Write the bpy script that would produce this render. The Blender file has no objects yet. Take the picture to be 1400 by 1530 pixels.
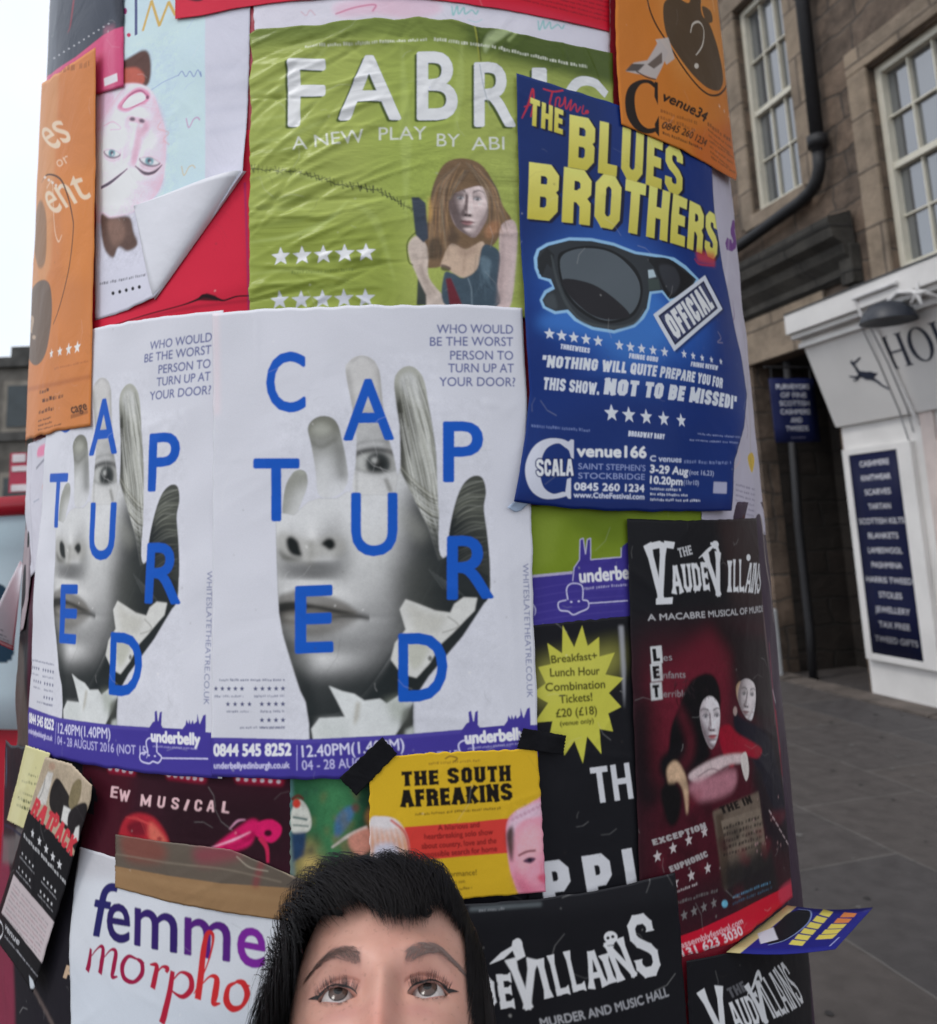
import bpy, bmesh, math, random
import numpy as np
from mathutils import Vector, Matrix
# ------------------------------------------------------------------ camera, sky, sun, exposure
scene = bpy.context.scene
C = scene.collection
F, CX, PITCH, ROLL = 1300.0, 700.0, math.radians(10), math.radians(2.5)   # focal length in photo pixels (1400 x 1530)
CY = 790 - F * math.tan(PITCH)
CAM = np.array([0.0, 0.0, 1.72])
fw = np.array([0, math.cos(PITCH), math.sin(PITCH)])
u0 = np.array([0, -math.sin(PITCH), math.cos(PITCH)])
r0 = np.array([1.0, 0, 0])
rt = r0 * math.cos(ROLL) - u0 * math.sin(ROLL)
up = u0 * math.cos(ROLL) + r0 * math.sin(ROLL)
cd = bpy.data.cameras.new('camera')
cam = bpy.data.objects.new('camera', cd)
C.objects.link(cam)
cam.matrix_world = Matrix(((rt[0], up[0], -fw[0], CAM[0]), (rt[1], up[1], -fw[1], CAM[1]), (rt[2], up[2], -fw[2], CAM[2]), (0, 0, 0, 1)))
cd.sensor_width = 36
cd.sensor_fit = 'AUTO'
cd.lens = F / 1530 * 36
cd.shift_y = -(765 - CY) / 1530
cd.clip_start, cd.clip_end = 0.02, 600
cd.dof.use_dof = True
cd.dof.focus_distance = 0.84
cd.dof.aperture_fstop = 8.0
scene.camera = cam
scene.view_settings.view_transform = 'Standard'
scene.view_settings.look = 'None'
scene.view_settings.exposure = 0.0
scene.view_settings.gamma = 1
scene.render.engine = 'CYCLES'
scene.cycles.use_denoising = True
scene.cycles.max_bounces = 6
SUN_EL, SUN_AZ = math.radians(52), math.radians(-125)   # azimuth from +Y towards +X
w = bpy.data.worlds.new('World')
scene.world = w
w.use_nodes = True
nt = w.node_tree
for n in list(nt.nodes): nt.nodes.remove(n)
out = nt.nodes.new('ShaderNodeOutputWorld')
sky = nt.nodes.new('ShaderNodeTexSky')
sky.sky_type = 'NISHITA'
sky.sun_disc = False
sky.sun_elevation = SUN_EL
sky.sun_rotation = SUN_AZ
b1 = nt.nodes.new('ShaderNodeBackground'); b1.inputs[1].default_value = 0.05
nt.links.new(sky.outputs[0], b1.inputs[0])
# a closed layer of bright cloud over the clear sky, a little brighter overhead
tc = nt.nodes.new('ShaderNodeTexCoord')
sx = nt.nodes.new('ShaderNodeSeparateXYZ'); nt.links.new(tc.outputs['Generated'], sx.inputs[0])
rp = nt.nodes.new('ShaderNodeValToRGB')
rp.color_ramp.elements[0].position = 0.0; rp.color_ramp.elements[0].color = (0.80, 0.83, 0.88, 1)
rp.color_ramp.elements[1].position = 0.8; rp.color_ramp.elements[1].color = (1.0, 1.0, 1.0, 1)
nt.links.new(sx.outputs[2], rp.inputs[0])
nz = nt.nodes.new('ShaderNodeTexNoise'); nz.inputs['Scale'].default_value = 2.5; nz.inputs['Detail'].default_value = 5
nt.links.new(tc.outputs['Generated'], nz.inputs['Vector'])
mr = nt.nodes.new('ShaderNodeMapRange'); mr.inputs[1].default_value = 0.3; mr.inputs[2].default_value = 0.7; mr.inputs[3].default_value = 0.9; mr.inputs[4].default_value = 1.08
nt.links.new(nz.outputs[0], mr.inputs[0])
mx = nt.nodes.new('ShaderNodeVectorMath'); mx.operation = 'SCALE'
nt.links.new(rp.outputs[0], mx.inputs[0]); nt.links.new(mr.outputs[0], mx.inputs[3])
b2 = nt.nodes.new('ShaderNodeBackground'); b2.inputs[1].default_value = 1.0
nt.links.new(mx.outputs[0], b2.inputs[0])
ad = nt.nodes.new('ShaderNodeAddShader')
nt.links.new(b1.outputs[0], ad.inputs[0]); nt.links.new(b2.outputs[0], ad.inputs[1])
nt.links.new(ad.outputs[0], out.inputs[0])
sd = bpy.data.lights.new('sun', 'SUN')
sd.energy = 0.9; sd.angle = math.radians(14); sd.color = (1, 0.97, 0.93)
sun = bpy.data.objects.new('sun', sd); C.objects.link(sun)
sv = Vector((math.sin(SUN_AZ) * math.cos(SUN_EL), math.cos(SUN_AZ) * math.cos(SUN_EL), math.sin(SUN_EL)))
sun.rotation_euler = sv.to_track_quat('Z', 'Y').to_euler()
sun.location = (-5, -5, 12)

# ------------------------------------------------------------------ helpers
rng = np.random.default_rng(7)
def ray(px, py): return rt * (px - CX) / F + up * (CY - py) / F + fw          # direction with unit depth
def at(px, py, depth): return CAM + ray(px, py) * depth
def gnd(px, py, z=0.0):
    d = ray(px, py); return CAM + d * ((z - CAM[2]) / d[2])
def lin(c):
    c = np.asarray(c, float) / 255.0
    return np.where(c <= 0.04045, c / 12.92, ((c + 0.055) / 1.055) ** 2.4)
def enc(l):
    l = np.clip(l, 0, 1)
    return np.where(l <= 0.0031308, l * 12.92, 1.055 * l ** (1 / 2.4) - 0.055)
def tag(o, label=None, cat=None, group=None, kind=None):
    if label: o['label'] = label
    if cat: o['category'] = cat
    if group: o['group'] = group
    if kind: o['kind'] = kind
    return o
def link(o, parent=None):
    C.objects.link(o)
    if parent is not None: o.parent = parent
    return o
def empty(name, loc=(0, 0, 0)):
    o = bpy.data.objects.new(name, None); o.location = loc; o.empty_display_size = 0.1
    return link(o)
def mesh(name, verts, faces, mats, parent=None, smooth=False, mi=None, uv=None):
    me = bpy.data.meshes.new(name)
    me.from_pydata([tuple(v) for v in verts], [], [tuple(f) for f in faces])
    for m in (mats if isinstance(mats, (list, tuple)) else [mats]): me.materials.append(m)
    if mi is not None: me.polygons.foreach_set('material_index', list(mi))
    if smooth: me.polygons.foreach_set('use_smooth', [True] * len(faces))
    if uv is not None:
        l = me.uv_layers.new(name='UVMap')
        vi = np.empty(len(me.loops), np.int32); me.loops.foreach_get('vertex_index', vi)
        l.data.foreach_set('uv', np.asarray(uv, np.float32)[vi].ravel())
    me.update()
    o = bpy.data.objects.new(name, me)
    link(o)
    if parent is not None:
        o.parent = parent
        o.matrix_parent_inverse = Matrix.Translation(parent.location).inverted() if parent.type == 'EMPTY' else Matrix.Identity(4)
    return o
class MB:
    """collects boxes, prisms, tubes and lathes into one mesh"""
    def __init__(s): s.v, s.f, s.m = [], [], []
    def add(s, vs, fs, m=0):
        b = len(s.v); s.v += [tuple(v) for v in vs]; s.f += [tuple(i + b for i in f) for f in fs]; s.m += [m] * len(fs)
    def hexa(s, p, m=0):   # 8 points: bottom loop then top loop
        s.add(p, [(3, 2, 1, 0), (4, 5, 6, 7), (0, 1, 5, 4), (1, 2, 6, 5), (2, 3, 7, 6), (3, 0, 4, 7)], m)
    def tube(s, pts, r, n=10, m=0, cap=True):
        pts = [np.array(p, float) for p in pts]; rs = r if isinstance(r, (list, tuple)) else [r] * len(pts)
        vs, fs = [], []
        t0 = pts[1] - pts[0]; ref = np.array([0, 0, 1.0]) if abs(t0[2]) < 0.8 * np.linalg.norm(t0) else np.array([1.0, 0, 0])
        for i, p in enumerate(pts):
            t = (pts[min(i + 1, len(pts) - 1)] - pts[max(i - 1, 0)]); t /= np.linalg.norm(t)
            a = np.cross(ref, t); a /= np.linalg.norm(a); b = np.cross(t, a)
            for k in range(n):
                q = 2 * math.pi * k / n; vs.append(p + rs[i] * (a * math.cos(q) + b * math.sin(q)))
        for i in range(len(pts) - 1):
            for k in range(n): fs.append((i * n + k, i * n + (k + 1) % n, (i + 1) * n + (k + 1) % n, (i + 1) * n + k))
        if cap: fs += [tuple(range(n))[::-1], tuple(range((len(pts) - 1) * n, len(pts) * n))]
        s.add(vs, fs, m)
    def lathe(s, prof, c=(0, 0, 0), n=48, m=0):
        vs, fs = [], []
        for r_, z in prof:
            for k in range(n):
                q = 2 * math.pi * k / n; vs.append((c[0] + r_ * math.cos(q), c[1] + r_ * math.sin(q), c[2] + z))
        for i in range(len(prof) - 1):
            for k in range(n): fs.append((i * n + k, i * n + (k + 1) % n, (i + 1) * n + (k + 1) % n, (i + 1) * n + k))
        s.add(vs, fs, m)
    def build(s, name, mats, parent=None, smooth=False, bevel=0):
        o = mesh(name, s.v, s.f, mats, parent, smooth, s.m)
        if bevel:
            b = o.modifiers.new('bevel', 'BEVEL'); b.width = bevel; b.segments = 2; b.limit_method = 'ANGLE'
        return o
def nodes(name):
    m = bpy.data.materials.new(name); m.use_nodes = True
    t = m.node_tree; b = t.nodes['Principled BSDF']
    return m, t, b
def mat(name, rgb, rough=0.6, var=0.15, scale=6.0, bump=0.0, bscale=40.0, metal=0.0, spec=0.5, detail=5):
    """plain procedural surface: base colour broken up by noise, optional bump"""
    m, t, b = nodes(name)
    co = t.nodes.new('ShaderNodeTexCoord')
    n = t.nodes.new('ShaderNodeTexNoise'); n.inputs['Scale'].default_value = scale; n.inputs['Detail'].default_value = detail
    t.links.new(co.outputs['Object'], n.inputs['Vector'])
    r = t.nodes.new('ShaderNodeValToRGB'); e = r.color_ramp.elements
    e[0].position = 0.3; e[0].color = (*[c * (1 - var) for c in rgb], 1)
    e[1].position = 0.7; e[1].color = (*[min(1, c * (1 + var)) for c in rgb], 1)
    t.links.new(n.outputs[0], r.inputs[0]); t.links.new(r.outputs[0], b.inputs['Base Color'])
    b.inputs['Roughness'].default_value = rough; b.inputs['Metallic'].default_value = metal
    b.inputs['Specular IOR Level'].default_value = spec
    if bump:
        n2 = t.nodes.new('ShaderNodeTexNoise'); n2.inputs['Scale'].default_value = bscale; n2.inputs['Detail'].default_value = 6
        t.links.new(co.outputs['Object'], n2.inputs['Vector'])
        bp = t.nodes.new('ShaderNodeBump'); bp.inputs['Strength'].default_value = bump; bp.inputs['Distance'].default_value = 0.02
        t.links.new(n2.outputs[0], bp.inputs['Height']); t.links.new(bp.outputs[0], b.inputs['Normal'])
    return m

# ------------------------------------------------------------------ the column: an upright drum; S() says where a line of sight meets it
def _azi(px, py):
    d = ray(px, py); return math.atan2(d[0], d[1])
_l, _r = _azi(43, 600), _azi(1127, 600)
AXA, AXD = (_l + _r) / 2, 1.60
COLR = AXD * math.sin((_r - _l) / 2) - 0.008
AX = np.array([AXD * math.sin(AXA), AXD * math.cos(AXA)])
EV = -AX / AXD                                   # from the axis towards the viewer
TV = np.array([-EV[1], EV[0]])                   # to the right along the drum
def S(px, py, off=0.006):
    px = np.asarray(px, float); py = np.asarray(py, float)
    R = COLR + off
    d = rt[None] * ((px.ravel() - CX) / F)[:, None] + up[None] * ((CY - py.ravel()) / F)[:, None] + fw[None]
    hx, hy, hz = d[:, 0], d[:, 1], d[:, 2]
    A = hx * hx + hy * hy; B = hx * AX[0] + hy * AX[1]; D2 = AXD * AXD - R * R
    disc = B * B - A * D2
    miss = disc < 0
    t = (B - np.sqrt(np.maximum(disc, 0))) / A
    X = hx * t - AX[0]; Y = hy * t - AX[1]
    a = np.arctan2(X * TV[0] + Y * TV[1], X * EV[0] + Y * EV[1])
    n = np.sqrt(X * X + Y * Y)
    a = a + np.where(miss, np.sign(a) * (n - R) / R * 2.5, 0)
    h = CAM[2] + hz * t
    return (a * COLR).reshape(px.shape), h.reshape(px.shape)
def onDrum(s, h, off):
    a = np.asarray(s) / COLR; R = COLR + np.asarray(off)
    return np.stack([AX[0] + R * (EV[0] * np.cos(a) + TV[0] * np.sin(a)), AX[1] + R * (EV[1] * np.cos(a) + TV[1] * np.sin(a)), np.asarray(h) + 0 * R], -1)
# ------------------------------------------------------------------ printing: what is on a poster is rasterised from outlines, strokes and letters
def catmull(p, closed=True, n=6):
    p = np.asarray(p, float)
    if closed: q = np.vstack([p[-1:], p, p[:2]])
    else: q = np.vstack([2 * p[:1] - p[1:2], p, 2 * p[-1:] - p[-2:-1]])
    o = []
    for i in range(1, len(q) - 2):
        t = np.linspace(0, 1, n, endpoint=False)[:, None]
        a, b, c, d = q[i - 1], q[i], q[i + 1], q[i + 2]
        o.append(0.5 * (2 * b + (c - a) * t + (2 * a - 5 * b + 4 * c - d) * t ** 2 + (3 * b - a - 3 * c + d) * t ** 3))
    if not closed: o.append(q[-2:-1])
    return np.vstack(o)
def dense(p, step=8.0):
    p = np.asarray(p, float); q = np.roll(p, -1, 0); o = []
    for a, b in zip(p, q):
        k = max(1, int(np.hypot(*(b - a)) / step)); o.append(a + (b - a) * (np.arange(k) / k)[:, None])
    return np.vstack(o)
def edges_of(p): return np.hstack([p, np.roll(p, -1, 0)])
def raster(E, x0, y0, x1, y1, SS=3):
    W, H = (x1 - x0) * SS, (y1 - y0) * SS
    ax, ay, bx, by = ((E[:, 0] - x0) * SS, (E[:, 1] - y0) * SS, (E[:, 2] - x0) * SS, (E[:, 3] - y0) * SS)
    sg = np.where(by > ay, 1, -1)
    lx, ly, hx, hy = np.where(sg > 0, ax, bx), np.minimum(ay, by), np.where(sg > 0, bx, ax), np.maximum(ay, by)
    ra = np.clip(np.ceil(ly - 0.5), 0, H).astype(int); rb = np.clip(np.ceil(hy - 0.5), 0, H).astype(int)
    cnt = np.maximum(rb - ra, 0); N = cnt.sum()
    if N == 0: return np.zeros((y1 - y0, x1 - x0))
    idx = np.repeat(np.arange(len(E)), cnt)
    row = ra[idx] + np.arange(N) - np.repeat(np.cumsum(cnt) - cnt, cnt)
    t = (row + 0.5 - ly[idx]) / np.maximum(hy - ly, 1e-9)[idx]
    col = np.clip(np.ceil(lx[idx] + (hx - lx)[idx] * t - 0.5), 0, W).astype(int)
    D = np.zeros((H, W + 1), np.int32)
    np.add.at(D, (row, col), sg[idx])
    M = (np.cumsum(D[:, :W], 1) != 0).astype(np.float32)
    return M.reshape(y1 - y0, SS, x1 - x0, SS).mean((1, 3))
def blur2(a, r):
    if 0.3 < r < 1.5:
        w_ = 0.25 * min(1, r)
        for ax in (0, 1):
            b = np.pad(a, [(1, 1), (0, 0)] if ax == 0 else [(0, 0), (1, 1)], mode='edge'); n = a.shape[ax]
            a = np.take(b, range(n), ax) * w_ + a * (1 - 2 * w_) + np.take(b, range(2, n + 2), ax) * w_
        return a
    r = int(round(r))
    if r < 1: return a
    for ax in (0, 1):
        for _ in range(2):
            pad = [(r + 1, r), (0, 0)] if ax == 0 else [(0, 0), (r + 1, r)]
            c = np.cumsum(np.pad(a, pad, mode='edge'), axis=ax)
            n = a.shape[ax]
            a = (np.take(c, np.arange(2 * r + 1, 2 * r + 1 + n), ax) - np.take(c, np.arange(n), ax)) / (2 * r + 1)
    return a
_tmpc = {}
def glyphs(s):
    """outline edges of a word in the built-in font, cap height 1, first letter's left edge at 0"""
    if s in _tmpc: return _tmpc[s]
    cu = bpy.data.curves.new('word', 'FONT'); cu.body = s; cu.size = 1.0; cu.resolution_u = 4
    ob = bpy.data.objects.new('word', cu); C.objects.link(ob)
    dg = bpy.context.evaluated_depsgraph_get(); ev = ob.evaluated_get(dg); me = ev.to_mesh()
    v = np.array([x.co[:2] for x in me.vertices]).reshape(-1, 2)
    cntd = {}
    for p in me.polygons:
        vs = list(p.vertices)
        a = v[vs]; area = np.sum(a[:, 0] * np.roll(a[:, 1], -1) - np.roll(a[:, 0], -1) * a[:, 1])
        if area < 0: vs = vs[::-1]
        for i, j in zip(vs, vs[1:] + vs[:1]):
            if (j, i) in cntd: del cntd[(j, i)]
            else: cntd[(i, j)] = 1
    E = np.array([[*v[i], *v[j]] for i, j in cntd]) if cntd else np.zeros((0, 4))
    ev.to_mesh_clear(); bpy.data.objects.remove(ob); bpy.data.curves.remove(cu)
    if len(E): E[:, [0, 2]] -= E[:, [0, 2]].min()
    E = E / 0.729
    _tmpc[s] = E
    return E
# a block alphabet drawn as straight strokes with cut corners (unit box, y up); values: strokes, relative width
c_ = 0.22
BLK = {
 'A': ([[(0, 0), (.38, 1), (.62, 1), (1, 0)], [(.18, .3), (.82, .3)]], .62),
 'B': ([[(0, 0), (0, 1), (.72, 1), (1, .86), (1, .64), (.75, .53), (0, .53)], [(.75, .53), (1, .4), (1, .14), (.72, 0), (0, 0)]], .56),
 'C': ([[(1, .68), (1, .85), (.72, 1), (.28, 1), (0, .85), (0, .15), (.28, 0), (.72, 0), (1, .15), (1, .32)]], .54),
 'D': ([[(0, 0), (0, 1), (.65, 1), (1, .82), (1, .18), (.65, 0), (0, 0)]], .56),
 'E': ([[(1, 1), (0, 1), (0, 0), (1, 0)], [(0, .52), (.85, .52)]], .46),
 'F': ([[(1, 1), (0, 1), (0, 0)], [(0, .52), (.85, .52)]], .44),
 'G': ([[(1, .68), (1, .85), (.72, 1), (.28, 1), (0, .85), (0, .15), (.28, 0), (.72, 0), (1, .15), (1, .48), (.55, .48)]], .55),
 'H': ([[(0, 0), (0, 1)], [(1, 0), (1, 1)], [(0, .52), (1, .52)]], .58),
 'I': ([[(.5, 0), (.5, 1)]], .2), 'J': ([[(1, 1), (1, .15), (.72, 0), (.28, 0), (0, .15), (0, .3)]], .45),
 'K': ([[(0, 0), (0, 1)], [(1, 1), (.05, .45)], [(.3, .6), (1, 0)]], .56),
 'L': ([[(0, 1), (0, 0), (1, 0)]], .44), 'M': ([[(0, 0), (0, 1), (.5, .2), (1, 1), (1, 0)]], .75),
 'N': ([[(0, 0), (0, 1), (1, 0), (1, 1)]], .6),
 'O': ([[(.28, 0), (0, .15), (0, .85), (.28, 1), (.72, 1), (1, .85), (1, .15), (.72, 0), (.28, 0)]], .56),
 'P': ([[(0, 0), (0, 1), (.72, 1), (1, .86), (1, .6), (.72, .46), (0, .46)]], .54),
 'Q': ([[(.28, 0), (0, .15), (0, .85), (.28, 1), (.72, 1), (1, .85), (1, .15), (.72, 0), (.28, 0)], [(.6, .25), (1, -.05)]], .56),
 'R': ([[(0, 0), (0, 1), (.72, 1), (1, .86), (1, .64), (.72, .5), (0, .5)], [(.62, .5), (1, .32), (1, 0)]], .56),
 'S': ([[(1, .74), (1, .88), (.74, 1), (.26, 1), (0, .88), (0, .68), (.2, .575), (.8, .425), (1, .32), (1, .12), (.74, 0), (.26, 0), (0, .12), (0, .26)]], .58),
 'T': ([[(0, 1), (1, 1)], [(.5, 1), (.5, 0)]], .5), 'U': ([[(0, 1), (0, .15), (.28, 0), (.72, 0), (1, .15), (1, 1)]], .56),
 'V': ([[(0, 1), (.5, 0), (1, 1)]], .6), 'W': ([[(0, 1), (.25, 0), (.5, .85), (.75, 0), (1, 1)]], .85),
 'X': ([[(0, 0), (1, 1)], [(0, 1), (1, 0)]], .58), 'Y': ([[(0, 1), (.5, .48), (1, 1)], [(.5, .48), (.5, 0)]], .56), 'Z': ([[(0, 1), (1, 1), (0, 0), (1, 0)]], .5),
 '!': ([[(.5, .3), (.5, 1)], [(.5, 0), (.5, .06)]], .2), '.': ([[(.5, 0), (.5, .05)]], .2), '?': ([[(0, .75), (.2, 1), (.8, 1), (1, .8), (1, .65), (.5, .45), (.5, .3)], [(.5, 0), (.5, .06)]], .5),
 '"': ([[(.2, .8), (.2, 1)], [(.8, .8), (.8, 1)]], .32), "'": ([[(.5, .8), (.5, 1)]], .2), '-': ([[(0, .45), (1, .45)]], .35),
}
def blocks(s, t=0.2, gap=0.09, flare=0.0, widths=None):
    """stroke letters -> edges, cap height 1; flare widens the stroke ends"""
    x = 0.0; E = []
    for k, ch in enumerate(s):
        if ch == ' ': x += 0.3; continue
        st, wd = BLK[ch]
        wd = max(wd, t) * (widths or {}).get(k, 1.0)
        if ch in 'I!.\'': wd = t
        for pl in st:
            P = np.array([(x + t / 2 + a * (wd - t), t / 2 + b * (1 - t)) for a, b in pl])
            for i in range(len(P) - 1):
                p, q = P[i], P[i + 1]; d = q - p; L = np.hypot(*d)
                if L < 1e-6: continue
                d /= L; nn = np.array([-d[1], d[0]])
                def ext(j, dirn):
                    if j == 0 or j == len(P) - 1:
                        if np.allclose(P[0], P[-1]): return t * 0.3
                        return 0.0 if ch in 'SCG' else t / 2
                    a = P[j] - P[j - 1]; b = P[j + 1] - P[j]
                    cs = np.clip(a @ b / (np.hypot(*a) * np.hypot(*b) + 1e-9), -1, 1)
                    return min(t / 2 * math.tan(math.acos(cs) / 2), t * 0.6)
                e0, e1 = ext(i, -1), ext(i + 1, 1)
                A0, B0 = p - d * e0, q + d * e1
                if flare:
                    f0 = t / 2 * (1 + (flare if i == 0 else 0)); f1 = t / 2 * (1 + (flare if i == len(P) - 2 else 0)); fm = t / 2 * (1 - flare * .35)
                    m1, m2 = A0 + (B0 - A0) * .22, A0 + (B0 - A0) * .78
                    q_ = np.array([A0 + nn * f0, A0 - nn * f0, m1 - nn * fm, m2 - nn * fm, B0 - nn * f1, B0 + nn * f1, m2 + nn * fm, m1 + nn * fm])
                else:
                    q_ = np.array([A0 + nn * t / 2, A0 - nn * t / 2, B0 - nn * t / 2, B0 + nn * t / 2])
                E.append(edges_of(q_))
        x += wd + gap
    return np.vstack(E)
class Art:
    """one sheet of print. Points are given where the photograph shows them and carried onto the sheet by `m`."""
    def __init__(s, outline, base, ppm=1500.0, m=None, size=None):
        o = np.array(outline, float)
        s.m = m or (lambda x, y: S(x, y)); s.ppm = ppm
        if size is None:
            o = dense(o, 20); a, h = s.m(o[:, 0], o[:, 1])
            s.s0, s.s1, s.h0, s.h1 = a.min() - .006, a.max() + .006, h.min() - .006, h.max() + .006
        else: s.s0, s.s1, s.h0, s.h1 = size
        s.w, s.h = int((s.s1 - s.s0) * ppm), int((s.h1 - s.h0) * ppm)
        s.img = np.empty((s.h, s.w, 3), np.float32); s.img[:] = lin(base)
        s.clip = None; s.shift = (0, 0); s.k = ppm / 1330.0
    def c(s, p):
        p = np.asarray(p, float).reshape(-1, 2); a, h = s.m(p[:, 0], p[:, 1])
        return np.stack([(a + s.shift[0] - s.s0) * s.ppm, (s.h1 - h - s.shift[1]) * s.ppm], 1)
    def _put(s, E, col, a=1.0, blur=0.0, grad=None, bold=0.0):
        if len(E) == 0: return
        r = blur * s.k; R = int(3 * r + 2 + bold * s.k)
        xs, ys = E[:, [0, 2]], E[:, [1, 3]]
        x0, x1 = max(0, int(xs.min()) - R), min(s.w, int(xs.max()) + R + 2)
        y0, y1 = max(0, int(ys.min()) - R), min(s.h, int(ys.max()) + R + 2)
        if x1 <= x0 or y1 <= y0: return
        M = raster(E, x0, y0, x1, y1)
        if bold:
            b = bold * s.k; n = 8; o = M.copy()
            for q in range(n):
                dx, dy = b * math.cos(2 * math.pi * q / n), b * math.sin(2 * math.pi * q / n)
                ix, iy = int(math.floor(dx)), int(math.floor(dy)); fx, fy = dx - ix, dy - iy
                sh = lambda u, v: np.roll(np.roll(M, v, 0), u, 1)
                o = np.maximum(o, (sh(ix, iy) * (1 - fx) + sh(ix + 1, iy) * fx) * (1 - fy) + (sh(ix, iy + 1) * (1 - fx) + sh(ix + 1, iy + 1) * fx) * fy)
            M = o
        if r >= 0.6: M = blur2(M, r)
        M = M * a
        if s.clip is not None: M = M * s.clip[y0:y1, x0:x1]
        cc = lin(col)
        if grad is not None:      # (point, colour, point, colour)
            pa, pb = s.c(grad[0])[0], s.c(grad[2])[0]; d = pb - pa
            Y, X = np.mgrid[y0:y1, x0:x1]
            t = np.clip(((X - pa[0]) * d[0] + (Y - pa[1]) * d[1]) / (d @ d), 0, 1)[..., None]
            cc = lin(grad[1]) * (1 - t) + lin(grad[3]) * t
        v = s.img[y0:y1, x0:x1]
        v += (cc - v) * M[..., None]
    def _edges(s, pts, smooth):
        cs = pts if isinstance(pts[0][0], (list, tuple, np.ndarray)) else [pts]
        out = []
        for q in cs:
            q = catmull(q) if smooth else dense(q)
            out.append(edges_of(s.c(q)))
        return np.vstack(out)
    def fill(s, pts, col=(0, 0, 0), a=1.0, blur=0.0, smooth=False, grad=None): s._put(s._edges(pts, smooth), col, a, blur, grad)
    def blob(s, pts, col=(0, 0, 0), a=1.0, blur=0.0, grad=None): s.fill(pts, col, a, blur, True, grad)
    def oval(s, x, y, rx, ry, col, a=1.0, blur=0.0, rot=0.0):
        t = np.linspace(0, 2 * math.pi, 28, endpoint=False); cr, sr = math.cos(rot), math.sin(rot)
        p = np.stack([x + rx * np.cos(t) * cr - ry * np.sin(t) * sr, y + rx * np.cos(t) * sr + ry * np.sin(t) * cr], 1)
        s._put(edges_of(s.c(p)), col, a, blur)
    def mask(s, pts, smooth=True, blur=0.0):
        if pts is None: s.clip = None; return
        M = raster(s._edges(pts, smooth), 0, 0, s.w, s.h)
        s.clip = blur2(M, blur * s.k) if blur else M
    def pen(s, pts, wd, col, a=1.0, blur=0.0, smooth=True):
        p = np.asarray(pts, float)
        n0 = len(p); p = catmull(p, False, 8) if smooth and n0 > 2 else np.vstack([p[i] + (p[i + 1] - p[i]) * np.linspace(0, 1, 8)[:, None] for i in range(n0 - 1)])
        wv = np.interp(np.linspace(0, 1, len(p)), np.linspace(0, 1, len(wd)), wd) if isinstance(wd, (list, tuple)) else np.full(len(p), float(wd))
        p = s.c(p); wv = wv * s.k
        d = np.gradient(p, axis=0); d /= np.maximum(np.hypot(d[:, 0], d[:, 1]), 1e-6)[:, None]
        nn = np.stack([-d[:, 1], d[:, 0]], 1) * (wv / 2)[:, None]
        L, R = p + nn, p - nn; E = []
        for i in range(len(p) - 1): E.append(edges_of(np.array([L[i], R[i], R[i + 1], L[i + 1]])))
        s._put(np.vstack(E), col, a, blur)
    def _quad(s, G, x0, y0, x1, y1, h, h2, upv, skew):
        d = np.array([x1 - x0, y1 - y0], float); L = np.hypot(*d); d /= L
        u = np.array([d[1], -d[0]]) if upv is None else np.array(upv, float) / np.hypot(*upv)
        u = u + d * skew
        q = s.c([(x0, y0), (x1, y1), (x0 + u[0] * h, y0 + u[1] * h), (x1 + u[0] * h2, y1 + u[1] * h2)])
        W = G[:, [0, 2]].max()
        def mp(x, y):
            t = (x / W)[:, None]; y = y[:, None]
            return (q[0] * (1 - t) + q[1] * t) * (1 - y) + (q[2] * (1 - t) + q[3] * t) * y
        E = np.hstack([mp(G[:, 0], G[:, 1]), mp(G[:, 2], G[:, 3])])
        return E
    def text(s, t, x0, y0, x1, y1, h, col, a=1.0, bold=0.0, h2=None, upv=None, skew=0.0, blur=0.0, grad=None):
        s._put(s._quad(glyphs(t), x0, y0, x1, y1, h, h2 or h, upv, skew), col, a, blur, grad, bold)
    def block(s, t, x0, y0, x1, y1, h, col, th=0.2, gap=0.09, a=1.0, h2=None, upv=None, skew=0.0, flare=0.0, blur=0.0, grad=None, bold=0.0, widths=None):
        s._put(s._quad(blocks(t, th, gap, flare, widths), x0, y0, x1, y1, h, h2 or h, upv, skew), col, a, blur, grad, bold)
    def glyph(s, ch, x0, y0, x1, y1, col, bold=0.0, slant=0.0):   # one letter filling a box (top y0, bottom y1)
        G = glyphs(ch).copy(); mn = G[:, [1, 3]].min(); G[:, [1, 3]] = (G[:, [1, 3]] - mn) / (G[:, [1, 3]].max() - mn)
        s._put(s._quad(G, x0, y1, x1, y1 + slant, y1 - y0, y1 - y0, (0, -1), 0), col, 1, 0, None, bold)
    def stars(s, p0, p1, n, r, col, a=1.0, r2=None, blur=0.0):
        for i in range(n):
            t = i / max(1, n - 1); x, y = p0[0] + (p1[0] - p0[0]) * t, p0[1] + (p1[1] - p0[1]) * t
            cx, cy = s.c([(x, y)])[0]; rr = (r + ((r2 or r) - r) * t) * s.k
            q = np.array([(cx + rr * (1 if k % 2 == 0 else .42) * math.sin(k * math.pi / 5), cy - rr * (1 if k % 2 == 0 else .42) * math.cos(k * math.pi / 5)) for k in range(10)])
            s._put(edges_of(q), col, a, blur)
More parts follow.
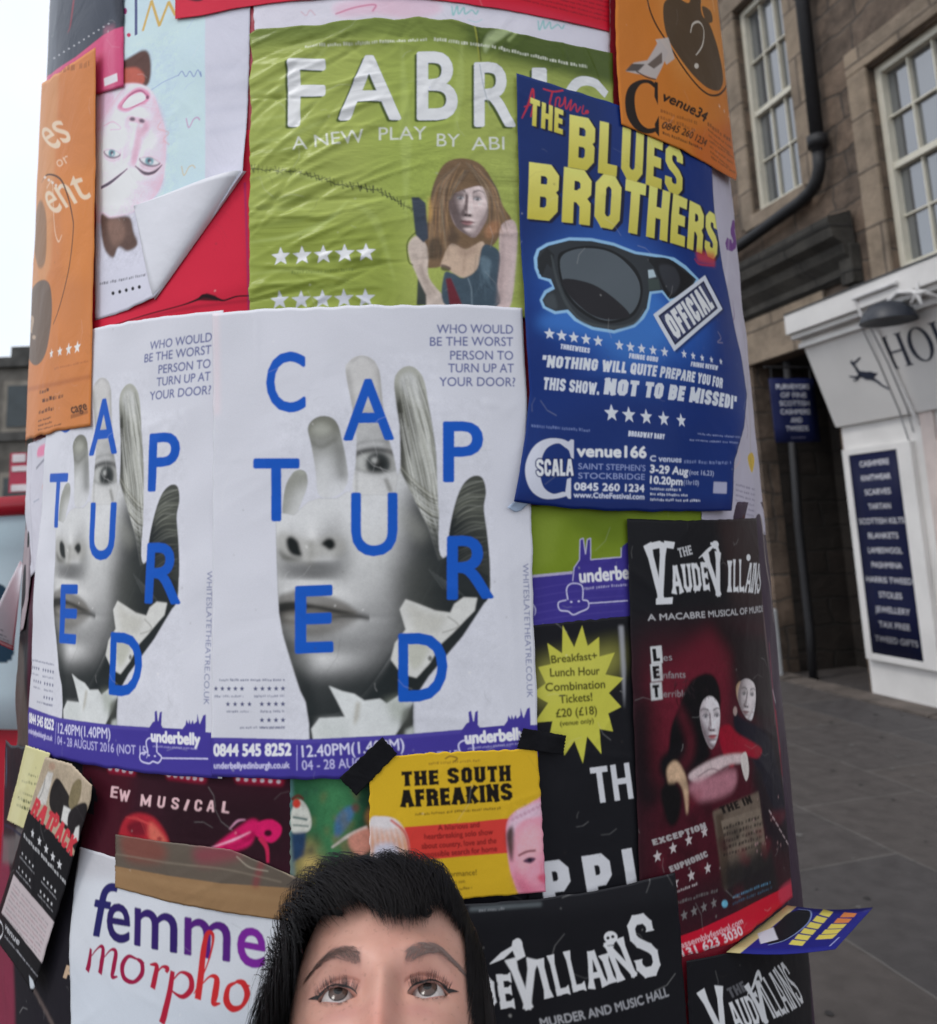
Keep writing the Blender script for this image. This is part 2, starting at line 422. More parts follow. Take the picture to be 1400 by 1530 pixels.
    def mini(s, x0, y0, x1, y1, h, col, a=0.7):   # print too small to read: a run of word-long specks
        q = random.Random(int(x0 * 7 + y0 * 13)); L = math.hypot(x1 - x0, y1 - y0); t = 0.0
        while t < L:
            n = q.uniform(1.5, 5) * h; e = min(L, t + n)
            f = lambda v: (x0 + (x1 - x0) * v / L, y0 + (y1 - y0) * v / L)
            k = t
            while k < e:
                g = min(e, k + h * q.uniform(.35, .6)); p, r_ = f(k), f(g); dy = q.uniform(.1, .3) * h
                s._put(edges_of(s.c([(p[0], p[1] + dy), (r_[0], r_[1] + dy), (r_[0], r_[1] + dy - h * q.uniform(.55, .9)), (p[0], p[1] + dy - h * q.uniform(.5, .9))])), col, a * q.uniform(.6, 1), 0)
                k = g + h * .16
            t = e + h * .45
    def soften(s, x0, y0, x1, y1, r=1.2, grain=.05, scale=3.0, seed=1):
        """halftone softness and grain over a printed photograph, faded in from its borders"""
        q = s.c([(x0, y0), (x1, y0), (x1, y1), (x0, y1)]); a0, b0 = np.maximum(q.min(0).astype(int), 0); a1, b1 = np.minimum(q.max(0).astype(int), (s.w, s.h))
        if a1 - a0 < 8 or b1 - b0 < 8: return
        v = s.img[b0:b1, a0:a1]; h_, w_ = v.shape[:2]; g_ = np.random.default_rng(seed)
        bl = np.stack([blur2(v[..., k], r * s.k) for k in range(3)], -1) if r else v.copy()
        n_ = g_.standard_normal((h_, w_)); n_ = blur2(n_, 1) * 1.6 + blur2(g_.standard_normal((h_, w_)), scale) * scale * 1.6 + blur2(g_.standard_normal((h_, w_)), scale * 4) * scale * 5
        bl = bl * np.clip(1 + grain * n_, .4, 1.8)[..., None]
        f_ = np.minimum(1, np.minimum(np.minimum(np.arange(w_), np.arange(w_)[::-1])[None] / 14.0, np.minimum(np.arange(h_), np.arange(h_)[::-1])[:, None] / 14.0))[..., None]
        v += (bl - v) * f_
    def portrait(s, cx, cy, sc, rot=0.0, squash=1.0, light=(-.5, .75, .4), lo=(20, 22, 24), hi=(212, 210, 208), amb=.15, lip=(120, 110, 104), iris=(50, 54, 54), dark=(26, 26, 28), white=(206, 206, 204), gaze=(0, 0), brow=.8, a=1.0, mouth=True, gam=1.0, nostril=.9):
        """a printed face: a modelled head-front shaded by one light, at (cx, cy) between the eyes, sc pixels to the metre"""
        cr, sr = math.cos(rot), math.sin(rot); O, Xp, Zp = s.c([(cx, cy), (cx + cr * 10, cy + sr * 10), (cx + sr * 10, cy - cr * 10)])
        Mx = np.stack([(Xp - O) / 10 * sc * squash, (Zp - O) / 10 * sc], 1)
        cs = np.array([Mx @ np.array(q) + O for q in ((-.08, -.13), (.08, -.13), (.08, .125), (-.08, .125))]); a0, b0 = np.maximum(cs.min(0).astype(int), 0); a1, b1 = np.minimum(cs.max(0).astype(int) + 1, (s.w, s.h))
        if a1 <= a0 or b1 <= b0: return
        Y, X = np.mgrid[b0:b1, a0:a1] + .5; L = np.linalg.inv(Mx) @ np.stack([(X - O[0]).ravel(), (Y - O[1]).ravel()]); x, z = L[0].reshape(X.shape), L[1].reshape(X.shape)
        px_ = 1.0 / np.sqrt(abs(np.linalg.det(Mx)))
        def hgt(x, z):
            ax = np.abs(x); g = lambda u, w_, su, sw, k: k * np.exp(-((ax - u) / su) ** 2 - ((z - w_) / sw) ** 2); S_ = lambda t: np.clip(t, 0, 1) ** 2 * (3 - 2 * np.clip(t, 0, 1))
            aa = .0745 * (1 - .34 * S_(-z / .118)); v = 1 - np.abs(x / aa) ** 2.3 - np.abs(z / np.where(z > 0, .118, .121)) ** 2.3
            t = np.clip((.014 - z) / .058, 0, 1); bl = S_((z + .058) / .010)
            d = g(.030, .026, .020, .009, .0045) + g(.031, .002, .017, .012, -.009) + g(.0315, .001, .012, .008, .0055) + g(.013, .0, .005, .013, -.006) + (.004 + .021 * t) * np.exp(-(x / (.0072 + .005 * t)) ** 2) * S_((.022 - z) / .016) * bl
            d = d + g(.0125, -.046, .0058, .0075, .009) + g(.047, -.030, .020, .018, .004) + g(.034, -.062, .012, .02, -.0025)
            d = d + np.exp(-(x / .023) ** 2) * (.0045 * np.exp(-((z + .0695) / .005) ** 2) + .0065 * np.exp(-((z + .0815) / .0062) ** 2) - .004 * np.exp(-((z + .0755) / .0018) ** 2) - .004 * np.exp(-((z + .093) / .005) ** 2)) + .009 * np.exp(-(x / .02) ** 2 - ((z + .108) / .013) ** 2)
            return .093 * np.clip(v, 1e-3, 1) ** (1 / 2.3) + d, v
        e = .0006; h0, v = hgt(x, z); nx, nz = -(hgt(x + e, z)[0] - hgt(x - e, z)[0]) / (2 * e), -(hgt(x, z + e)[0] - hgt(x, z - e)[0]) / (2 * e); nl = np.sqrt(nx * nx + nz * nz + 1)
        lv = np.array(light, float); lv /= np.linalg.norm(lv); df = np.clip((nx * lv[0] + lv[1] + nz * lv[2]) / nl, 0, 1); ax = np.abs(x)
        lum = np.clip((amb + (1 - amb) * df) * (1 - .22 * np.exp(-((ax - .031) / .017) ** 2 - ((z - .004) / .012) ** 2)), 0, 1) ** gam
        col = lin(lo) * (1 - lum[..., None]) + lin(hi) * lum[..., None]
        soft = lambda d_, w_=None: 1 / (1 + np.exp(-np.clip(d_ / (w_ or max(.0005, px_ * .6)), -30, 30)))
        def over(m, c_, k=1.0):
            nonlocal col; m = (m * k)[..., None]; col = col * (1 - m) + c_ * m
        sh = .35 + .65 * lum[..., None]
        q = (ax - .0315) / .0150; k = np.clip(1 - q * q, 0, 1); zu, zl = .0062 * k ** .75, -.0048 * k ** .9; ine = soft(np.minimum(zu - z, z - zl)) * (np.abs(q) < 1.02)
        over(ine, lin(white) * (.55 + .45 * lum[..., None])); gx = np.sign(x) * .0315 + gaze[0]; rr = np.hypot(x - gx, z - gaze[1])
        over(ine * soft(.0062 - rr), lin(iris)); over(ine * soft(.0028 - rr), lin(dark)); over(ine * soft(.0012 - np.hypot(x - gx + .002, z - gaze[1] - .002)), lin(white), .9)
        over(soft(.0014 - np.abs(z - zu - .0006)) * (np.abs(q) < 1.08), lin(dark), .9); over(soft(.0008 - np.abs(z - zl)) * (np.abs(q) < 1.0), lin(dark), .4); over(soft(.0007 - np.abs(z - zu - .0052)) * (np.abs(q) < .95), lin(dark), .35)
        sb = np.clip((ax - .0145) / .042, 0, 1); zb = .0215 + .0065 * np.sin(np.minimum(1, sb / .62) * 1.57) - .016 * np.maximum(0, sb - .55) ** 1.4 / .45 ** .4
        over(soft(.0034 * (1 - .7 * sb) - np.abs(z - zb), .0012) * (ax > .0135) * (ax < .056), lin(dark), brow)
        over(soft(1 - np.hypot((ax - .0078) / .0046, (z + .0530 - .06 * (ax - .0078)) / .0029), .14), lin(dark), nostril)
        if mouth:
            up_ = -.0755 + .0068 * np.clip(1 - (x / .0262) ** 2, 0, 1) * (1 - .28 * np.exp(-(x / .004) ** 2)); dn = -.0755 - .0092 * np.clip(1 - (x / .0235) ** 2, 0, 1)
            over(soft(np.minimum(up_ - z, z - dn) - .0002, .0011) * (ax < .0265), lin(lip) * sh, .8); over(soft(.0010 - np.abs(z + .0755 + .0010 * np.cos(x * 180)), .0006) * (ax < .0275), lin(dark), .85)
        m = soft(v, .03) * a
        if s.clip is not None: m = m * s.clip[b0:b1, a0:a1]
        w_ = s.img[b0:b1, a0:a1]; w_ += (col - w_) * m[..., None]
    def scuff(s, n, seed=3):
        q = random.Random(seed + s.w)
        for k in range(n):
            x, y = q.uniform(0, s.w), q.uniform(0, s.h); an = q.uniform(0, 6.3); L = q.uniform(6, 60); w_ = q.uniform(.5, 1.4)
            p = np.array([[x + L * t * math.cos(an + .5 * t), y + L * t * math.sin(an + .5 * t)] for t in (0, .5, 1)]); nn = np.array([-math.sin(an), math.cos(an)]) * w_
            E = edges_of(np.vstack([p + nn * .6, p[::-1] - nn * .6])); s._put(E, (225, 224, 222) if q.random() < .6 else (60, 56, 52), q.uniform(.06, .26), .6)
            if k % 2 == 0: cx, cy, r_ = q.uniform(0, s.w), q.uniform(0, s.h), q.uniform(1, 3.2); s._put(edges_of(np.array([[cx + r_ * q.uniform(.5, 1.2) * math.cos(t), cy + r_ * q.uniform(.5, 1.2) * math.sin(t)] for t in np.linspace(0, 6.28, 8)[:-1]])), (236, 234, 230) if q.random() < .5 else (70, 64, 58), q.uniform(.08, .35), .7)
    def image(s, name, gain=1.15, mottle=0.03, soft=0.9):
        l = np.stack([blur2(s.img[..., q], soft * s.k) for q in range(3)], -1) * gain if soft else s.img * gain
        g = np.random.default_rng(len(name) * 37 + s.w)
        lo = g.random((max(2, s.h // 60), max(2, s.w // 60))); yi = np.linspace(0, lo.shape[0] - 1.001, s.h); xi = np.linspace(0, lo.shape[1] - 1.001, s.w)
        y0, x0 = yi.astype(int), xi.astype(int); fy, fx = (yi - y0)[:, None], (xi - x0)[None]
        y1, x1 = np.minimum(y0 + 1, lo.shape[0] - 1), np.minimum(x0 + 1, lo.shape[1] - 1)
        n = (lo[y0][:, x0] * (1 - fx) + lo[y0][:, x1] * fx) * (1 - fy) + (lo[y1][:, x0] * (1 - fx) + lo[y1][:, x1] * fx) * fy
        l = l * (1 + mottle * (2 * n - 1) + mottle * .5 * g.standard_normal((s.h, s.w)))[..., None]
        l = np.clip(l, 0.006, 0.86)
        im = bpy.data.images.new(name, s.w, s.h, alpha=False)
        px = np.ones((s.h, s.w, 4), np.float32); px[..., :3] = enc(l)[::-1]
        im.pixels.foreach_set(px.ravel()); im.update(); im.pack()
        return im
    def material(s, name, rough=0.42, gain=1.15, bump=0.15, bscale=9.0, stretch=(1, 1, 1), coat=0.0, mottle=0.03):
        if mottle > .025 and s.ppm > 800: s.scuff(int(s.w * s.h / 9000))
        m, t, b = nodes(name)
        tx = t.nodes.new('ShaderNodeTexImage'); tx.image = s.image(name, gain, mottle); tx.extension = 'EXTEND'
        t.links.new(tx.outputs[0], b.inputs['Base Color'])
        b.inputs['Roughness'].default_value = min(.6, rough + .1); b.inputs['Specular IOR Level'].default_value = 0.10 + .16 * coat
        co = t.nodes.new('ShaderNodeTexCoord'); mp = t.nodes.new('ShaderNodeMapping'); mp.inputs['Scale'].default_value = stretch
        t.links.new(co.outputs['Object'], mp.inputs['Vector'])
        n = t.nodes.new('ShaderNodeTexNoise'); n.inputs['Scale'].default_value = bscale; n.inputs['Detail'].default_value = 4; n.inputs['Distortion'].default_value = 0.6
        t.links.new(mp.outputs[0], n.inputs['Vector'])
        bp = t.nodes.new('ShaderNodeBump'); bp.inputs['Strength'].default_value = bump; bp.inputs['Distance'].default_value = 0.01
        t.links.new(n.outputs[0], bp.inputs['Height']); t.links.new(bp.outputs[0], b.inputs['Normal'])
        return m
def resample(p, n):
    p = np.asarray(p, float); L = np.concatenate([[0], np.cumsum(np.hypot(*np.diff(p, axis=0).T))]); t = np.linspace(0, L[-1], n)
    return np.stack([np.interp(t, L, p[:, 0]), np.interp(t, L, p[:, 1])], 1)
def waves(seed, s, h, amp, fs, fh, n=7):
    g = np.random.default_rng(seed); o = 0
    for k in range(n): o = o + np.sin(s * fs * g.uniform(.5, 1.6) * (1 if g.random() < .5 else -1) + h * fh * g.uniform(.5, 1.6) + g.uniform(0, 6.3)) / n * 1.6
    return o * amp
SHEETS = 'posters and flyers pasted round the column'
def sheet(name, label, cat, art, material, top, right, bottom, left, layer, nx=44, ny=56, wr=0.0004, lifts=(), uvshift=(0, 0), seed=1, extra=None, group=SHEETS, fw_=(40, 40), crease=1.0):
    """a paper sheet on the drum between four edges (top/bottom run left to right, left/right run top to bottom); layer in mm off the drum"""
    if nx * ny < 12000: nx, ny = int(nx * 2.1), int(ny * 2.1)
    def prep(e, n):
        e = np.array(e, float); e = np.vstack([e[i] + (e[i + 1] - e[i]) * np.linspace(0, 1, 12, endpoint=(i == len(e) - 2))[:, None] for i in range(len(e) - 1)])
        a, h = S(e[:, 0], e[:, 1]); r_ = resample(np.stack([a, h], 1), n); jt = np.random.default_rng(seed * 7 + n + len(e)); k_ = np.linspace(0, 1, n)
        w_ = sum(jt.normal() * np.sin(k_ * jt.uniform(8, 90) + jt.uniform(0, 6)) for _ in range(6)) * .00028 * np.sin(k_ * math.pi)
        d_ = np.gradient(r_, axis=0); d_ /= np.maximum(np.hypot(d_[:, 0], d_[:, 1]), 1e-9)[:, None]
        return r_ + np.stack([-d_[:, 1], d_[:, 0]], 1) * (w_ + jt.normal(0, .00012, n) * np.sin(k_ * math.pi))[:, None]
    T, B, L, R = prep(top, nx), prep(bottom, nx), prep(left, ny), prep(right, ny)
    u = np.linspace(0, 1, nx)[None, :, None]; v = np.linspace(0, 1, ny)[:, None, None]
    P = (1 - v) * T[None] + v * B[None] + (1 - u) * L[:, None] + u * R[:, None] - ((1 - u) * (1 - v) * T[0] + u * (1 - v) * T[-1] + (1 - u) * v * B[0] + u * v * B[-1])
    s_, h_ = P[..., 0], P[..., 1]
    off = layer * 0.0006 + waves(seed, s_, h_, wr, fw_[0], fw_[1])
    cg = random.Random(seed * 13 + 1); cx_, cy_ = s_ - s_.min(), h_.max() - h_; sw, sh_ = cx_.max(), cy_.max()
    for _ in range(int(6 + 40 * sw * sh_ * 4)):
        a_, L_, w_ = cg.uniform(0, 3.14), cg.uniform(.012, .07), cg.uniform(.0011, .0042); px_, py_ = cx_ - cg.uniform(0, sw), cy_ - cg.uniform(0, sh_); q1, q2 = px_ * math.cos(a_) + py_ * math.sin(a_), -px_ * math.sin(a_) + py_ * math.cos(a_)
        off = off + cg.choice([1, 1, -.5]) * cg.uniform(.0002, .0007) * crease * np.exp(-(q1 / L_) ** 2) / (1 + (q2 / w_) ** 2)
    U, V = u[..., 0] + 0 * v[..., 0], v[..., 0] + 0 * u[..., 0]
    for (lu, lv, rad, hh) in lifts: off = off + hh * np.exp(-(((U - lu) ** 2 + (V - lv) ** 2) / rad ** 2))
    if extra is not None: off = off + extra(U, V, s_, h_)
    X = onDrum(s_, h_, off).reshape(-1, 3)
    fs = [(j * nx + i, j * nx + nx + i, j * nx + nx + i + 1, j * nx + i + 1) for j in range(ny - 1) for i in range(nx - 1)]
    uv = np.stack([(s_ + uvshift[0] - art.s0) / (art.s1 - art.s0), (h_ + uvshift[1] - art.h0) / (art.h1 - art.h0)], -1).reshape(-1, 2)
    o = mesh(name, X, fs, material, None, True, None, uv)
    sol = o.modifiers.new('paper', 'SOLIDIFY'); sol.thickness = 0.00025; sol.offset = -1
    tag(o, label, cat, group)
    return o
def Z(ox, oy, k, *pts): return [(ox + x / k, oy + y / k) for x, y in pts]
# ------------------------------------------------------------------ the posters, lowest first
HC = glyphs('H')[:, [1, 3]].max()
for k_ in list(_tmpc): _tmpc.pop(k_)
_g0 = glyphs
def glyphs(s, _f=_g0): 
    if ('n', s) not in _tmpc: _tmpc[('n', s)] = _f(s) / HC
    return _tmpc[('n', s)]
WHITE = (205, 205, 212)

# -- plain red card left bare where a poster has peeled
A = Art([(120, 200), (385, 200), (385, 520), (120, 520)], (205, 42, 66))
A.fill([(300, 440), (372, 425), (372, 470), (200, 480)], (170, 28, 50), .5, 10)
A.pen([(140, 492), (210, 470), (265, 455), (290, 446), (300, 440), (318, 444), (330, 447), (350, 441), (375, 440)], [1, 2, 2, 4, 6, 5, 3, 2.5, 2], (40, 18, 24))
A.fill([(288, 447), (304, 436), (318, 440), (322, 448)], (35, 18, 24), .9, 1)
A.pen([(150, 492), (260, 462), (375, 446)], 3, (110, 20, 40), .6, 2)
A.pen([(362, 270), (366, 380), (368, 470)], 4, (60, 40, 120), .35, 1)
M = A.material('red_card', .5, 1.2, .2)
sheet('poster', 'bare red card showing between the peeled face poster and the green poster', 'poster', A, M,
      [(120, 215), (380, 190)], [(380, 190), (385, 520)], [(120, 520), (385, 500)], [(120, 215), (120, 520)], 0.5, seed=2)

# -- pale blue poster with a face printed upside down, its free corner turned over
A = Art([(125, -60), (375, -60), (375, 480), (125, 490)], (196, 216, 226))
LIL = (205, 204, 216)
A.fill([(303, -60), (380, -60), (380, 480), (303, 480)], LIL)
A.fill([(125, 300), (240, 300), (365, 255), (380, 500), (125, 500)], LIL)
A.pen([(198, -30), (199, 50)], 7, (52, 52, 110), .9, .5)
A.pen([(209, 44), (222, -2), (234, 36), (248, 0), (258, 20)], 6, (205, 165, 60), .9, .6, smooth=False)
A.oval(188, 50, 3, 3, (190, 60, 90)); A.oval(182, 14, 3, 5, (150, 60, 110))
# hair at the top (upside-down chin side) and strands below
A.blob([(150, 100), (180, 88), (212, 72), (221, 92), (216, 125), (190, 130), (160, 128)], (92, 66, 60), 1, 1.5)
A.blob([(165, 108), (195, 98), (210, 108), (208, 124), (180, 128)], (190, 98, 82), .9, 2)
# face
A.blob([(146, 134), (176, 124), (206, 124), (224, 138), (234, 165), (243, 195), (243, 232), (238, 270), (224, 294), (198, 312), (162, 324), (138, 324), (136, 220)], (236, 214, 226), 1, 1.4)
for pts_, cl_, al_, bl_ in (([(205, 134), (226, 146), (240, 186), (240, 220), (222, 190), (210, 165)], (216, 160, 186), .8, 6), ([(150, 280), (196, 268), (238, 262), (222, 296), (180, 316), (146, 322)], (222, 176, 202), .8, 7), ([(140, 140), (160, 132), (168, 170), (158, 215), (140, 225)], (216, 170, 196), .7, 6), ([(182, 176), (196, 166), (210, 176), (206, 196), (190, 198)], (220, 162, 184), .8, 4), ([(146, 226), (186, 218), (196, 240), (186, 262), (148, 280)], (206, 156, 184), .65, 5), ([(198, 236), (226, 208), (240, 214), (238, 246), (206, 258)], (206, 150, 180), .65, 5)): A.blob(pts_, cl_, al_, bl_)
A.mask([(146, 134), (176, 124), (206, 124), (224, 138), (234, 165), (243, 195), (243, 232), (238, 270), (224, 294), (198, 312), (162, 324), (138, 324), (136, 220)], True, 1.2)
A.portrait(189, 232, 1060, rot=math.pi + .2, squash=.84, light=(.25, .85, -.1), lo=(186, 96, 140), hi=(248, 236, 243), amb=.3, lip=(200, 96, 140), brow=0, iris=(96, 160, 168), dark=(48, 40, 62), white=(238, 240, 244), mouth=False, a=.9); A.mask(None)
A.blob([(170, 158), (184, 140), (202, 128), (219, 136), (216, 150), (200, 157), (184, 165)], (216, 128, 164), .85, 2)
A.blob([(178, 156), (190, 142), (207, 136), (213, 146), (199, 154), (186, 160)], (244, 238, 244), 1, 1); A.pen([(175, 158), (188, 141), (204, 133), (216, 140)], [1, 3, 3, 1.5], (150, 60, 100), .85, 1); A.pen([(180, 161), (198, 156), (214, 147)], [1, 2.4, 1], (176, 84, 124), .8, 1); A.oval(216, 143, 2.4, 3, (84, 44, 66), .8, .8)
A.pen([(150, 186), (164, 180), (176, 190), (160, 192)], 1.6, (176, 92, 130), .6, .8); 
A.pen([(236, 180), (232, 190), (248, 196), (240, 206), (249, 214)], 1.8, (214, 160, 160), .7, 1)
A.pen([(146, 279), (160, 271), (174, 260), (186, 250)], [6, 7, 5, 2], (40, 34, 58), .9, 1); A.pen([(197, 246), (212, 257), (226, 255), (238, 244)], [2, 6, 6, 2], (46, 32, 54), .9, 1)
A.soften(140, 90, 262, 390, .8, .035, 3, 5)
A.blob([(225, 298), (238, 292), (241, 300), (212, 312)], (92, 76, 70), .9, 1)
A.blob([(146, 318), (160, 324), (188, 322), (195, 345), (201, 364), (186, 374), (172, 368), (164, 384), (152, 372), (146, 345)], (98, 76, 68), 1, 1.4)
A.blob([(155, 330), (175, 326), (182, 350), (165, 366)], (150, 118, 104), .6, 4)
for x_, y_, cl in ((283, 182, (190, 120, 160)), (276, 254, (205, 180, 120))): 
    A.pen([(x_ - 9, y_ - 8), (x_ - 5, y_ + 6), (x_ + 2, y_ - 6), (x_ + 8, y_ - 9), (x_ + 12, y_ - 5)], 2, cl, .8, .6)
A.pen([(222, 132), (240, 120), (262, 110)], 1.2, (120, 140, 190), .8)
A.pen([(262, 111), (268, 104), (274, 112), (280, 104), (286, 112), (292, 102), (297, 112), (296, 104)], 1.5, (90, 110, 170), .8)
A.soften(140, 300, 215, 390, .9, .05, 3, 6)
A.mini(144, 424, 218, 410, 5, (90, 90, 100), .8)
for i in range(5): A.oval(164 + i * 10.5, 437 - i * 2.2, 2.4, 2.8, (25, 25, 30))
for i in range(4): A.fill([(305, 95 + i * 32), (375, 92 + i * 30), (375, 98 + i * 30), (305, 104 + i * 32)], (190, 190, 204), .5, 4)
M_FACE = A.material('face_poster_print', .35, 1.2, .25, 14)
sheet('poster', 'pale blue poster with a pink face printed upside down and one peeled corner', 'poster', A, M_FACE,
      [(138, -60), (260, -75), (372, -80)], [(372, -80), (370, 100), (363, 258)], [(136, 478), (180, 465), (228, 444), (300, 345), (363, 258)], [(138, -60), (136, 478)], 2.0, wr=.0006, seed=3,
      lifts=[(1, 1, .18, .006), (.35, 1, .12, .003)])
# the turned-over corner: a rolled flap of the same sheet
f1, f2, f3 = [np.array(q, float) for q in ((366, 254), (228, 447), (196, 306))]
vs, fs, n_ = [], [], 18
for j in range(n_ + 1):
    t = j / n_                                    # from the crease (0) to the tip (1)
    for i in range(n_ + 1):
        q = i / n_; e = f1 * (1 - q) + f2 * q; p = e * (1 - t) + f3 * t
        a_, h_ = S(p[0], p[1])
        o_ = .0035 + .016 * math.sin(math.pi * min(1, t * 1.15 + .0)) ** .8 * (1 - .35 * q) if t < .87 else .0035
        o_ = .0022 + .0135 * max(0, math.sin(math.pi * t ** .5)) ** 1.1 * (1 - .72 * q) * (1 - t) ** .25
        vs.append(onDrum(a_, h_, o_))
for j in range(n_):
    for i in range(n_): b = j * (n_ + 1) + i; fs.append((b, b + n_ + 1, b + n_ + 2, b + 1))
flap_m = mat('paper_back', (.74, .74, .79), .45, .04, 8, .15, 14)
o = mesh('peeled_corner', vs, fs, flap_m, bpy.data.objects['poster.001'], True)
sol = o.modifiers.new('paper', 'SOLIDIFY'); sol.thickness = .0003

# -- white poster whose foot shows along the top of the green poster
A = Art([(290, -80), (930, -80), (930, 140), (290, 140)], (214, 210, 220))
A.fill([(290, -80), (930, -80), (930, 4), (790, -2), (600, -20), (290, -10)], (225, 200, 215), .6, 8)
A.blob([(500, 4), (560, -6), (640, -4), (660, 12), (620, 24), (560, 18), (510, 22)], (236, 190, 205), .9, 4)
A.pen([(500, 18), (530, 8), (560, 4), (556, 14)], 3, (180, 90, 130), .7, 1.2)
A.pen([(448, 14), (456, 20), (462, 12), (470, 20)], 2, (205, 170, 180), .8, 1)
for x_, y_ in ((676, 14), (806, 36)):
    A.pen([(x_, y_ - 8), (x_ + 2, y_ + 6), (x_ + 8, y_ - 8), (x_ + 10, y_ + 4), (x_ + 18, y_ - 6), (x_ + 20, y_ + 4), (x_ + 30, y_ - 2), (x_ + 36, y_ + 4), (x_ + 40, y_ - 2)], 2.4, (120, 190, 185), .85, 1)
A.pen([(700, 26), (712, 30), (722, 26)], 1.5, (150, 200, 200), .7, 1)
M = A.material('white_poster_print', .35, 1.2, .3, 14)
sheet('poster', 'white poster with pink and teal scrawl, only its foot showing above the green poster', 'poster', A, M,
      [(374, -80), (915, -60)], [(915, -60), (915, 130)], [(380, 120), (600, 90), (915, 130)], [(374, -80), (380, 120)], 3.0, wr=.0003, seed=4, crease=.4)

# -- red poster along the very top
A = Art([(240, -140), (930, -140), (930, 60), (240, 60)], (206, 44, 68))
A.fill([(640, -100), (930, -60), (930, 48), (800, 8), (660, -10)], (200, 24, 44), .9, 6)
A.blob([(255, -20), (290, -14), (320, -30), (300, -1), (270, -6)], (60, 34, 40), .9, 1)
for k in range(6): A.mini(770, -40 + k * 7, 912, -4 + k * 7, 3.4, (110, 20, 34), .8)
A.mini(640, -22, 760, -6, 5, (110, 20, 40), .6)
M = A.material('red_poster_print', .35, 1.15, .2, 12)
sheet('poster', 'red poster along the top edge of the picture, above the white scrawled one', 'poster', A, M,
      [(258, -130), (600, -150), (913, -110)], [(913, -110), (913, 46)], [(260, 27), (300, 22), (345, 12), (410, 2), (500, -6), (600, -6), (690, 3), (760, 13), (840, 29), (913, 46)], [(258, -130), (260, 27)], 6.2, wr=.0003, seed=5, crease=.4)

# -- dark poster with a pink foot, top left
A = Art([(60, -80), (190, -80), (190, 160), (60, 160)], (58, 64, 76))
A.fill([(60, -80), (85, -80), (80, 100), (60, 130)], (92, 98, 108), .7, 6)
A.pen([(112, -40), (106, 10), (102, 40), (98, 48)], [9, 8, 5, 2], (150, 52, 66), .9, 1.5)
A.blob([(165, -60), (190, -60), (190, 30), (172, 28)], (38, 42, 54), .9, 4)
A.fill([(60, 122), (80, 104), (110, 84), (150, 52), (168, 42), (190, 36), (190, 170), (60, 170)], (204, 72, 118), 1, .8)
A.fill([(152, 40), (168, 36), (170, 170), (152, 170)], (226, 130, 160), .35, 4)
for i in range(12): A.oval(78 + i * 7.4, 86 - i * 4.7, 1.6, 1.1, (200, 200, 205), .8)
A.fill([(152, 116), (172, 108), (173, 120), (153, 128)], (236, 226, 232), .95, 1)
M = A.material('dark_poster_print', .3, 1.15, .3, 12, coat=.4)
sheet('poster', 'dark slate poster with a pink foot at the top left of the drum', 'poster', A, M,
      [(72, -80), (182, -100)], [(182, -100), (182, 128)], [(66, 160), (182, 128)], [(72, -80), (66, 160)], 5.5, 20, 24, seed=6)

# -- orange poster, left
A = Art([(28, 60), (155, 60), (155, 670), (20, 670)], (206, 128, 70))
A.fill([(20, 60), (95, 60), (80, 400), (20, 560)], (214, 160, 112), .55, 10)
A.fill([(90, 250), (146, 250), (142, 420), (100, 420)], (216, 134, 66), .6, 12)
WT = (236, 208, 180)
A.text('es', 84, 226, 113, 210, 50, WT, .95, .6)
A.text('or', 92, 252, 110, 243, 16, WT, .7)
A.text('ent', 84, 322, 141, 296, 48, WT, .95, .6)
A.pen([(74, 282), (82, 272), (84, 300), (86, 345), (92, 362), (97, 352)], 3, WT, .85, .6)
A.pen([(66, 274), (76, 262), (94, 268), (104, 290), (112, 322), (114, 345), (108, 400), (94, 455), (84, 485)], [1, 3, 4, 4, 3.5, 3, 3, 3, 2.5], (52, 40, 34), .95, .5)
for i in range(5): A.oval(72 + i * 5.5, 266 + i * 4, 2, 2, (225, 215, 205), .9)
A.blob([(64, 420), (78, 424), (82, 450), (80, 490), (72, 530), (58, 546), (46, 532), (44, 500), (50, 440)], (106, 92, 80), .95, 1.2)
A.blob([(66, 300), (74, 330), (72, 390), (62, 400), (56, 370), (58, 320)], (130, 104, 80), .8, 3)
A.text('?', 53, 508, 64, 505, 38, (196, 170, 146), .8)
for i in range(4): A.stars((82 + i * 12.5, 529 - i * 3.2), (82 + i * 12.5, 529 - i * 3.2), 1, 12 if i > 1 else 10, (240, 232, 226))
A.mini(86, 552, 136, 541, 4, (176, 100, 60), .8)
A.fill([(40, 580), (140, 560), (140, 566), (40, 587)], (180, 104, 58), .7, 2)
DK = (84, 46, 28)
for (x0, y0, x1, y1, h) in ((64, 588, 78, 583, 6), (68, 600, 100, 592, 7), (63, 618, 84, 611, 7), (62, 630, 80, 624, 3.5), (62, 637, 82, 631, 3.5), (62, 643, 96, 634, 3)): A.mini(x0, y0, x1, y1, h, DK, 1)
A.text('cage', 112, 618, 135, 612, 13, (60, 36, 26), 1, .6)
A.fill([(110, 620), (136, 613), (136, 618), (110, 626)], (120, 70, 40), .6, 1)
A.mini(92, 108, 140, 100, 11, (120, 66, 40), .55)
M = A.material('orange_poster_print', .38, 1.1, .3, 14, coat=.2)
sheet('poster', 'narrow orange poster with white script at the left edge of the drum', 'poster', A, M,
      [(60, 130), (73, 122), (110, 98), (150, 74)], [(150, 74), (147, 250), (143, 450), (140, 637)], [(30, 665), (45, 657), (90, 644), (140, 637)], [(60, 130), (40, 400), (30, 665)], 17.0, 30, 50, wr=.0006, seed=7, lifts=[(1, 0, .2, .003)])

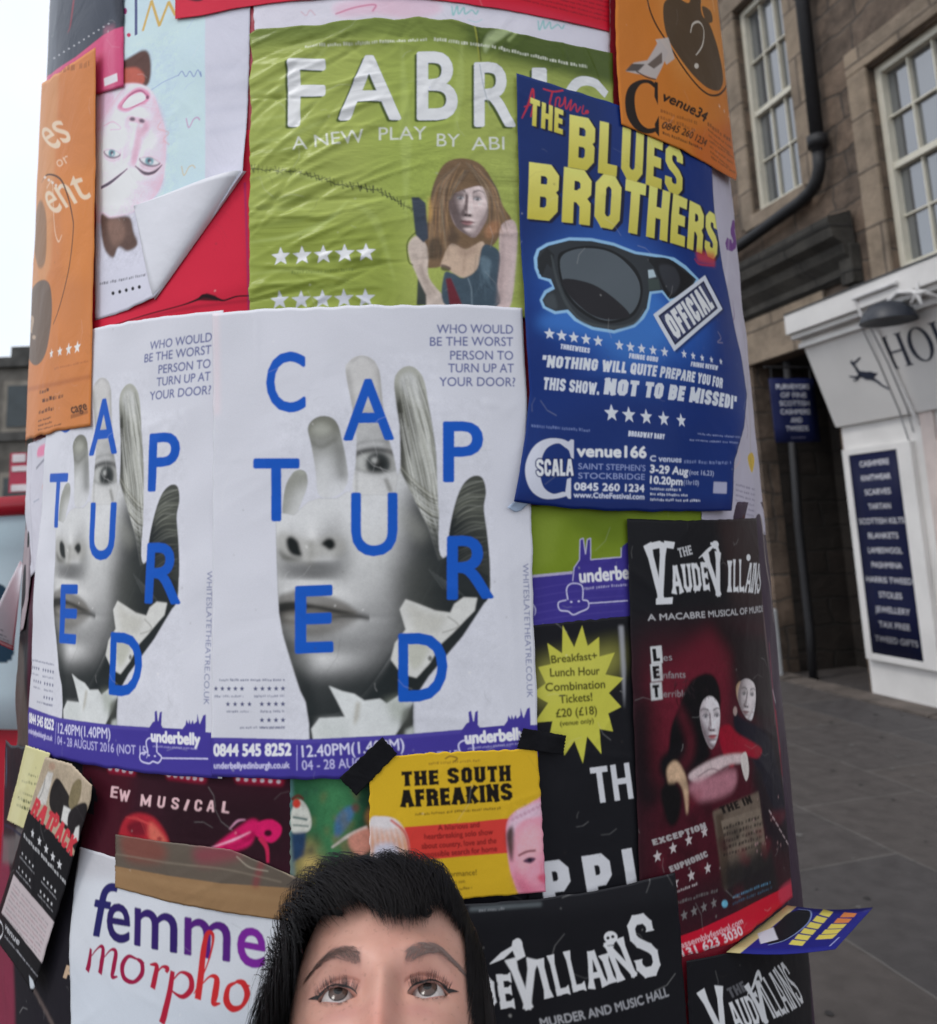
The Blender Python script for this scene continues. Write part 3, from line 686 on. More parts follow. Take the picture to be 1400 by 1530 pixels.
# -- green poster
A = Art([(365, 15), (925, 15), (925, 500), (365, 500)], (156, 167, 84))
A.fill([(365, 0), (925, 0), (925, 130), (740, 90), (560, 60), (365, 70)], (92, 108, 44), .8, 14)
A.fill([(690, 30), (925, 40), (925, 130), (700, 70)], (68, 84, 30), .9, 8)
A.fill([(560, 60), (690, 60), (680, 320), (560, 330)], (150, 166, 76), .6, 26)
A.fill([(370, 330), (600, 330), (600, 470), (370, 470)], (128, 142, 52), .6, 16)
g = random.Random(5)
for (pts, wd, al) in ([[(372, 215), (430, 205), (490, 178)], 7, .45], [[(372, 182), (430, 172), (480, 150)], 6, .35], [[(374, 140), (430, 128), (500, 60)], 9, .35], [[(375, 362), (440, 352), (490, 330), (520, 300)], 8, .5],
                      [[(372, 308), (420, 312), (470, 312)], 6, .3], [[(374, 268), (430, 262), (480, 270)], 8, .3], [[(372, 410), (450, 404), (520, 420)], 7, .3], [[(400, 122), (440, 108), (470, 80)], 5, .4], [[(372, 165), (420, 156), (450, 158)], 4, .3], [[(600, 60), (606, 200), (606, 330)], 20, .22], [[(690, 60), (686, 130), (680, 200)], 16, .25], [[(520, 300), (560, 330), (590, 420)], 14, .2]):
    A.pen(pts, [2, wd, 2], (188, 202, 124), al, 2.2)  # pale streaks: glints along the film's wrinkles, painted into the print colour
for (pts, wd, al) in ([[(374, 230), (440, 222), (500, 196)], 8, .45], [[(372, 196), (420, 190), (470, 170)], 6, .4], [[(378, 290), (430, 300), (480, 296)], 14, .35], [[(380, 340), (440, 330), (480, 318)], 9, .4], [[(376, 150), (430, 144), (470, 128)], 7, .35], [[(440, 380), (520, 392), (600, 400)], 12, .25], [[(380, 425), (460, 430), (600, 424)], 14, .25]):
    A.pen(pts, [2, wd, 2], (84, 100, 34), al, 2.5)  # dark streaks: shaded sides of those wrinkles, painted in as well
A.pen([(708, 36), (712, 60), (716, 92)], 2.5, (150, 150, 60), .8, .6); A.pen([(712, 36), (718, 92)], 2, (50, 62, 24), .8, .6)
A.blob([(722, 62), (736, 46), (772, 44), (758, 52), (732, 70), (724, 80)], (176, 190, 140), .7, 2); A.pen([(758, 62), (768, 52), (774, 44)], 4, (180, 196, 130), .7, 1.5)
SH = (74, 88, 40)
def fab(ch, x0, y0, x1, y1):
    A.glyph(ch, x0 - 4, y0 + 3, x1 - 4, y1 + 3, SH, 2.2); A.glyph(ch, x0, y0, x1, y1, (224, 224, 238), 2.6)
fab('F', 433, 91, 484, 188); fab('A', 508, 86, 597, 178); fab('B', 625, 80, 681, 178); fab('R', 710, 96, 768, 188); fab('I', 796, 104, 814, 196)
A.pen([(905, 142), (886, 124), (862, 124), (846, 150), (846, 180), (862, 200)], 17, (224, 224, 238))
A.pen([(716, 96), (722, 130), (732, 165)], 2, (150, 160, 130), .7, .7)
PL = (212, 214, 206)
for t_, a_, b_ in (('A NEW', (438, 225), (545, 213)), ('PLAY', (566, 210), (637, 209)), ('BY', (652, 219), (686, 220)), ('ABI', (704, 225), (753, 224))): A.text(t_, *a_, *b_, 19, PL, .9, -0)
A.mini(456, 72, 640, 60, 5.5, (214, 216, 200), .75); A.mini(648, 60, 740, 72, 6, (214, 216, 200), .8); A.mini(744, 74, 876, 102, 6, (214, 216, 200), .85)
for i in range(42):
    t = i / 41; x_ = 376 + t * 240; y_ = np.interp(t, [0, .3, .55, .78, 1], [252, 258, 276, 284, 314]); k = g.uniform(3, 7)
    A.pen([(x_, y_ - k), (x_ + g.uniform(-2, 5), y_ + k)], g.uniform(1, 2.6), (52, 58, 40), g.uniform(.4, .9) * (1.15 if t > .35 else .7), .5, False)
    A.pen([(x_ - 3, y_), (x_ + 5, y_ + g.uniform(-3, 4))], 1.6, (52, 58, 40), .7, .4, False)
A.stars((420, 384), (547, 378), 5, 16, (222, 222, 236)); A.stars((418, 449), (546, 446), 5, 16, (196, 198, 206))
A.mini(436, 409, 528, 404, 6, (112, 126, 60), .8)
for i in range(5): A.fill([(432 + i * 31.5, 378), (444 + i * 31.5, 376), (444 + i * 31.5, 392), (432 + i * 31.5, 393)], (90, 104, 40), .35, 2)
# printed figure: young woman with long auburn hair and a denim waistcoat
q = lambda *p: Z(600, 220, 5.884, *p)
A.blob(q((400, 130), (540, 100), (690, 150), (800, 300), (890, 520), (960, 640), (880, 740), (780, 880), (560, 900), (420, 1000), (310, 1060), (180, 1040), (160, 880), (230, 640), (260, 400), (320, 230)), (116, 92, 68), 1, .8)
A.blob(q((60, 850), (140, 780), (230, 900), (240, 1150), (420, 1390), (220, 1400), (140, 1150), (70, 980)), (196, 180, 168), 1, 1)
A.fill(q((85, 440), (150, 440), (210, 490), (235, 800), (190, 840), (120, 770)), (58, 66, 78), 1, .8)
A.pen(q((130, 740), (50, 840), (60, 1000), (100, 1040)), 2, (70, 78, 30), .9, .5)
A.fill(q((140, 1150), (215, 1300), (215, 1390), (130, 1390)), (60, 66, 62), 1, .8)
A.blob(q((860, 720), (960, 640), (1010, 720), (1005, 950), (950, 1400), (800, 1400), (850, 1050)), (198, 176, 172), 1, .9)
A.blob(q((430, 850), (560, 900), (710, 830), (720, 960), (660, 1080), (540, 1150), (380, 1060), (340, 1040)), (196, 170, 148), 1, 1)
A.blob(q((700, 890), (760, 860), (860, 940), (840, 1200), (830, 1400), (390, 1400), (370, 1120), (450, 1110), (540, 1150), (660, 1070)), (66, 82, 94), 1, .9)
A.blob(q((690, 960), (780, 1000), (760, 1150), (700, 1080)), (104, 124, 136), .8, 2)
A.fill(q((385, 1160), (430, 1150), (530, 1390), (420, 1390)), (108, 36, 46), .95, 1)
A.pen(q((580, 1150), (610, 1250), (615, 1390)), 2, (120, 136, 146), .8, .5)
FP = q((425, 440), (500, 395), (560, 372), (690, 345), (765, 420), (755, 600), (700, 720), (640, 795), (570, 770), (470, 690), (420, 560))
A.mask(FP, True, .8); A.fill(q((380, 320), (800, 320), (800, 820), (380, 820)), (150, 132, 130)); A.portrait(700, 297, 470, rot=.07, squash=.86, light=(.62, .72, .35), lo=(74, 58, 58), hi=(226, 206, 202), amb=.12, lip=(168, 104, 108), iris=(56, 52, 56), dark=(44, 36, 38), white=(206, 202, 204)); A.mask(None)
A.blob(q((410, 440), (480, 400), (500, 520), (470, 640), (420, 560)), (100, 84, 80), .55, 3)
def strand(x0, y0, x1, y1, x2, y2, w_, cl, al): A.pen(q((x0, y0), (x1, y1), (x2, y2)), [w_ * .4, w_, w_ * .4], cl, al, .7)
HB = [(164, 124, 84), (142, 112, 90), (78, 62, 52), (182, 144, 102), (134, 126, 108), (62, 52, 46), (104, 88, 72), (96, 86, 76)]
for k in range(60):
    t = g.random(); strand(520 - 60 * t, 130 + 50 * t, 400 - 120 * t + g.uniform(-30, 30), 400 + g.uniform(-60, 60), 420 - 190 * t + g.uniform(-40, 60), 760 + g.uniform(-80, 260), g.uniform(1, 2.6), g.choice(HB), .55)
    strand(560 + 120 * t, 130 + 60 * t, 760 + 80 * t + g.uniform(-30, 20), 430 + g.uniform(-60, 60), 740 + 200 * t + g.uniform(-50, 20), 720 + g.uniform(-60, 90), g.uniform(1, 2.4), g.choice(HB), .55)
for k in range(12): strand(560 + g.uniform(-30, 50), 200, 480 + g.uniform(-30, 40), 330, 420 + g.uniform(-20, 20), 470, g.uniform(1.2, 2.6), g.choice(HB), .6)
A.blob(q((740, 700), (840, 650), (830, 760), (740, 800)), (188, 130, 92), .45, 2.5); A.blob(q((240, 430), (270, 560), (250, 660), (225, 620)), (204, 160, 92), .6, 1.5); A.blob(q((230, 840), (330, 800), (360, 950), (240, 980)), (52, 48, 42), .6, 3); A.blob(q((420, 700), (500, 760), (480, 860), (400, 840)), (70, 58, 50), .6, 3)
A.blob(q((350, 1030), (430, 1060), (410, 1090), (350, 1080)), (60, 48, 46), .8, 1)
for k in range(16): A.pen(q((g.uniform(640, 830), g.uniform(930, 1200)), (g.uniform(600, 820), g.uniform(1200, 1380))), [.5, 1.6, .5], g.choice([(92, 112, 124), (44, 56, 66)]), .5, .7)
A.pen(q((200, 900), (180, 1100), (300, 1300)), [2, 5, 3], (160, 142, 130), .7, 2); A.pen(q((890, 760), (880, 1000), (850, 1380)), [3, 6, 6], (158, 138, 136), .7, 2.4)
A.pen(q((100, 880), (150, 1050), (260, 1330)), [3, 7, 8], (150, 134, 124), .5, 3); A.pen(q((990, 760), (985, 1000), (930, 1380)), [3, 6, 8], (220, 200, 196), .5, 3); A.blob(q((480, 860), (560, 900), (660, 860), (640, 930), (520, 960)), (160, 134, 118), .6, 3); A.pen(q((560, 940), (545, 1040), (540, 1120)), 3, (150, 122, 106), .6, 2)
A.soften(606, 236, 778, 462, .9, .05, 2, 12)
M = A.material('green_poster_print', .2, 1.2, .55, 7, (1, 1, 2.2), coat=.35)
CR = []
gq = random.Random(44)
for k in range(150):
    left = gq.random() < .62; cu, cv = (gq.uniform(0, .32) if left else gq.uniform(.1, 1)), (gq.random() if left else gq.choice([gq.uniform(0, .16), gq.random()]))
    an = gq.gauss(.28, .28) if left else gq.gauss(1.2, .7); CR.append((cu * .46, cv * .40, math.cos(an), math.sin(an), gq.uniform(.02, .09) if left else gq.uniform(.015, .06), gq.uniform(.0012, .0035), gq.choice([1, 1, -1]) * gq.uniform(.0006, .0026) * (1 if left else .55)))
def wrink(U, V, s_, h_):
    X_, Y_ = (s_ - s_.min()), (h_.max() - h_); o = 0 * X_
    for (cx, cy, c, s, L, w_, a) in CR:
        dx_, dy_ = X_ - cx, Y_ - cy; q_ = dx_ * c - dy_ * s; p_ = dx_ * s + dy_ * c + .25 * np.sin(q_ * 40) * w_ * 2
        o = o + a * np.exp(-(q_ / L) ** 2) / (1 + (p_ / w_) ** 2)
    return o + .0028
sheet('poster', 'crumpled green poster for a new play with a long-haired woman', 'poster', A, M,
      [(373, 52), (384, 44), (440, 40), (480, 38), (520, 30), (560, 28), (590, 30), (620, 26), (675, 30), (720, 42), (752, 45), (800, 57), (915, 80)], [(915, 80), (920, 480)], [(374, 480), (600, 470), (920, 485)], [(373, 52), (378, 90), (373, 120), (376, 160), (373, 200), (375, 260), (373, 300), (374, 480)], 7.0, 190, 170, wr=.0004, seed=8, extra=wrink)

# -- the two white posters lettered C A P T U R E D: one print, pasted twice
A = Art([(300, 440), (815, 440), (815, 1185), (300, 1185)], (205, 205, 212))
NV, BL = (64, 74, 132), (22, 84, 180)
sa, ha = S(663, 719); sb, hb = S(223, 733)
DSH = (float(sa - sb), float(ha - hb))          # from the left copy to the right one
A.fill([(322, 455), (330, 455), (330, 620), (322, 620)], (226, 206, 210), .6, 4)
# finger tips
A.mask([(424, 770), (427, 730), (438, 708), (450, 702), (459, 708), (460, 726), (452, 748), (440, 775)])
A.fill([(415, 695), (470, 695), (470, 790), (415, 790)], (146, 146, 138)); A.fill([(440, 735), (470, 720), (470, 800), (420, 800)], (200, 200, 198), .9, 9); A.pen([(430, 716), (442, 704), (456, 708)], 3, (170, 172, 160), .8, 1.5)
A.mask([(461, 641), (468, 628), (482, 622), (497, 625), (506, 636), (511, 655), (518, 690), (520, 720), (505, 740), (478, 740), (472, 700), (466, 665)])
A.fill([(455, 615), (525, 615), (525, 745), (455, 745)], (128, 128, 118), grad=((485, 640), (118, 118, 108), (492, 735), (205, 205, 206)))
A.blob([(466, 640), (482, 632), (496, 640), (488, 650), (472, 650)], (168, 168, 158), .8, 4); A.pen([(462, 658), (480, 668), (504, 656)], 4, (86, 86, 78), .7, 3); A.fill([(474, 690), (490, 680), (492, 745), (476, 745)], (205, 205, 204), .8, 7); A.fill([(500, 660), (515, 670), (520, 720), (505, 715)], (96, 96, 92), .6, 5)
A.mask([(517, 556), (522, 541), (534, 533), (548, 533), (560, 541), (567, 556), (570, 580), (572, 605), (576, 640), (590, 690), (591, 740), (532, 740), (532, 690), (533, 650), (527, 610)])
FKW = dict(light=(-.14, .95, .26), lo=(22, 26, 28), hi=(216, 215, 213), amb=.22, lip=(104, 100, 94), iris=(44, 48, 48), dark=(30, 32, 32), white=(190, 190, 186), gaze=(.001, -.0005), nostril=0)
A.fill([(510, 525), (600, 525), (600, 745), (510, 745)], (196, 194, 191)); A.portrait(468, 692, 2950, **FKW)
A.fill([(510, 525), (600, 525), (600, 620), (510, 640)], (192, 189, 186), .8, 12)
A.pen([(518, 552), (526, 600), (533, 640)], 8, (128, 126, 122), .6, 3.5); A.pen([(566, 546), (573, 600), (577, 655), (590, 700)], 7, (120, 118, 114), .6, 3.5); A.pen([(524, 542), (542, 532), (562, 544)], 3, (150, 148, 144), .6, 2)
A.pen([(576, 715), (584, 735)], 6, (90, 88, 80), .7, 2); A.pen([(533, 664), (533, 740)], 3, (110, 108, 102), .5, 2)
A.mask([(589, 575), (592, 560), (602, 550), (614, 548), (626, 556), (634, 572), (640, 605), (646, 640), (651, 680), (653, 730), (655, 770), (658, 830), (690, 845), (692, 905), (600, 900), (590, 800), (597, 740), (598, 690), (597, 640), (592, 605)])
A.fill([(580, 540), (700, 540), (700, 920), (580, 920)], (168, 168, 158)); A.blob([(596, 570), (612, 556), (628, 576), (634, 612), (612, 600)], (186, 186, 182), 1, 3)
A.blob([(589, 575), (598, 590), (612, 608), (632, 616), (626, 660), (610, 690), (598, 650)], (62, 62, 54), .95, 4); A.pen([(597, 600), (600, 680), (607, 730)], 11, (50, 50, 44), .9, 3); A.fill([(604, 740), (660, 700), (662, 800), (610, 800)], (96, 96, 84), .6, 8)
hr = random.Random(11)
for k in range(170):
    t = hr.random(); x0 = 598 + 34 * t + hr.uniform(-3, 3); y0 = 560 + 90 * hr.random()
    A.pen([(x0, y0), (x0 + 12 + 8 * t, y0 + 62), (x0 + 30, y0 + 135), (x0 + 48, y0 + 190)], [.6, hr.uniform(.7, 1.9), .5], hr.choice([(222, 222, 216), (206, 206, 198), (84, 84, 74), (64, 64, 56), (140, 140, 128), (190, 190, 180)]), .55, .5)
for k in range(90):
    y0 = 690 + 110 * hr.random()
    A.pen([(596, y0), (618, y0 + 24), (645, y0 + 46), (668, y0 + 50)], [.6, hr.uniform(.7, 1.9), .5], hr.choice([(222, 222, 216), (206, 206, 196), (90, 90, 80), (130, 128, 112), (66, 66, 58)]), .5, .5)
A.fill([(585, 800), (700, 770), (700, 930), (585, 930)], (46, 50, 50), .9, 18)
A.mask([(667, 850), (670, 800), (676, 765), (684, 738), (694, 720), (708, 711), (720, 715), (725, 735), (722, 760), (727, 800), (731, 850), (728, 895), (700, 905), (670, 900)])
A.fill([(655, 705), (740, 705), (740, 910), (655, 910)], (70, 72, 66)); A.fill([(660, 780), (690, 760), (690, 910), (660, 910)], (34, 38, 40), .9, 8)
for k in range(80):
    y0 = hr.uniform(720, 850); A.pen([(676 + hr.uniform(-6, 6), y0 + 14), (700 + hr.uniform(-5, 5), y0), (727, y0 - 6 + hr.uniform(-4, 8))], [.5, hr.uniform(.8, 2.4), .5], hr.choice([(150, 152, 138), (120, 122, 110), (44, 46, 44), (90, 92, 84), (180, 182, 170)]), .42, .7)
A.fill([(660, 790), (690, 776), (735, 800), (735, 910), (660, 910)], (34, 38, 40), .75, 12)
# lower face
FACE = [(414, 765), (414, 800), (415, 830), (417, 880), (419, 915), (424, 945), (434, 980), (443, 1010), (450, 1032), (458, 1048), (463, 1080), (464, 1110), (617, 1110), (617, 1045), (640, 1010), (690, 950), (728, 892), (728, 860), (668, 830), (655, 838), (640, 790), (596, 700), (590, 740), (532, 740), (520, 735), (505, 745), (478, 745), (462, 750), (440, 770)]
A.mask(FACE, False, 1.0)
A.fill([(400, 730), (745, 690), (745, 1120), (400, 1120)], (40, 44, 45))
A.portrait(468, 692, 2950, **FKW)
A.fill([(395, 715), (520, 705), (610, 715), (600, 790), (530, 800), (500, 770), (440, 790), (405, 800)], (208, 208, 208), .92, 13); A.fill([(430, 745), (500, 745), (500, 790), (445, 790)], (206, 206, 205), .8, 9); A.fill([(510, 870), (575, 870), (575, 780), (525, 790)], (204, 204, 202), .6, 14)
A.blob([(412, 806), (424, 794), (444, 800), (466, 808), (490, 800), (512, 804), (518, 820), (504, 832), (482, 831), (464, 840), (440, 838), (424, 834)], (150, 148, 140), .55, 4)
A.blob([(417, 820), (430, 829), (454, 835), (440, 839), (424, 836)], (84, 84, 78), .8, 2.5); A.blob([(429, 806), (436, 801), (446, 808), (450, 820), (452, 831), (438, 829), (431, 820)], (24, 28, 28), 1, 2); A.blob([(481, 812), (490, 804), (499, 806), (502, 816), (494, 822), (486, 817)], (20, 24, 24), 1, 1.8)
A.pen([(465, 806), (467, 824), (464, 846)], [9, 7, 4], (120, 118, 110), .55, 3.5)
A.blob([(417, 893), (436, 883), (452, 880), (470, 885), (500, 892), (520, 902), (535, 917), (510, 919), (480, 930), (450, 932), (418, 928)], (104, 100, 94), .8, 2.4); A.blob([(417, 902), (440, 898), (470, 903), (500, 909), (534, 917), (505, 916), (470, 909), (440, 912), (417, 914)], (38, 38, 36), .95, 1.6); A.blob([(424, 920), (452, 918), (492, 920), (484, 926), (450, 928)], (150, 147, 140), .7, 2.5)
A.pen([(424, 940), (460, 944), (500, 938)], [4, 7, 4], (96, 94, 86), .45, 4)
A.fill([(606, 730), (745, 730), (745, 1000), (640, 1000), (610, 900)], (38, 42, 43), .95, 17); A.fill([(590, 745), (640, 790), (632, 815), (600, 790)], (150, 150, 142), .5, 9)
A.pen([(414, 870), (421, 940), (436, 990), (452, 1040), (464, 1108)], [4, 12, 24, 34, 30], (30, 34, 36), .8, 6)
A.fill([(430, 985), (490, 1004), (560, 1000), (620, 950), (650, 990), (617, 1115), (450, 1115)], (34, 39, 40), .9, 13); A.fill([(420, 930), (470, 980), (460, 1010), (425, 980)], (60, 62, 58), .7, 9); A.fill([(585, 850), (640, 820), (650, 930), (600, 960)], (70, 72, 68), .6, 14)
for k in range(6): A.pen([(640 + 6 * k, 850 + 4 * k), (662 + 6 * k, 880 + 2 * k)], 1, (120, 124, 122), .4, .8)
A.mask(None)
PAPER = (204, 203, 198)
A.fill([(597, 910), (606, 895), (625, 902), (650, 912), (672, 915), (678, 902), (692, 892), (712, 893), (708, 912), (695, 925), (676, 945), (658, 962), (642, 990), (622, 1012), (600, 1006), (584, 985), (590, 960), (606, 940)], PAPER, 1, .8)
A.fill([(606, 900), (640, 915), (668, 920), (655, 945), (620, 945)], (184, 182, 172), .7, 4); A.pen([(668, 920), (684, 935), (660, 945)], 2, (140, 138, 130), .7, 1); A.blob([(618, 950), (640, 960), (634, 985), (618, 1000), (608, 975)], (176, 176, 160), .7, 3); A.oval(642, 983, 3, 4, (60, 60, 56), .8, 1)
A.fill([(470, 1110), (466, 1088), (478, 1072), (516, 1070), (505, 1048), (492, 1024), (512, 1032), (530, 1036), (545, 1046), (568, 1043), (578, 1050), (596, 1038), (616, 1034), (617, 1048), (606, 1075), (590, 1098), (588, 1112)], (206, 208, 206), 1, .8)
A.pen([(536, 1048), (533, 1070), (530, 1082)], [6, 7, 2], (168, 164, 152), .8, 2); A.fill([(476, 1075), (520, 1074), (520, 1100), (474, 1104)], (188, 192, 188), .6, 5); A.fill([(600, 1060), (617, 1050), (617, 1112), (594, 1112)], (64, 66, 62), .9, 3); A.fill([(606, 1090), (618, 1084), (618, 1112), (604, 1112)], (186, 190, 184), .9, 2); A.fill([(574, 1046), (612, 1036), (604, 1072), (590, 1080)], (150, 156, 142), .6, 5)
A.soften(412, 600, 735, 1108, .9, .03, 3, 9); A.soften(512, 526, 660, 760, .6, .03, 3, 10)
# letters
for ch, x0, y0, x1, y1, sl in (('C', 401, 528, 456, 615, 0), ('A', 515, 569, 587, 657, -1), ('P', 663, 632, 719, 719, 0), ('T', 382, 687, 447, 777, 0), ('U', 527, 738, 592, 829, 0), ('R', 669, 803, 735, 894, -2), ('E', 444, 877, 497, 974, -2), ('D', 597, 948, 666, 1046, -2)):
    A.glyph(ch, x0, y0, x1, y1, BL, 2.0, sl)
for t_, x0, y0, x1 in (('WHO WOULD', 652, 499, 765), ('BE THE WORST', 642, 517.5, 765), ('PERSON TO', 672, 538, 765), ('TURN UP AT', 669, 557, 766), ('YOUR DOOR?', 656, 577.5, 768)): A.text(t_, x0, y0, x1, y0 + .5, 13, NV, .95, .15)
A.text('WHITESLATETHEATRE.CO.UK', 779, 842, 786, 1042, 8.5, (84, 92, 140), .85)
TX = (74, 78, 112)
A.mini(330, 1016, 427, 1016, 4.5, TX, .8)
for y_, xs in ((1028, ((325, 364), (384, 424))), (1051, ((343, 375), (393, 424))), (1075, ((393, 424),))):
    for a_, b_ in xs:
        n = 5 if b_ - a_ > 36 else 4; A.stars((a_, y_), (b_, y_), n, 4, TX); A.mini(a_ - 2, y_ + 12, b_ + 2, y_ + 12, 4.5, TX, .7)
A.mini(360, 1087, 427, 1087, 4.5, TX, .7)
# purple foot band with the upside-down cow
PU = (66, 56, 142)
A.fill([(300, 1101), (322, 1101), (455, 1104), (610, 1096), (690, 1089), (815, 1081), (815, 1185), (300, 1185)], PU)
A.fill([(322, 1101), (455, 1104), (610, 1096), (700, 1088), (700, 1094), (610, 1102), (455, 1110), (322, 1107)], (84, 74, 158), .6, 1)
COW = [(686, 1104), (689, 1090), (696, 1080), (700, 1078), (699, 1063), (703, 1061), (706, 1077), (707, 1077), (709, 1063), (713, 1061), (713, 1082), (716, 1086), (752, 1083), (757, 1076), (758, 1068), (762, 1074), (763, 1067), (766, 1074), (769, 1067), (771, 1073), (776, 1068), (776, 1056), (780, 1070), (781, 1072), (786, 1058), (790, 1056), (792, 1100)]
A.fill(COW, PU)
A.text('underbelly', 695, 1110, 783, 1103, 17, (235, 232, 244), 1, .9)
A.mini(698, 1118, 780, 1110, 4, (170, 164, 210), .7)
A.text('0844 545 8252', 322, 1128, 436, 1127, 17, (236, 234, 246), 1, .8); A.text('underbellyedinburgh.co.uk', 322, 1147, 434, 1146, 9, (214, 210, 236), 1, .3)
A.pen([(445, 1112), (445, 1150)], 1.5, (170, 164, 214), .9, 0, False)
A.text('12.40PM(1.40PM)', 453, 1130, 604, 1119, 17, (214, 212, 236), 1, .2); A.text('04 - 28 AUGUST 2016 (NOT 15)', 453, 1149, 690, 1133, 14, (190, 186, 224), 1, .1)
A.shift = DSH      # the snout is only seen on the left copy
LT = (206, 202, 232)
A.pen([(222, 1124), (220, 1107), (227, 1102), (235, 1107), (236, 1124)], 2.2, LT, .95); A.pen([(221, 1123), (211, 1126), (212, 1136), (224, 1140), (230, 1137), (238, 1139), (243, 1131), (237, 1124)], 2.2, LT, .95); A.oval(224, 1128, 1.6, 1.2, LT); A.oval(233, 1129, 1.6, 1.2, LT); A.pen([(243, 1132), (312, 1133)], 2, LT, .9, 0, False)
A.shift = (0, 0)
M_CAP = A.material('captured_print', .33, 1.2, .22, 7, coat=.25)
sheet('poster', 'white CAPTURED poster wrapping out of sight at the left of the drum', 'poster', A, M_CAP,
      [(72, 520), (145, 490), (230, 475), (335, 464)], [(335, 464), (330, 800), (333, 1163)], [(44, 1122), (130, 1142), (230, 1156), (333, 1163)], [(72, 520), (70, 665), (64, 780), (56, 880), (50, 1000), (44, 1065), (44, 1122)], 13.0, 60, 60, wr=.0007, seed=9, uvshift=DSH, lifts=[(0, .6, .15, .003)])
sheet('poster', 'white CAPTURED poster in the middle of the drum, seen whole', 'poster', A, M_CAP,
      [(321, 470), (400, 462), (560, 457), (700, 456), (779, 461)], [(779, 461), (786, 620), (794, 850), (803, 1130)], [(318, 1159), (430, 1164), (530, 1162), (650, 1154), (803, 1132)], [(321, 470), (320, 800), (318, 1159)], 15.0, 60, 60, wr=.0007, seed=10, lifts=[(.0, .0, .12, .002), (1, .4, .1, .002)])

# -- green and purple remnant of a second play poster
A = Art([(785, 750), (1085, 750), (945, 950), (785, 950)], (122, 142, 40))
A.blob([(850, 770), (930, 765), (930, 810), (880, 800)], (98, 118, 30), .7, 10); A.fill([(800, 770), (840, 768), (830, 840), (800, 850)], (138, 156, 60), .6, 8)
A.fill([(785, 862), (858, 855), (945, 846), (945, 950), (785, 950)], PU)
A.fill([(785, 860), (858, 853), (858, 857), (785, 864)], (196, 186, 220), .8, .5)
A.fill([(854, 870), (858, 848), (866, 838), (868, 806), (873, 804), (877, 828), (880, 806), (884, 804), (884, 836), (930, 832), (932, 816), (945, 806), (945, 880)], PU)
A.pen([(857, 868), (859, 848), (867, 836), (868, 806), (873, 804), (876, 828), (879, 806), (884, 804), (884, 836), (930, 832), (930, 818)], 1.8, (196, 190, 222), .9, .3, False)
A.text('underbelly', 868, 870, 960, 862, 19, (236, 234, 244), 1, 1.0); A.mini(874, 880, 940, 874, 5, (180, 174, 214), .8)
A.pen([(850, 896), (848, 880), (854, 872), (866, 872), (872, 878), (872, 896)], 2.2, LT); A.pen([(848, 896), (836, 900), (838, 911), (850, 913), (858, 918), (868, 914), (880, 908), (880, 898), (872, 896)], 2.2, LT); A.oval(855, 899, 1.8, 1.5, LT); A.oval(866, 898, 1.8, 1.5, LT); A.pen([(882, 901), (940, 897)], 2, LT, .9, 0, False)
for k in range(5): A.pen([(800, 880 + k * 12), (850, 872 + k * 12), (935, 868 + k * 11)], 1.2, (96, 84, 168), .5, 1)
A.text(')', 798, 915, 803, 914, 14, LT, .8)
M = A.material('green_remnant_print', .33, 1.1, .3, 10)
sheet('poster', 'green and purple remnant of a poster under the blue one', 'poster', A, M, [(788, 750), (1078, 750)], [(1078, 750), (1078, 800), (945, 935)], [(790, 942), (945, 930)], [(788, 755), (790, 942)], 6.0, 30, 30, seed=11)

# -- black poster with a yellow starburst
A = Art([(780, 910), (970, 900), (970, 1370), (780, 1370)], (30, 30, 34))
sc = np.array([864, 1036.]); pts = []
nsp = 15
for k in range(nsp * 2):
    t = 2 * math.pi * k / (nsp * 2) + .1; rr = 1.0 if k % 2 == 0 else .70
    rr *= 1 + .05 * math.sin(k * 2.3)
    pts.append((sc[0] + 68 * rr * math.sin(t), sc[1] - 102 * rr * math.cos(t)))
YL = (200, 196, 78)
A.fill(pts, YL)
A.fill([(800, 990), (930, 960), (930, 1000), (800, 1060)], (212, 208, 100), .4, 14)
OL = (62, 60, 26)
for t_, x0, y0, x1, y1, h in (('Breakfast+', 825, 991, 893, 985, 11), ('Lunch Hour', 823, 1011, 897, 1008, 12), ('Combination', 816, 1033, 905, 1028, 12), ('Tickets!', 837, 1051, 886, 1047, 12), ('£20 (£18)', 832, 1072, 893, 1067, 12), ('(venue only)', 838, 1085, 888, 1080, 7)): A.text(t_, x0, y0, x1, y1, h, OL, 1, .35)
WL = (214, 214, 218)
A.block('TH', 889, 1201, 948, 1193, 54, WL, .16, .1); A.block('PPI', 816, 1362, 956, 1340, 74, WL, .22, .28)
A.fill([(925, 935), (932, 935), (936, 1000), (934, 1060)], (180, 180, 186), .7, 2)
M = A.material('black_starburst_print', .32, 1.1, .25, 9)
sheet('poster', 'black poster with a yellow starburst of ticket prices', 'poster', A, M, [(792, 935), (965, 918)], [(965, 918), (968, 1350)], [(790, 1365), (968, 1345)], [(792, 935), (790, 1365)], 7.5, 30, 50, seed=12)

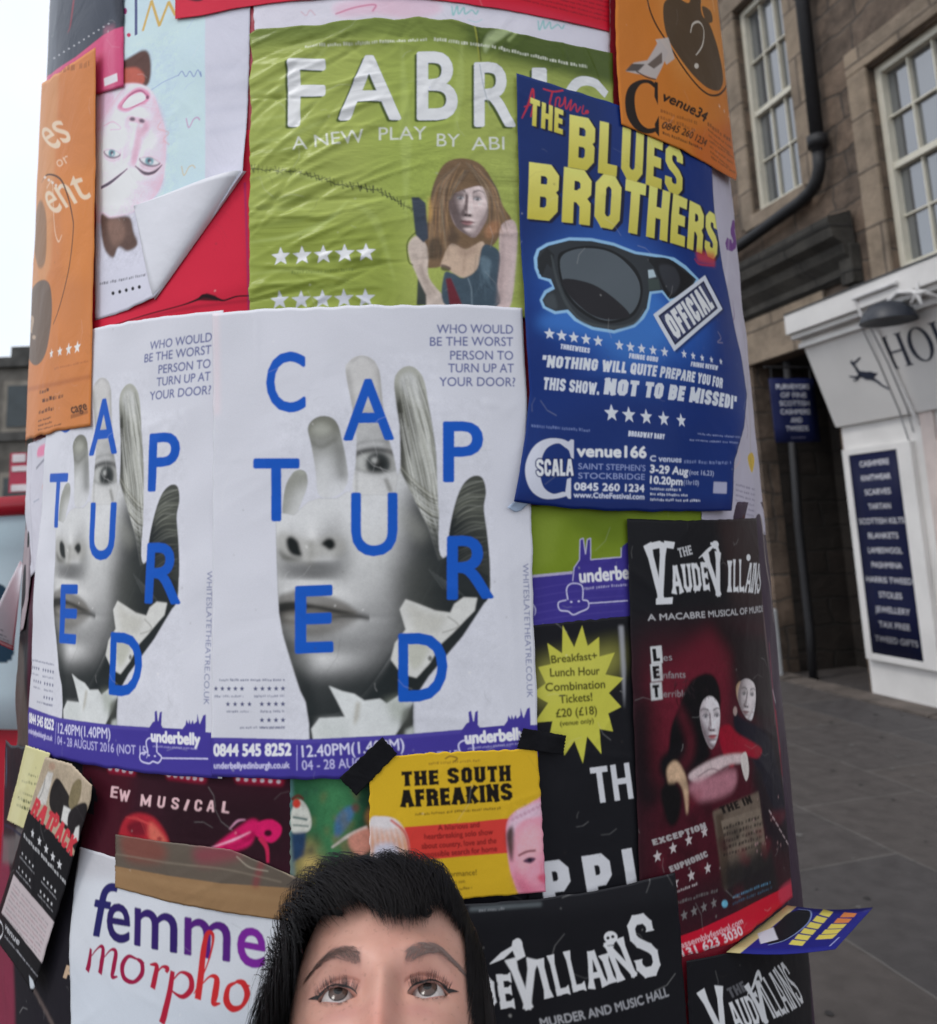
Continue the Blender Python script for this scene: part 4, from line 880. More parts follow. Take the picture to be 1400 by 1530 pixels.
# -- worn posters round the right edge of the drum
A = Art([(1040, 230), (1150, 230), (1150, 800), (1040, 800)], (190, 184, 198))
A.pen([(1066, 290), (1074, 380)], 7, (120, 140, 70), .6, 2); A.block('S', 1080, 372, 1099, 377, 52, (112, 56, 134), .26, blur=.6, skew=.05)
A.pen([(1096, 448), (1099, 470), (1097, 480)], [2, 5, 2], (120, 70, 130), .8, 1); A.pen([(1112, 610), (1118, 640), (1118, 655)], 3, (130, 104, 120), .7, 1)
A.pen([(1084, 250), (1092, 330), (1086, 450), (1104, 560)], 6, (214, 208, 218), .5, 4); A.pen([(1112, 480), (1120, 600), (1124, 700)], 5, (160, 150, 132), .6, 3)
A.blob([(1119, 684), (1125, 676), (1128, 690), (1124, 706)], (206, 170, 40), .95, .8); A.pen([(1123, 684), (1124, 700)], 1.5, (90, 70, 30), .8)
A.pen([(1101, 668), (1106, 686), (1098, 700)], 2, (220, 180, 175), .7, 1)
for k in range(6): A.mini(1100, 724 + 8 * k, 1128, 732 + 8 * k, 4, (120, 112, 140), .8)
M = A.material('worn_white_print', .4, 1.1, .5, 12, coat=.3)
sheet('poster', 'worn white poster with a purple letter at the right edge of the drum', 'poster', A, M, [(1045, 240), (1120, 262)], [(1120, 262), (1150, 800)], [(1050, 790), (1150, 800)], [(1045, 240), (1050, 790)], 8.5, 30, 50, wr=.0012, seed=13)
A = Art([(1090, 740), (1230, 740), (1230, 1560), (1090, 1560)], (62, 46, 62))
for (pts, wd, cl, al) in ([[(1128, 770), (1140, 900), (1150, 1000), (1160, 1100)], 8, (120, 100, 96), .7], [[(1112, 770), (1124, 840), (1130, 900)], 14, (86, 40, 34), .8], [[(1124, 775), (1130, 830)], 5, (196, 150, 90), .7], [[(1136, 760), (1146, 840), (1158, 930)], 7, (190, 178, 168), .85],
        [[(1130, 940), (1138, 1000), (1150, 1060)], 9, (120, 96, 130), .7], [[(1150, 960), (1158, 1050), (1166, 1130)], 7, (150, 60, 80), .7], [[(1156, 1030), (1160, 1050)], 3, (214, 206, 210), .9], [[(1160, 1060), (1170, 1160)], 8, (150, 36, 56), .9], [[(1170, 1160), (1180, 1350)], 3, (150, 140, 142), .7]):
    A.pen(pts, wd, cl, al, 1.5)
M = A.material('dark_edge_print', .35, 1.1, .4, 10, coat=.3)
sheet('poster', 'torn dark poster wrapping round the right edge beside the black one', 'poster', A, M, [(1090, 750), (1160, 750)], [(1160, 750), (1200, 1100), (1230, 1560)], [(1110, 1560), (1230, 1560)], [(1090, 750), (1110, 1560)], 8.0, 30, 60, wr=.001, seed=14)

# -- tall black and red poster, right
A = Art([(920, 760), (1205, 760), (1205, 1480), (920, 1480)], (26, 26, 30))
A.fill([(1070, 770), (1140, 770), (1150, 920), (1090, 900)], (52, 34, 34), .7, 14); A.fill([(950, 960), (1180, 930), (1200, 1420), (960, 1420)], (74, 22, 34), .9, 30)
A.blob([(1060, 930), (1110, 940), (1150, 960), (1160, 1060), (1130, 1080), (1090, 1010)], (22, 18, 22), .9, 12); A.blob([(950, 1060), (985, 1040), (996, 1110), (980, 1200), (950, 1190)], (22, 18, 22), .9, 10); A.blob([(1120, 1100), (1168, 1090), (1180, 1260), (1140, 1250)], (24, 22, 30), .9, 12)
A.fill([(970, 1010), (1060, 940), (1090, 980), (1080, 1120), (980, 1170)], (112, 30, 46), .7, 16)
WV = (222, 222, 224)
def villains(a, ox=0):
    pass
def vlet(t, x0, y0, x1, y1, h, th=.24, fl=.55, h2=None, bold=.3): A.block(t, x0, y0, x1, y1, h, WV, th, .1, flare=fl, h2=h2, bold=bold)
vlet('V', 970, 899, 1002, 896, 86, .17, .4, bold=.6); A.fill([(966, 812), (984, 808), (986, 818), (968, 822)], WV); A.fill([(990, 808), (1006, 810), (1004, 820), (990, 818)], WV); A.fill([(978, 894), (1003, 892), (1002, 902), (978, 903)], WV)
A.block('THE', 1013, 833, 1033, 828, 14, (190, 190, 192), .2, flare=.4)
vlet('AUDE', 1003, 887, 1058, 881, 42, .2); vlet('V', 1059, 891, 1084, 887, 64, .17, .4)
A.pen([(1072, 830), (1067, 816), (1059, 812)], [8, 9, 4], WV); A.pen([(1066, 813), (1056, 822), (1042, 834)], [3, 7, 1], WV, 1, 0, False); A.oval(1066, 814, 5, 6, WV)
vlet('I', 1085, 884, 1091, 884, 46, .16); vlet('LL', 1093, 884, 1109, 884, 48, .15); vlet('AINS', 1110, 884, 1132, 887, 44, .15)
A.oval(1116, 833, 3, 5, WV)
A.text('A MACABRE MUSICAL OF MURDER AND', 966, 927, 1150, 911, 9, (190, 188, 190), .95, .3)
for ch, y0, tx, xx in (('L', 990, 'es', 1002), ('E', 1016, 'nfants', 1022), ('T', 1044, 'erribles', 1029)):
    A.fill([(969, y0 - 24), (986, y0 - 26), (988, y0), (971, y0 + 2)], (206, 206, 206), 1, .6); A.block(ch, 974, y0 - 2, 984, y0 - 3, 19, (20, 20, 22), .24); A.text(tx, 989, y0 - 3, xx, y0 - 4, 10, (160, 158, 160), .9)
# printed pair: a pale woman bowed in a black gown, a man behind
bx = [(1010, 1060), (1028, 1020), (1050, 1006), (1066, 1012), (1074, 1040), (1070, 1080), (1060, 1110), (1040, 1125), (1010, 1150), (1004, 1180), (998, 1210), (990, 1180), (996, 1130), (1000, 1090)]
A.blob(bx, (18, 16, 20), 1, 2); A.blob([(985, 1130), (1040, 1100), (1060, 1130), (1020, 1160), (992, 1170)], (20, 18, 22), 1, 4)
A.blob([(1096, 1060), (1104, 1070), (1130, 1085), (1150, 1110), (1168, 1190), (1170, 1230), (1150, 1200), (1130, 1150), (1096, 1090)], (24, 22, 36), 1, 3)
A.blob([(1098, 1030), (1104, 1018), (1114, 1014), (1124, 1022), (1126, 1040), (1124, 1062), (1119, 1076), (1108, 1064), (1101, 1048)], (206, 200, 202), 1, 1); A.blob([(1097, 1026), (1104, 1018), (1106, 1040), (1100, 1046)], (170, 140, 110), .9, 1.2); A.oval(1112, 1035, 2.4, 1.4, (60, 50, 56)); A.oval(1122, 1040, 1.6, 1.4, (60, 50, 56)); A.pen([(1116, 1062), (1123, 1064)], 1.4, (130, 90, 96)); A.oval(1096, 1062, 3, 7, (180, 156, 150), .8, 1)
A.blob([(1043, 1062), (1050, 1044), (1060, 1040), (1070, 1050), (1073, 1070), (1070, 1098), (1062, 1117), (1054, 1110), (1046, 1088)], (214, 206, 208), 1, 1); A.oval(1051, 1070, 3.6, 2.4, (40, 34, 40)); A.oval(1067, 1069, 3, 2.2, (50, 44, 50)); A.pen([(1057, 1072), (1056, 1088), (1059, 1090)], 1.6, (110, 96, 100), .8, .6); A.blob([(1054, 1098), (1060, 1096), (1067, 1098), (1061, 1104)], (176, 50, 66), 1, .5); A.pen([(1060, 1044), (1066, 1050), (1062, 1054)], 1.2, (60, 50, 54))
A.mask([(1043, 1062), (1049, 1045), (1060, 1040), (1070, 1050), (1073, 1070), (1070, 1098), (1062, 1118), (1054, 1110), (1046, 1088)], True, .6); A.portrait(1060, 1069, 400, rot=-.06, squash=.66, light=(.4, .8, .3), lo=(92, 66, 74), hi=(230, 222, 224), amb=.2, lip=(190, 30, 50), iris=(40, 34, 40), dark=(24, 20, 26), white=(216, 210, 214))
A.mask([(1098, 1030), (1104, 1018), (1114, 1014), (1124, 1022), (1126, 1040), (1124, 1062), (1119, 1077), (1108, 1066), (1101, 1048)], True, .6); A.portrait(1115, 1037, 345, rot=.12, squash=.52, light=(.5, .8, .2), lo=(90, 74, 76), hi=(218, 208, 208), amb=.2, lip=(150, 100, 104), iris=(40, 34, 40), dark=(30, 26, 30), white=(200, 194, 196)); A.mask(None)
A.blob([(1072, 1090), (1086, 1082), (1100, 1096), (1124, 1110), (1136, 1120), (1128, 1132), (1104, 1128), (1090, 1146), (1076, 1120)], (150, 22, 44), 1, 2)
A.pen([(984, 1000), (1030, 1110), (996, 1170)], [6, 16, 6], (120, 34, 50), .5, 8); A.blob([(1026, 1158), (1050, 1140), (1080, 1128), (1108, 1126), (1110, 1138), (1086, 1142), (1060, 1158), (1040, 1170)], (206, 184, 184), 1, 1.5); A.pen([(1040, 1160), (1060, 1148), (1076, 1152), (1086, 1146)], 2, (120, 90, 96), .8, .8)
A.blob([(1030, 1168), (1070, 1155), (1096, 1150), (1092, 1180), (1050, 1196), (1030, 1186)], (180, 120, 132), .9, 4); A.blob([(1104, 1130), (1112, 1124), (1116, 1150), (1112, 1166), (1106, 1150)], (212, 202, 196), 1, 1)
A.blob([(994, 1150), (1006, 1136), (1018, 1150), (1026, 1180), (1024, 1216), (1018, 1180), (1008, 1166), (1000, 1180)], (206, 172, 140), 1, 1.6); A.blob([(984, 1180), (1006, 1168), (1016, 1190), (1010, 1226), (996, 1230)], (20, 18, 20), 1, 3)
A.fill([(1062, 1212), (1130, 1182), (1146, 1290), (1080, 1330)], (110, 96, 84), 1, 2); A.fill([(1066, 1216), (1078, 1212), (1090, 1320), (1076, 1326)], (70, 56, 46), .8, 3); A.fill([(1080, 1290), (1150, 1262), (1160, 1330), (1086, 1340)], (40, 38, 38), .9, 8)
A.block('THE IN', 1076, 1216, 1122, 1198, 12, (34, 28, 26), .24); A.fill([(1074, 1226), (1132, 1206), (1140, 1256), (1086, 1278)], (128, 114, 100), .8, 1)
for k in range(5): A.mini(1078, 1238 + 10 * k, 1136, 1220 + 10 * k, 7, (40, 34, 32), .85)
EX = (196, 186, 186)
hv_ = random.Random(8)
for k in range(40): x_, y_ = hv_.uniform(1006, 1066), hv_.uniform(1012, 1044); A.pen([(x_, y_), (x_ + hv_.uniform(-6, 6), y_ + hv_.uniform(4, 12))], hv_.uniform(1, 2.4), hv_.choice([(12, 11, 14), (52, 40, 44), (34, 26, 30)]), .7, .6)
for k in range(30): x_, y_ = hv_.uniform(960, 1150), hv_.uniform(1150, 1330); A.blob([(x_, y_), (x_ + hv_.uniform(8, 26), y_ - 4), (x_ + hv_.uniform(4, 20), y_ + hv_.uniform(8, 26))], hv_.choice([(20, 16, 20), (120, 34, 48), (60, 20, 30), (24, 20, 22)]), .35, 4)
for k in range(18): x_, y_ = hv_.uniform(1120, 1164), hv_.uniform(1190, 1290); A.stars((x_, y_), (x_, y_), 1, hv_.uniform(2, 5), (190, 150, 150), .5)
A.fill([(1010, 1330), (1180, 1260), (1190, 1330), (1016, 1392)], (28, 28, 32), .55, 14)
A.oval(1080, 1349, 4.5, 5.5, (110, 180, 206), .95, .6); A.mini(1092, 1340, 1148, 1318, 5, (90, 140, 170), .8); A.mini(1092, 1350, 1150, 1326, 5, (60, 90, 110), .8)
for k in range(6): A.pen([(1146 + k * 5, 1210 + k * 9), (1150 + k * 5, 1216 + k * 9)], 3, (200, 180, 180), .7, .6)
A.soften(955, 1000, 1175, 1340, 1.3, .08, 3, 14)
A.block('EXCEPTION', 974, 1262, 1054, 1236, 9, (170, 164, 164), .24, blur=.3); A.stars((980, 1278), (1050, 1242), 4, 9, EX); A.block('EUPHORIC', 1000, 1302, 1056, 1278, 9, (170, 164, 164), .24, blur=.3); A.stars((1006, 1318), (1055, 1296), 3, 9, EX); A.mini(1008, 1332, 1040, 1320, 5, EX, .8); A.stars((1020, 1366), (1064, 1348), 4, 8, (120, 116, 116)); A.mini(1010, 1348, 1070, 1330, 6, (110, 106, 106), .8)
A.fill([(1000, 1402), (1040, 1388), (1100, 1360), (1190, 1314), (1200, 1400), (1080, 1450), (1000, 1450)], (196, 24, 48)); A.blob([(1160, 1330), (1186, 1312), (1190, 1340), (1168, 1352)], (200, 60, 84), .7, 3)
A.text('assemblyfestival.com', 1016, 1415, 1108, 1378, 9, (236, 200, 206), .95, .2); A.text('0131 623 3030', 1006, 1434, 1108, 1394, 13, (240, 214, 218), 1, .5)
M = A.material('macabre_print', .3, 1.15, .25, 8, coat=.3)
sheet('poster', 'tall black and red poster for a macabre musical, right side of the drum', 'poster', A, M,
      [(935, 775), (1030, 778), (1128, 774)], [(1128, 774), (1134, 870), (1140, 950), (1152, 1040), (1168, 1180), (1182, 1340)], [(958, 1452), (1020, 1428), (1100, 1406), (1182, 1340)], [(935, 775), (942, 1000), (950, 1200), (958, 1452)], 14.0, 40, 60, seed=15)
# -- dark poster of a new musical
A = Art([(110, 1120), (450, 1120), (450, 1320), (110, 1320)], (54, 26, 36))
A.fill([(110, 1130), (200, 1130), (180, 1300), (110, 1300)], (74, 24, 36), .7, 12); A.fill([(240, 1180), (430, 1190), (430, 1290), (240, 1280)], (40, 24, 30), .7, 14)
for (x0, y0, x1, y1, n) in ((155, 1146, 198, 1151, 4), (243, 1156, 304, 1162, 6), (347, 1162, 420, 1166, 6)):
    A.fill([(x0 - 4, y0 - 12), (x1 + 4, y1 - 12), (x1, y1 + 8), (x0 + 4, y0 + 8)], (196, 34, 70), .95, 2.5)
    for i in range(n): t = i / (n - 1); A.oval(x0 + 6 + (x1 - x0 - 12) * t, y0 + 3 + (y1 - y0) * t, 3.2, 3, (246, 216, 226), 1, .6)
PK = (226, 186, 190)
for ch, x_, y_ in zip('EWMUSICAL', (161, 174, 206, 231, 252, 271, 287, 306, 328), (1192, 1197, 1205, 1207, 1209, 1211, 1212, 1213, 1215)):
    A.block(ch, x_, y_, x_ + (16 if ch in 'MW' else 11 if ch != 'I' else 4), y_ + 1.5, 17, PK, .17)
A.blob([(176, 1240), (186, 1222), (206, 1216), (228, 1224), (244, 1246), (250, 1268), (240, 1278), (200, 1282), (172, 1268)], (170, 40, 52), 1, 2); A.blob([(186, 1236), (200, 1226), (214, 1232), (214, 1248), (196, 1250)], (92, 22, 36), .8, 3); A.blob([(220, 1230), (236, 1244), (248, 1266), (240, 1276), (222, 1262)], (206, 110, 92), .9, 3); A.oval(235, 1254, 4, 3, (120, 34, 44), .8, 1)
for k in range(7): A.pen([(184 + 5 * k, 1222 + k), (204 + 5 * k, 1224 + 3 * k), (216 + 4 * k, 1250 + 4 * k)], 1.2, (214, 80, 80), .5, .8)
BW = (206, 30, 96)
A.blob([(322, 1262), (348, 1242), (372, 1226), (384, 1230), (380, 1240), (372, 1262), (350, 1272), (326, 1274), (310, 1276)], BW, 1, 1.5); A.blob([(374, 1236), (388, 1228), (404, 1226), (418, 1236), (416, 1250), (404, 1260), (390, 1256), (378, 1248)], BW, 1, 1); A.pen([(386, 1252), (396, 1268), (398, 1290)], [8, 6, 4], (190, 40, 80)); A.pen([(352, 1246), (366, 1256), (378, 1244)], 5, (150, 16, 66), .8, 1.5); A.pen([(330, 1268), (356, 1262), (376, 1250)], 4, (150, 16, 66), .7, 2); A.pen([(312, 1268), (346, 1256), (372, 1244)], [1, 3, 1], (240, 180, 206), .9, .8); A.pen([(340, 1240), (352, 1228), (364, 1226)], [1, 2.5, 1], (240, 170, 200), .8, .8); A.oval(398, 1246, 6, 5, (60, 16, 34), 1, 1.2)
A.soften(165, 1205, 425, 1300, .9, .05, 3, 3)
M = A.material('musical_print', .3, 1.1, .25, 9)
sheet('poster', 'dark red poster for a new musical with a pink bow', 'poster', A, M, [(120, 1128), (440, 1150)], [(440, 1150), (440, 1310)], [(115, 1290), (250, 1305), (440, 1320)], [(120, 1128), (115, 1290)], 4.5, 40, 24, seed=16)

# -- green stage poster
A = Art([(420, 1140), (580, 1140), (580, 1340), (420, 1340)], (44, 92, 62))
A.fill([(470, 1150), (530, 1150), (520, 1260), (480, 1300)], (70, 132, 86), .8, 12); A.fill([(540, 1150), (580, 1150), (580, 1330), (530, 1330)], (34, 58, 46), .8, 8); A.fill([(430, 1260), (470, 1255), (500, 1330), (430, 1330)], (150, 134, 84), .8, 8)
A.fill([(430, 1150), (436, 1150), (440, 1330), (430, 1330)], (96, 128, 140), .6, 2)
A.blob([(434, 1214), (446, 1196), (458, 1208), (464, 1230), (458, 1244), (436, 1246)], (206, 206, 196), 1, 1); A.oval(442, 1202, 6, 7, (196, 62, 50), 1, 1); A.pen([(434, 1196), (444, 1190), (452, 1196)], 4, (92, 50, 40)); A.fill([(434, 1246), (456, 1244), (454, 1280), (436, 1290)], (40, 62, 92), 1, 1.5); A.pen([(436, 1222), (458, 1226)], 3, (60, 92, 90), .9, .6); A.pen([(436, 1234), (460, 1236)], 2, (60, 92, 90), .9, .6)
A.blob([(500, 1226), (512, 1210), (526, 1206), (526, 1222), (512, 1244), (500, 1252)], (72, 112, 150), 1, 1.5); A.oval(530, 1208, 6, 7, (96, 66, 60), .9, 1.5); A.pen([(494, 1268), (520, 1250), (548, 1238)], [2, 5, 6], (216, 208, 200), 1, .8); A.blob([(520, 1252), (550, 1238), (560, 1260), (540, 1280), (524, 1272)], (206, 140, 122), 1, 2); A.blob([(545, 1220), (566, 1200), (580, 1240), (560, 1250)], (156, 104, 60), .8, 3)
A.blob([(450, 1290), (466, 1282), (480, 1310), (460, 1320)], (206, 180, 110), .8, 4)
for k in range(40):
    g7 = random.Random(k); x_, y_ = g7.uniform(436, 565), g7.uniform(1165, 1320); A.blob([(x_, y_), (x_ + g7.uniform(4, 14), y_ - 3), (x_ + g7.uniform(2, 10), y_ + g7.uniform(6, 22))], g7.choice([(30, 60, 44), (70, 130, 90), (120, 110, 70), (40, 50, 60), (150, 120, 90)]), .4, 2.5)
A.soften(430, 1150, 575, 1335, 1.1, .07, 3, 4)
M = A.material('stage_print', .3, 1.1, .25, 9)
sheet('poster', 'green poster showing costumed stage players, beside the yellow poster', 'poster', A, M, [(432, 1150), (575, 1150)], [(575, 1150), (575, 1330)], [(432, 1335), (575, 1330)], [(432, 1150), (432, 1335)], 5.2, 20, 24, seed=17)

# -- yellow poster
A = Art([(540, 1100), (825, 1100), (825, 1360), (540, 1360)], (212, 172, 42))
BK = (30, 26, 24)
A.block('THE', 601, 1173, 655, 1170, 22, BK, .25, .1, flare=.25); A.block('SOUTH', 668, 1169, 762, 1165, 24, BK, .25, .1, flare=.25)
A.block('AFREAKINS', 599, 1204, 765, 1193, 26, BK, .25, .08, flare=.25)
A.mini(640, 1140, 716, 1135, 5, (150, 116, 40), .8); A.pen([(664, 1132), (672, 1128), (682, 1131), (678, 1136)], 2, (110, 80, 40), .8)
A.mini(620, 1215, 746, 1206, 5, (110, 86, 30), .85)
A.fill([(604, 1233), (700, 1226), (780, 1218), (780, 1270), (700, 1276), (611, 1284)], (212, 66, 58))
for t_, x0, y0, x1, y1 in (('A hilarious and', 654, 1238, 715, 1233), ('heartbreaking solo show', 634, 1251, 735, 1244), ('about country, love and the', 630, 1265, 740, 1257), ('impossible search for home', 628, 1278, 741, 1269)): A.text(t_, x0, y0, x1, y1, 8, (96, 24, 26), 1, .2)
A.text('by performance!', 640, 1309, 711, 1304, 8, (70, 54, 24), 1, .1); A.mini(660, 1318, 694, 1315, 5, (110, 86, 30), .8); A.mini(650, 1329, 704, 1324, 5, (110, 86, 30), .8)
A.blob([(553, 1300), (553, 1226), (570, 1217), (592, 1222), (606, 1240), (612, 1265), (610, 1300), (600, 1330)], (222, 214, 214), 1, 1)
for k in range(7): A.pen([(556 + 7 * k, 1236 - abs(k - 3) * 1.5), (558 + 8 * k, 1262), (556 + 8 * k, 1285)], [2, 6, 2], (214, 128, 50), .85, 1.6)
A.pen([(584, 1222), (604, 1240), (611, 1268), (609, 1300)], 3, (196, 70, 50), .9, .8); A.blob([(560, 1262), (590, 1258), (598, 1290), (570, 1300)], (200, 206, 226), .8, 3)
A.blob([(754, 1240), (757, 1222), (768, 1210), (784, 1202), (800, 1192), (825, 1188), (825, 1350), (780, 1340), (764, 1310), (757, 1280)], (232, 158, 176), 1, 1)
A.blob([(757, 1236), (766, 1214), (790, 1200), (825, 1192), (825, 1214), (790, 1220), (770, 1232), (762, 1260)], (224, 190, 206), 1, 1.5); A.blob([(754, 1246), (764, 1232), (766, 1262), (762, 1286)], (70, 50, 46), .95, 1.5)
for k in range(8): A.oval(764 + 6 * k, 1222 - 3 * k, 3, 2.5, (190, 130, 156), .6, 1.2)
A.blob([(772, 1244), (806, 1232), (812, 1262), (790, 1286), (774, 1300)], (240, 184, 190), .7, 5); A.blob([(764, 1300), (790, 1320), (810, 1330), (790, 1342)], (214, 100, 132), .7, 5)
A.pen([(772, 1276), (784, 1270), (798, 1268)], 3, (110, 56, 62), .9, .8); A.blob([(779, 1284), (788, 1278), (798, 1280), (790, 1287)], (90, 60, 84), 1, .8); A.oval(789, 1282, 3, 3, (40, 30, 44)); A.blob([(800, 1308), (812, 1302), (812, 1318)], (196, 60, 84), .9, 1.5); A.pen([(806, 1288), (806, 1302)], 2, (204, 110, 124), .7, 1.2)
A.blob([(806, 1200), (825, 1190), (825, 1345), (800, 1340), (808, 1290)], (206, 110, 140), .5, 6); A.blob([(766, 1296), (778, 1310), (790, 1330), (776, 1334)], (190, 84, 110), .5, 5); A.soften(752, 1188, 815, 1342, .8, .045, 2, 5); A.soften(553, 1214, 612, 1320, .8, .05, 2, 6)
M = A.material('yellow_print', .36, 1.1, .2, 9)
sheet('poster', 'yellow poster with a red band held up by two black tapes', 'poster', A, M,
      [(553, 1140), (562, 1131), (640, 1123), (800, 1117)], [(800, 1117), (806, 1200), (813, 1330)], [(556, 1350), (680, 1342), (813, 1333)], [(553, 1140), (553, 1240), (556, 1350)], 18.5, 40, 36, seed=18, lifts=[(0, .5, .2, .001)])

# -- blue poster, hung loose
A = Art([(745, 90), (1125, 90), (1125, 790), (745, 790)], (14, 48, 118))
A.fill([(745, 90), (900, 90), (900, 420), (745, 420)], (14, 42, 98), .7, 20); A.blob([(800, 420), (880, 330), (1000, 400), (1060, 500), (1000, 560), (880, 540)], (44, 96, 182), .85, 34); A.blob([(900, 430), (960, 440), (1000, 500), (950, 540), (900, 520)], (66, 130, 206), .7, 22)
A.fill([(745, 610), (1125, 640), (1125, 790), (745, 790)], (14, 46, 112), .7, 16); A.fill([(745, 740), (1125, 750), (1125, 790), (745, 790)], (16, 34, 96), .8, 8)
RD = (196, 44, 66)
A.pen([(777, 180), (786, 160), (793, 136), (794, 158), (790, 178)], [2, 3.5, 3, 3.5, 2], RD); A.pen([(780, 163), (795, 158)], 2, RD)
A.pen([(808, 136), (824, 140), (838, 138)], 3, RD); A.pen([(822, 140), (818, 158), (822, 162)], 3, RD)
A.pen([(826, 162), (828, 150), (833, 150), (832, 162), (838, 158), (841, 148), (842, 166), (850, 152), (848, 168), (856, 158), (858, 170), (864, 162)], 2.4, RD); A.pen([(868, 160), (866, 172), (872, 172)], 2, RD); A.oval(873, 170, 3, 3, RD, .9)
YE = (226, 216, 104)
def yel(t, x0, y0, x1, y1, h, h2, th=.21, gap=.1, uv=(0.03, -1)):
    A.block(t, x0 + 3, y0 + 2.5, x1 + 3, y1 + 2.5, h, (14, 20, 52), th, gap, h2=h2, upv=uv, bold=1.5)
    A.block(t, x0, y0, x1, y1, h, YE, th, gap, h2=h2, upv=uv, grad=((x0, y0 - h), (232, 224, 120), (x0, y0 + 4), (204, 190, 70)))
yel('THE', 788, 189, 837, 204, 40, 36)
yel('BLUES', 845, 252, 1013, 297, 78, 72)
yel('BROTHERS', 785, 329, 1065, 391, 84, 66, .22, .085)
A.fill([(1034, 376), (1062, 380), (1063, 398), (1036, 392)], (206, 60, 60), .75, 4); A.pen([(1032, 388), (1040, 396), (1062, 398)], 2.5, (190, 40, 60), .9, 1)
q = lambda *p: Z(780, 330, 4.516, *p)
GL = q((62, 260), (85, 200), (150, 160), (300, 122), (450, 126), (600, 156), (750, 214), (900, 236), (1000, 256), (1080, 310), (1170, 400), (1120, 470), (975, 555), (920, 490), (850, 500), (835, 600), (800, 665), (740, 722), (600, 765), (450, 742), (330, 682), (280, 628), (200, 640), (120, 600), (98, 545), (130, 482), (185, 452), (160, 420), (92, 400), (66, 330))
A.blob([(800, 480), (830, 500), (950, 510), (990, 480), (975, 440), (900, 420)], (60, 120, 200), .8, 10)
A.fill(GL, (150, 196, 236), 1, .6); cen = np.mean(np.array(GL), 0)
A.fill(q((85, 262), (102, 212), (160, 178), (300, 142), (450, 146), (600, 176), (740, 230), (900, 256), (990, 276), (1070, 330), (1150, 400), (1110, 465), (975, 535), (925, 474), (836, 484), (818, 595), (784, 650), (730, 704), (600, 744), (455, 722), (345, 666), (290, 608), (205, 620), (135, 588), (116, 545), (145, 500), (200, 470), (176, 405), (112, 390), (86, 330)), (50, 54, 58))
A.fill(q((95, 262), (150, 190), (200, 240), (180, 330), (150, 300), (120, 380), (95, 370)), (34, 36, 38), .9, 1)
A.pen(q((180, 240), (220, 420), (290, 580), (400, 690), (600, 725), (740, 690), (800, 600)), [3, 5, 6, 6, 6, 5, 3], (74, 80, 82), .7, 1)
A.blob(q((222, 260), (280, 205), (420, 178), (560, 196), (680, 260), (760, 350), (790, 470), (765, 590), (700, 665), (560, 700), (430, 660), (320, 570), (250, 450)), (24, 26, 28))
A.blob(q((240, 270), (330, 205), (480, 196), (600, 230), (700, 310), (765, 420), (765, 540), (700, 640), (560, 680), (440, 640), (330, 550), (265, 440)), (88, 96, 102))
A.blob(q((252, 408), (330, 402), (470, 440), (600, 530), (705, 640), (640, 668), (540, 672), (430, 632), (330, 545), (270, 470)), (36, 34, 38), 1, .6)
A.blob(q((830, 262), (960, 262), (1060, 340), (1130, 400), (1080, 470), (975, 530), (910, 420), (870, 330)), (28, 29, 32)); A.blob(q((900, 310), (1000, 320), (1040, 420), (990, 500), (930, 420)), (56, 58, 64), .9, 1.5); A.fill(q((825, 340), (860, 335), (880, 385), (830, 395)), (188, 206, 214), .95, .8); A.fill(q((825, 400), (895, 400), (910, 470), (830, 475)), (66, 78, 74), .9, 1); A.blob(q((130, 540), (190, 500), (215, 600), (150, 590)), (70, 76, 80), .9, 1.5)
OQ = [(971, 471), (1048, 412), (1073, 463), (1001, 526)]
def oq(u, v): 
    a, b, c, d = [np.array(x, float) for x in OQ]; r = (a * (1 - u) + b * u) * (1 - v) + (d * (1 - u) + c * u) * v; return tuple(r)
A.fill([oq(0, .06), oq(1.02, .05), oq(1.02, 1.06), oq(.02, 1.07)], (14, 22, 60), .7, 2)
A.fill(OQ, (216, 220, 232)); A.fill([oq(.06, .1), oq(.94, .1), oq(.94, .9), oq(.06, .9)], (28, 34, 66)); A.fill([oq(.085, .15), oq(.915, .15), oq(.915, .85), oq(.085, .85)], (64, 70, 104))
p0, p1, p2 = oq(.12, .82), oq(.9, .82), oq(.12, .19)
A.block('OFFICIAL', *p0, *p1, math.hypot(p2[0] - p0[0], p2[1] - p0[1]), (232, 234, 242), .24, .1, upv=(p2[0] - p0[0], p2[1] - p0[1]))
WB = (220, 224, 238)
A.stars((816, 501), (889, 511), 5, 10, WB); A.stars((921, 517), (987, 527), 5, 9.5, WB); A.stars((1016, 530), (1071, 541), 5, 8.5, WB, r2=7)
A.block('THREEWEEKS', 832, 523, 876, 529, 7.5, WB, .24); A.block('FRINGE GURU', 935, 536, 977, 542, 7.5, WB, .24); A.block('FRINGE REVIEW', 1026, 548, 1066, 554, 7, WB, .24)
A.block('"NOTHING WILL QUITE PREPARE YOU FOR', 804, 550, 1072, 581, 17.5, WB, .23, .09, h2=15)
A.block('THIS SHOW.', 807, 583, 890, 591, 18, WB, .23); A.block('NOT TO BE MISSED!"', 897, 590, 1090, 613, 24, WB, .26, .09, h2=20)
A.stars((909, 618), (1012, 629), 5, 15, WB, r2=13); A.block('BROADWAY BABY', 934, 652, 987, 657, 8, WB, .24)
A.mini(790, 638, 877, 645, 5.5, (120, 136, 186), .8); A.mini(1036, 649, 1094, 655, 3.5, (150, 160, 200), .8); A.mini(1024, 658, 1090, 663, 3.5, (150, 160, 200), .8)
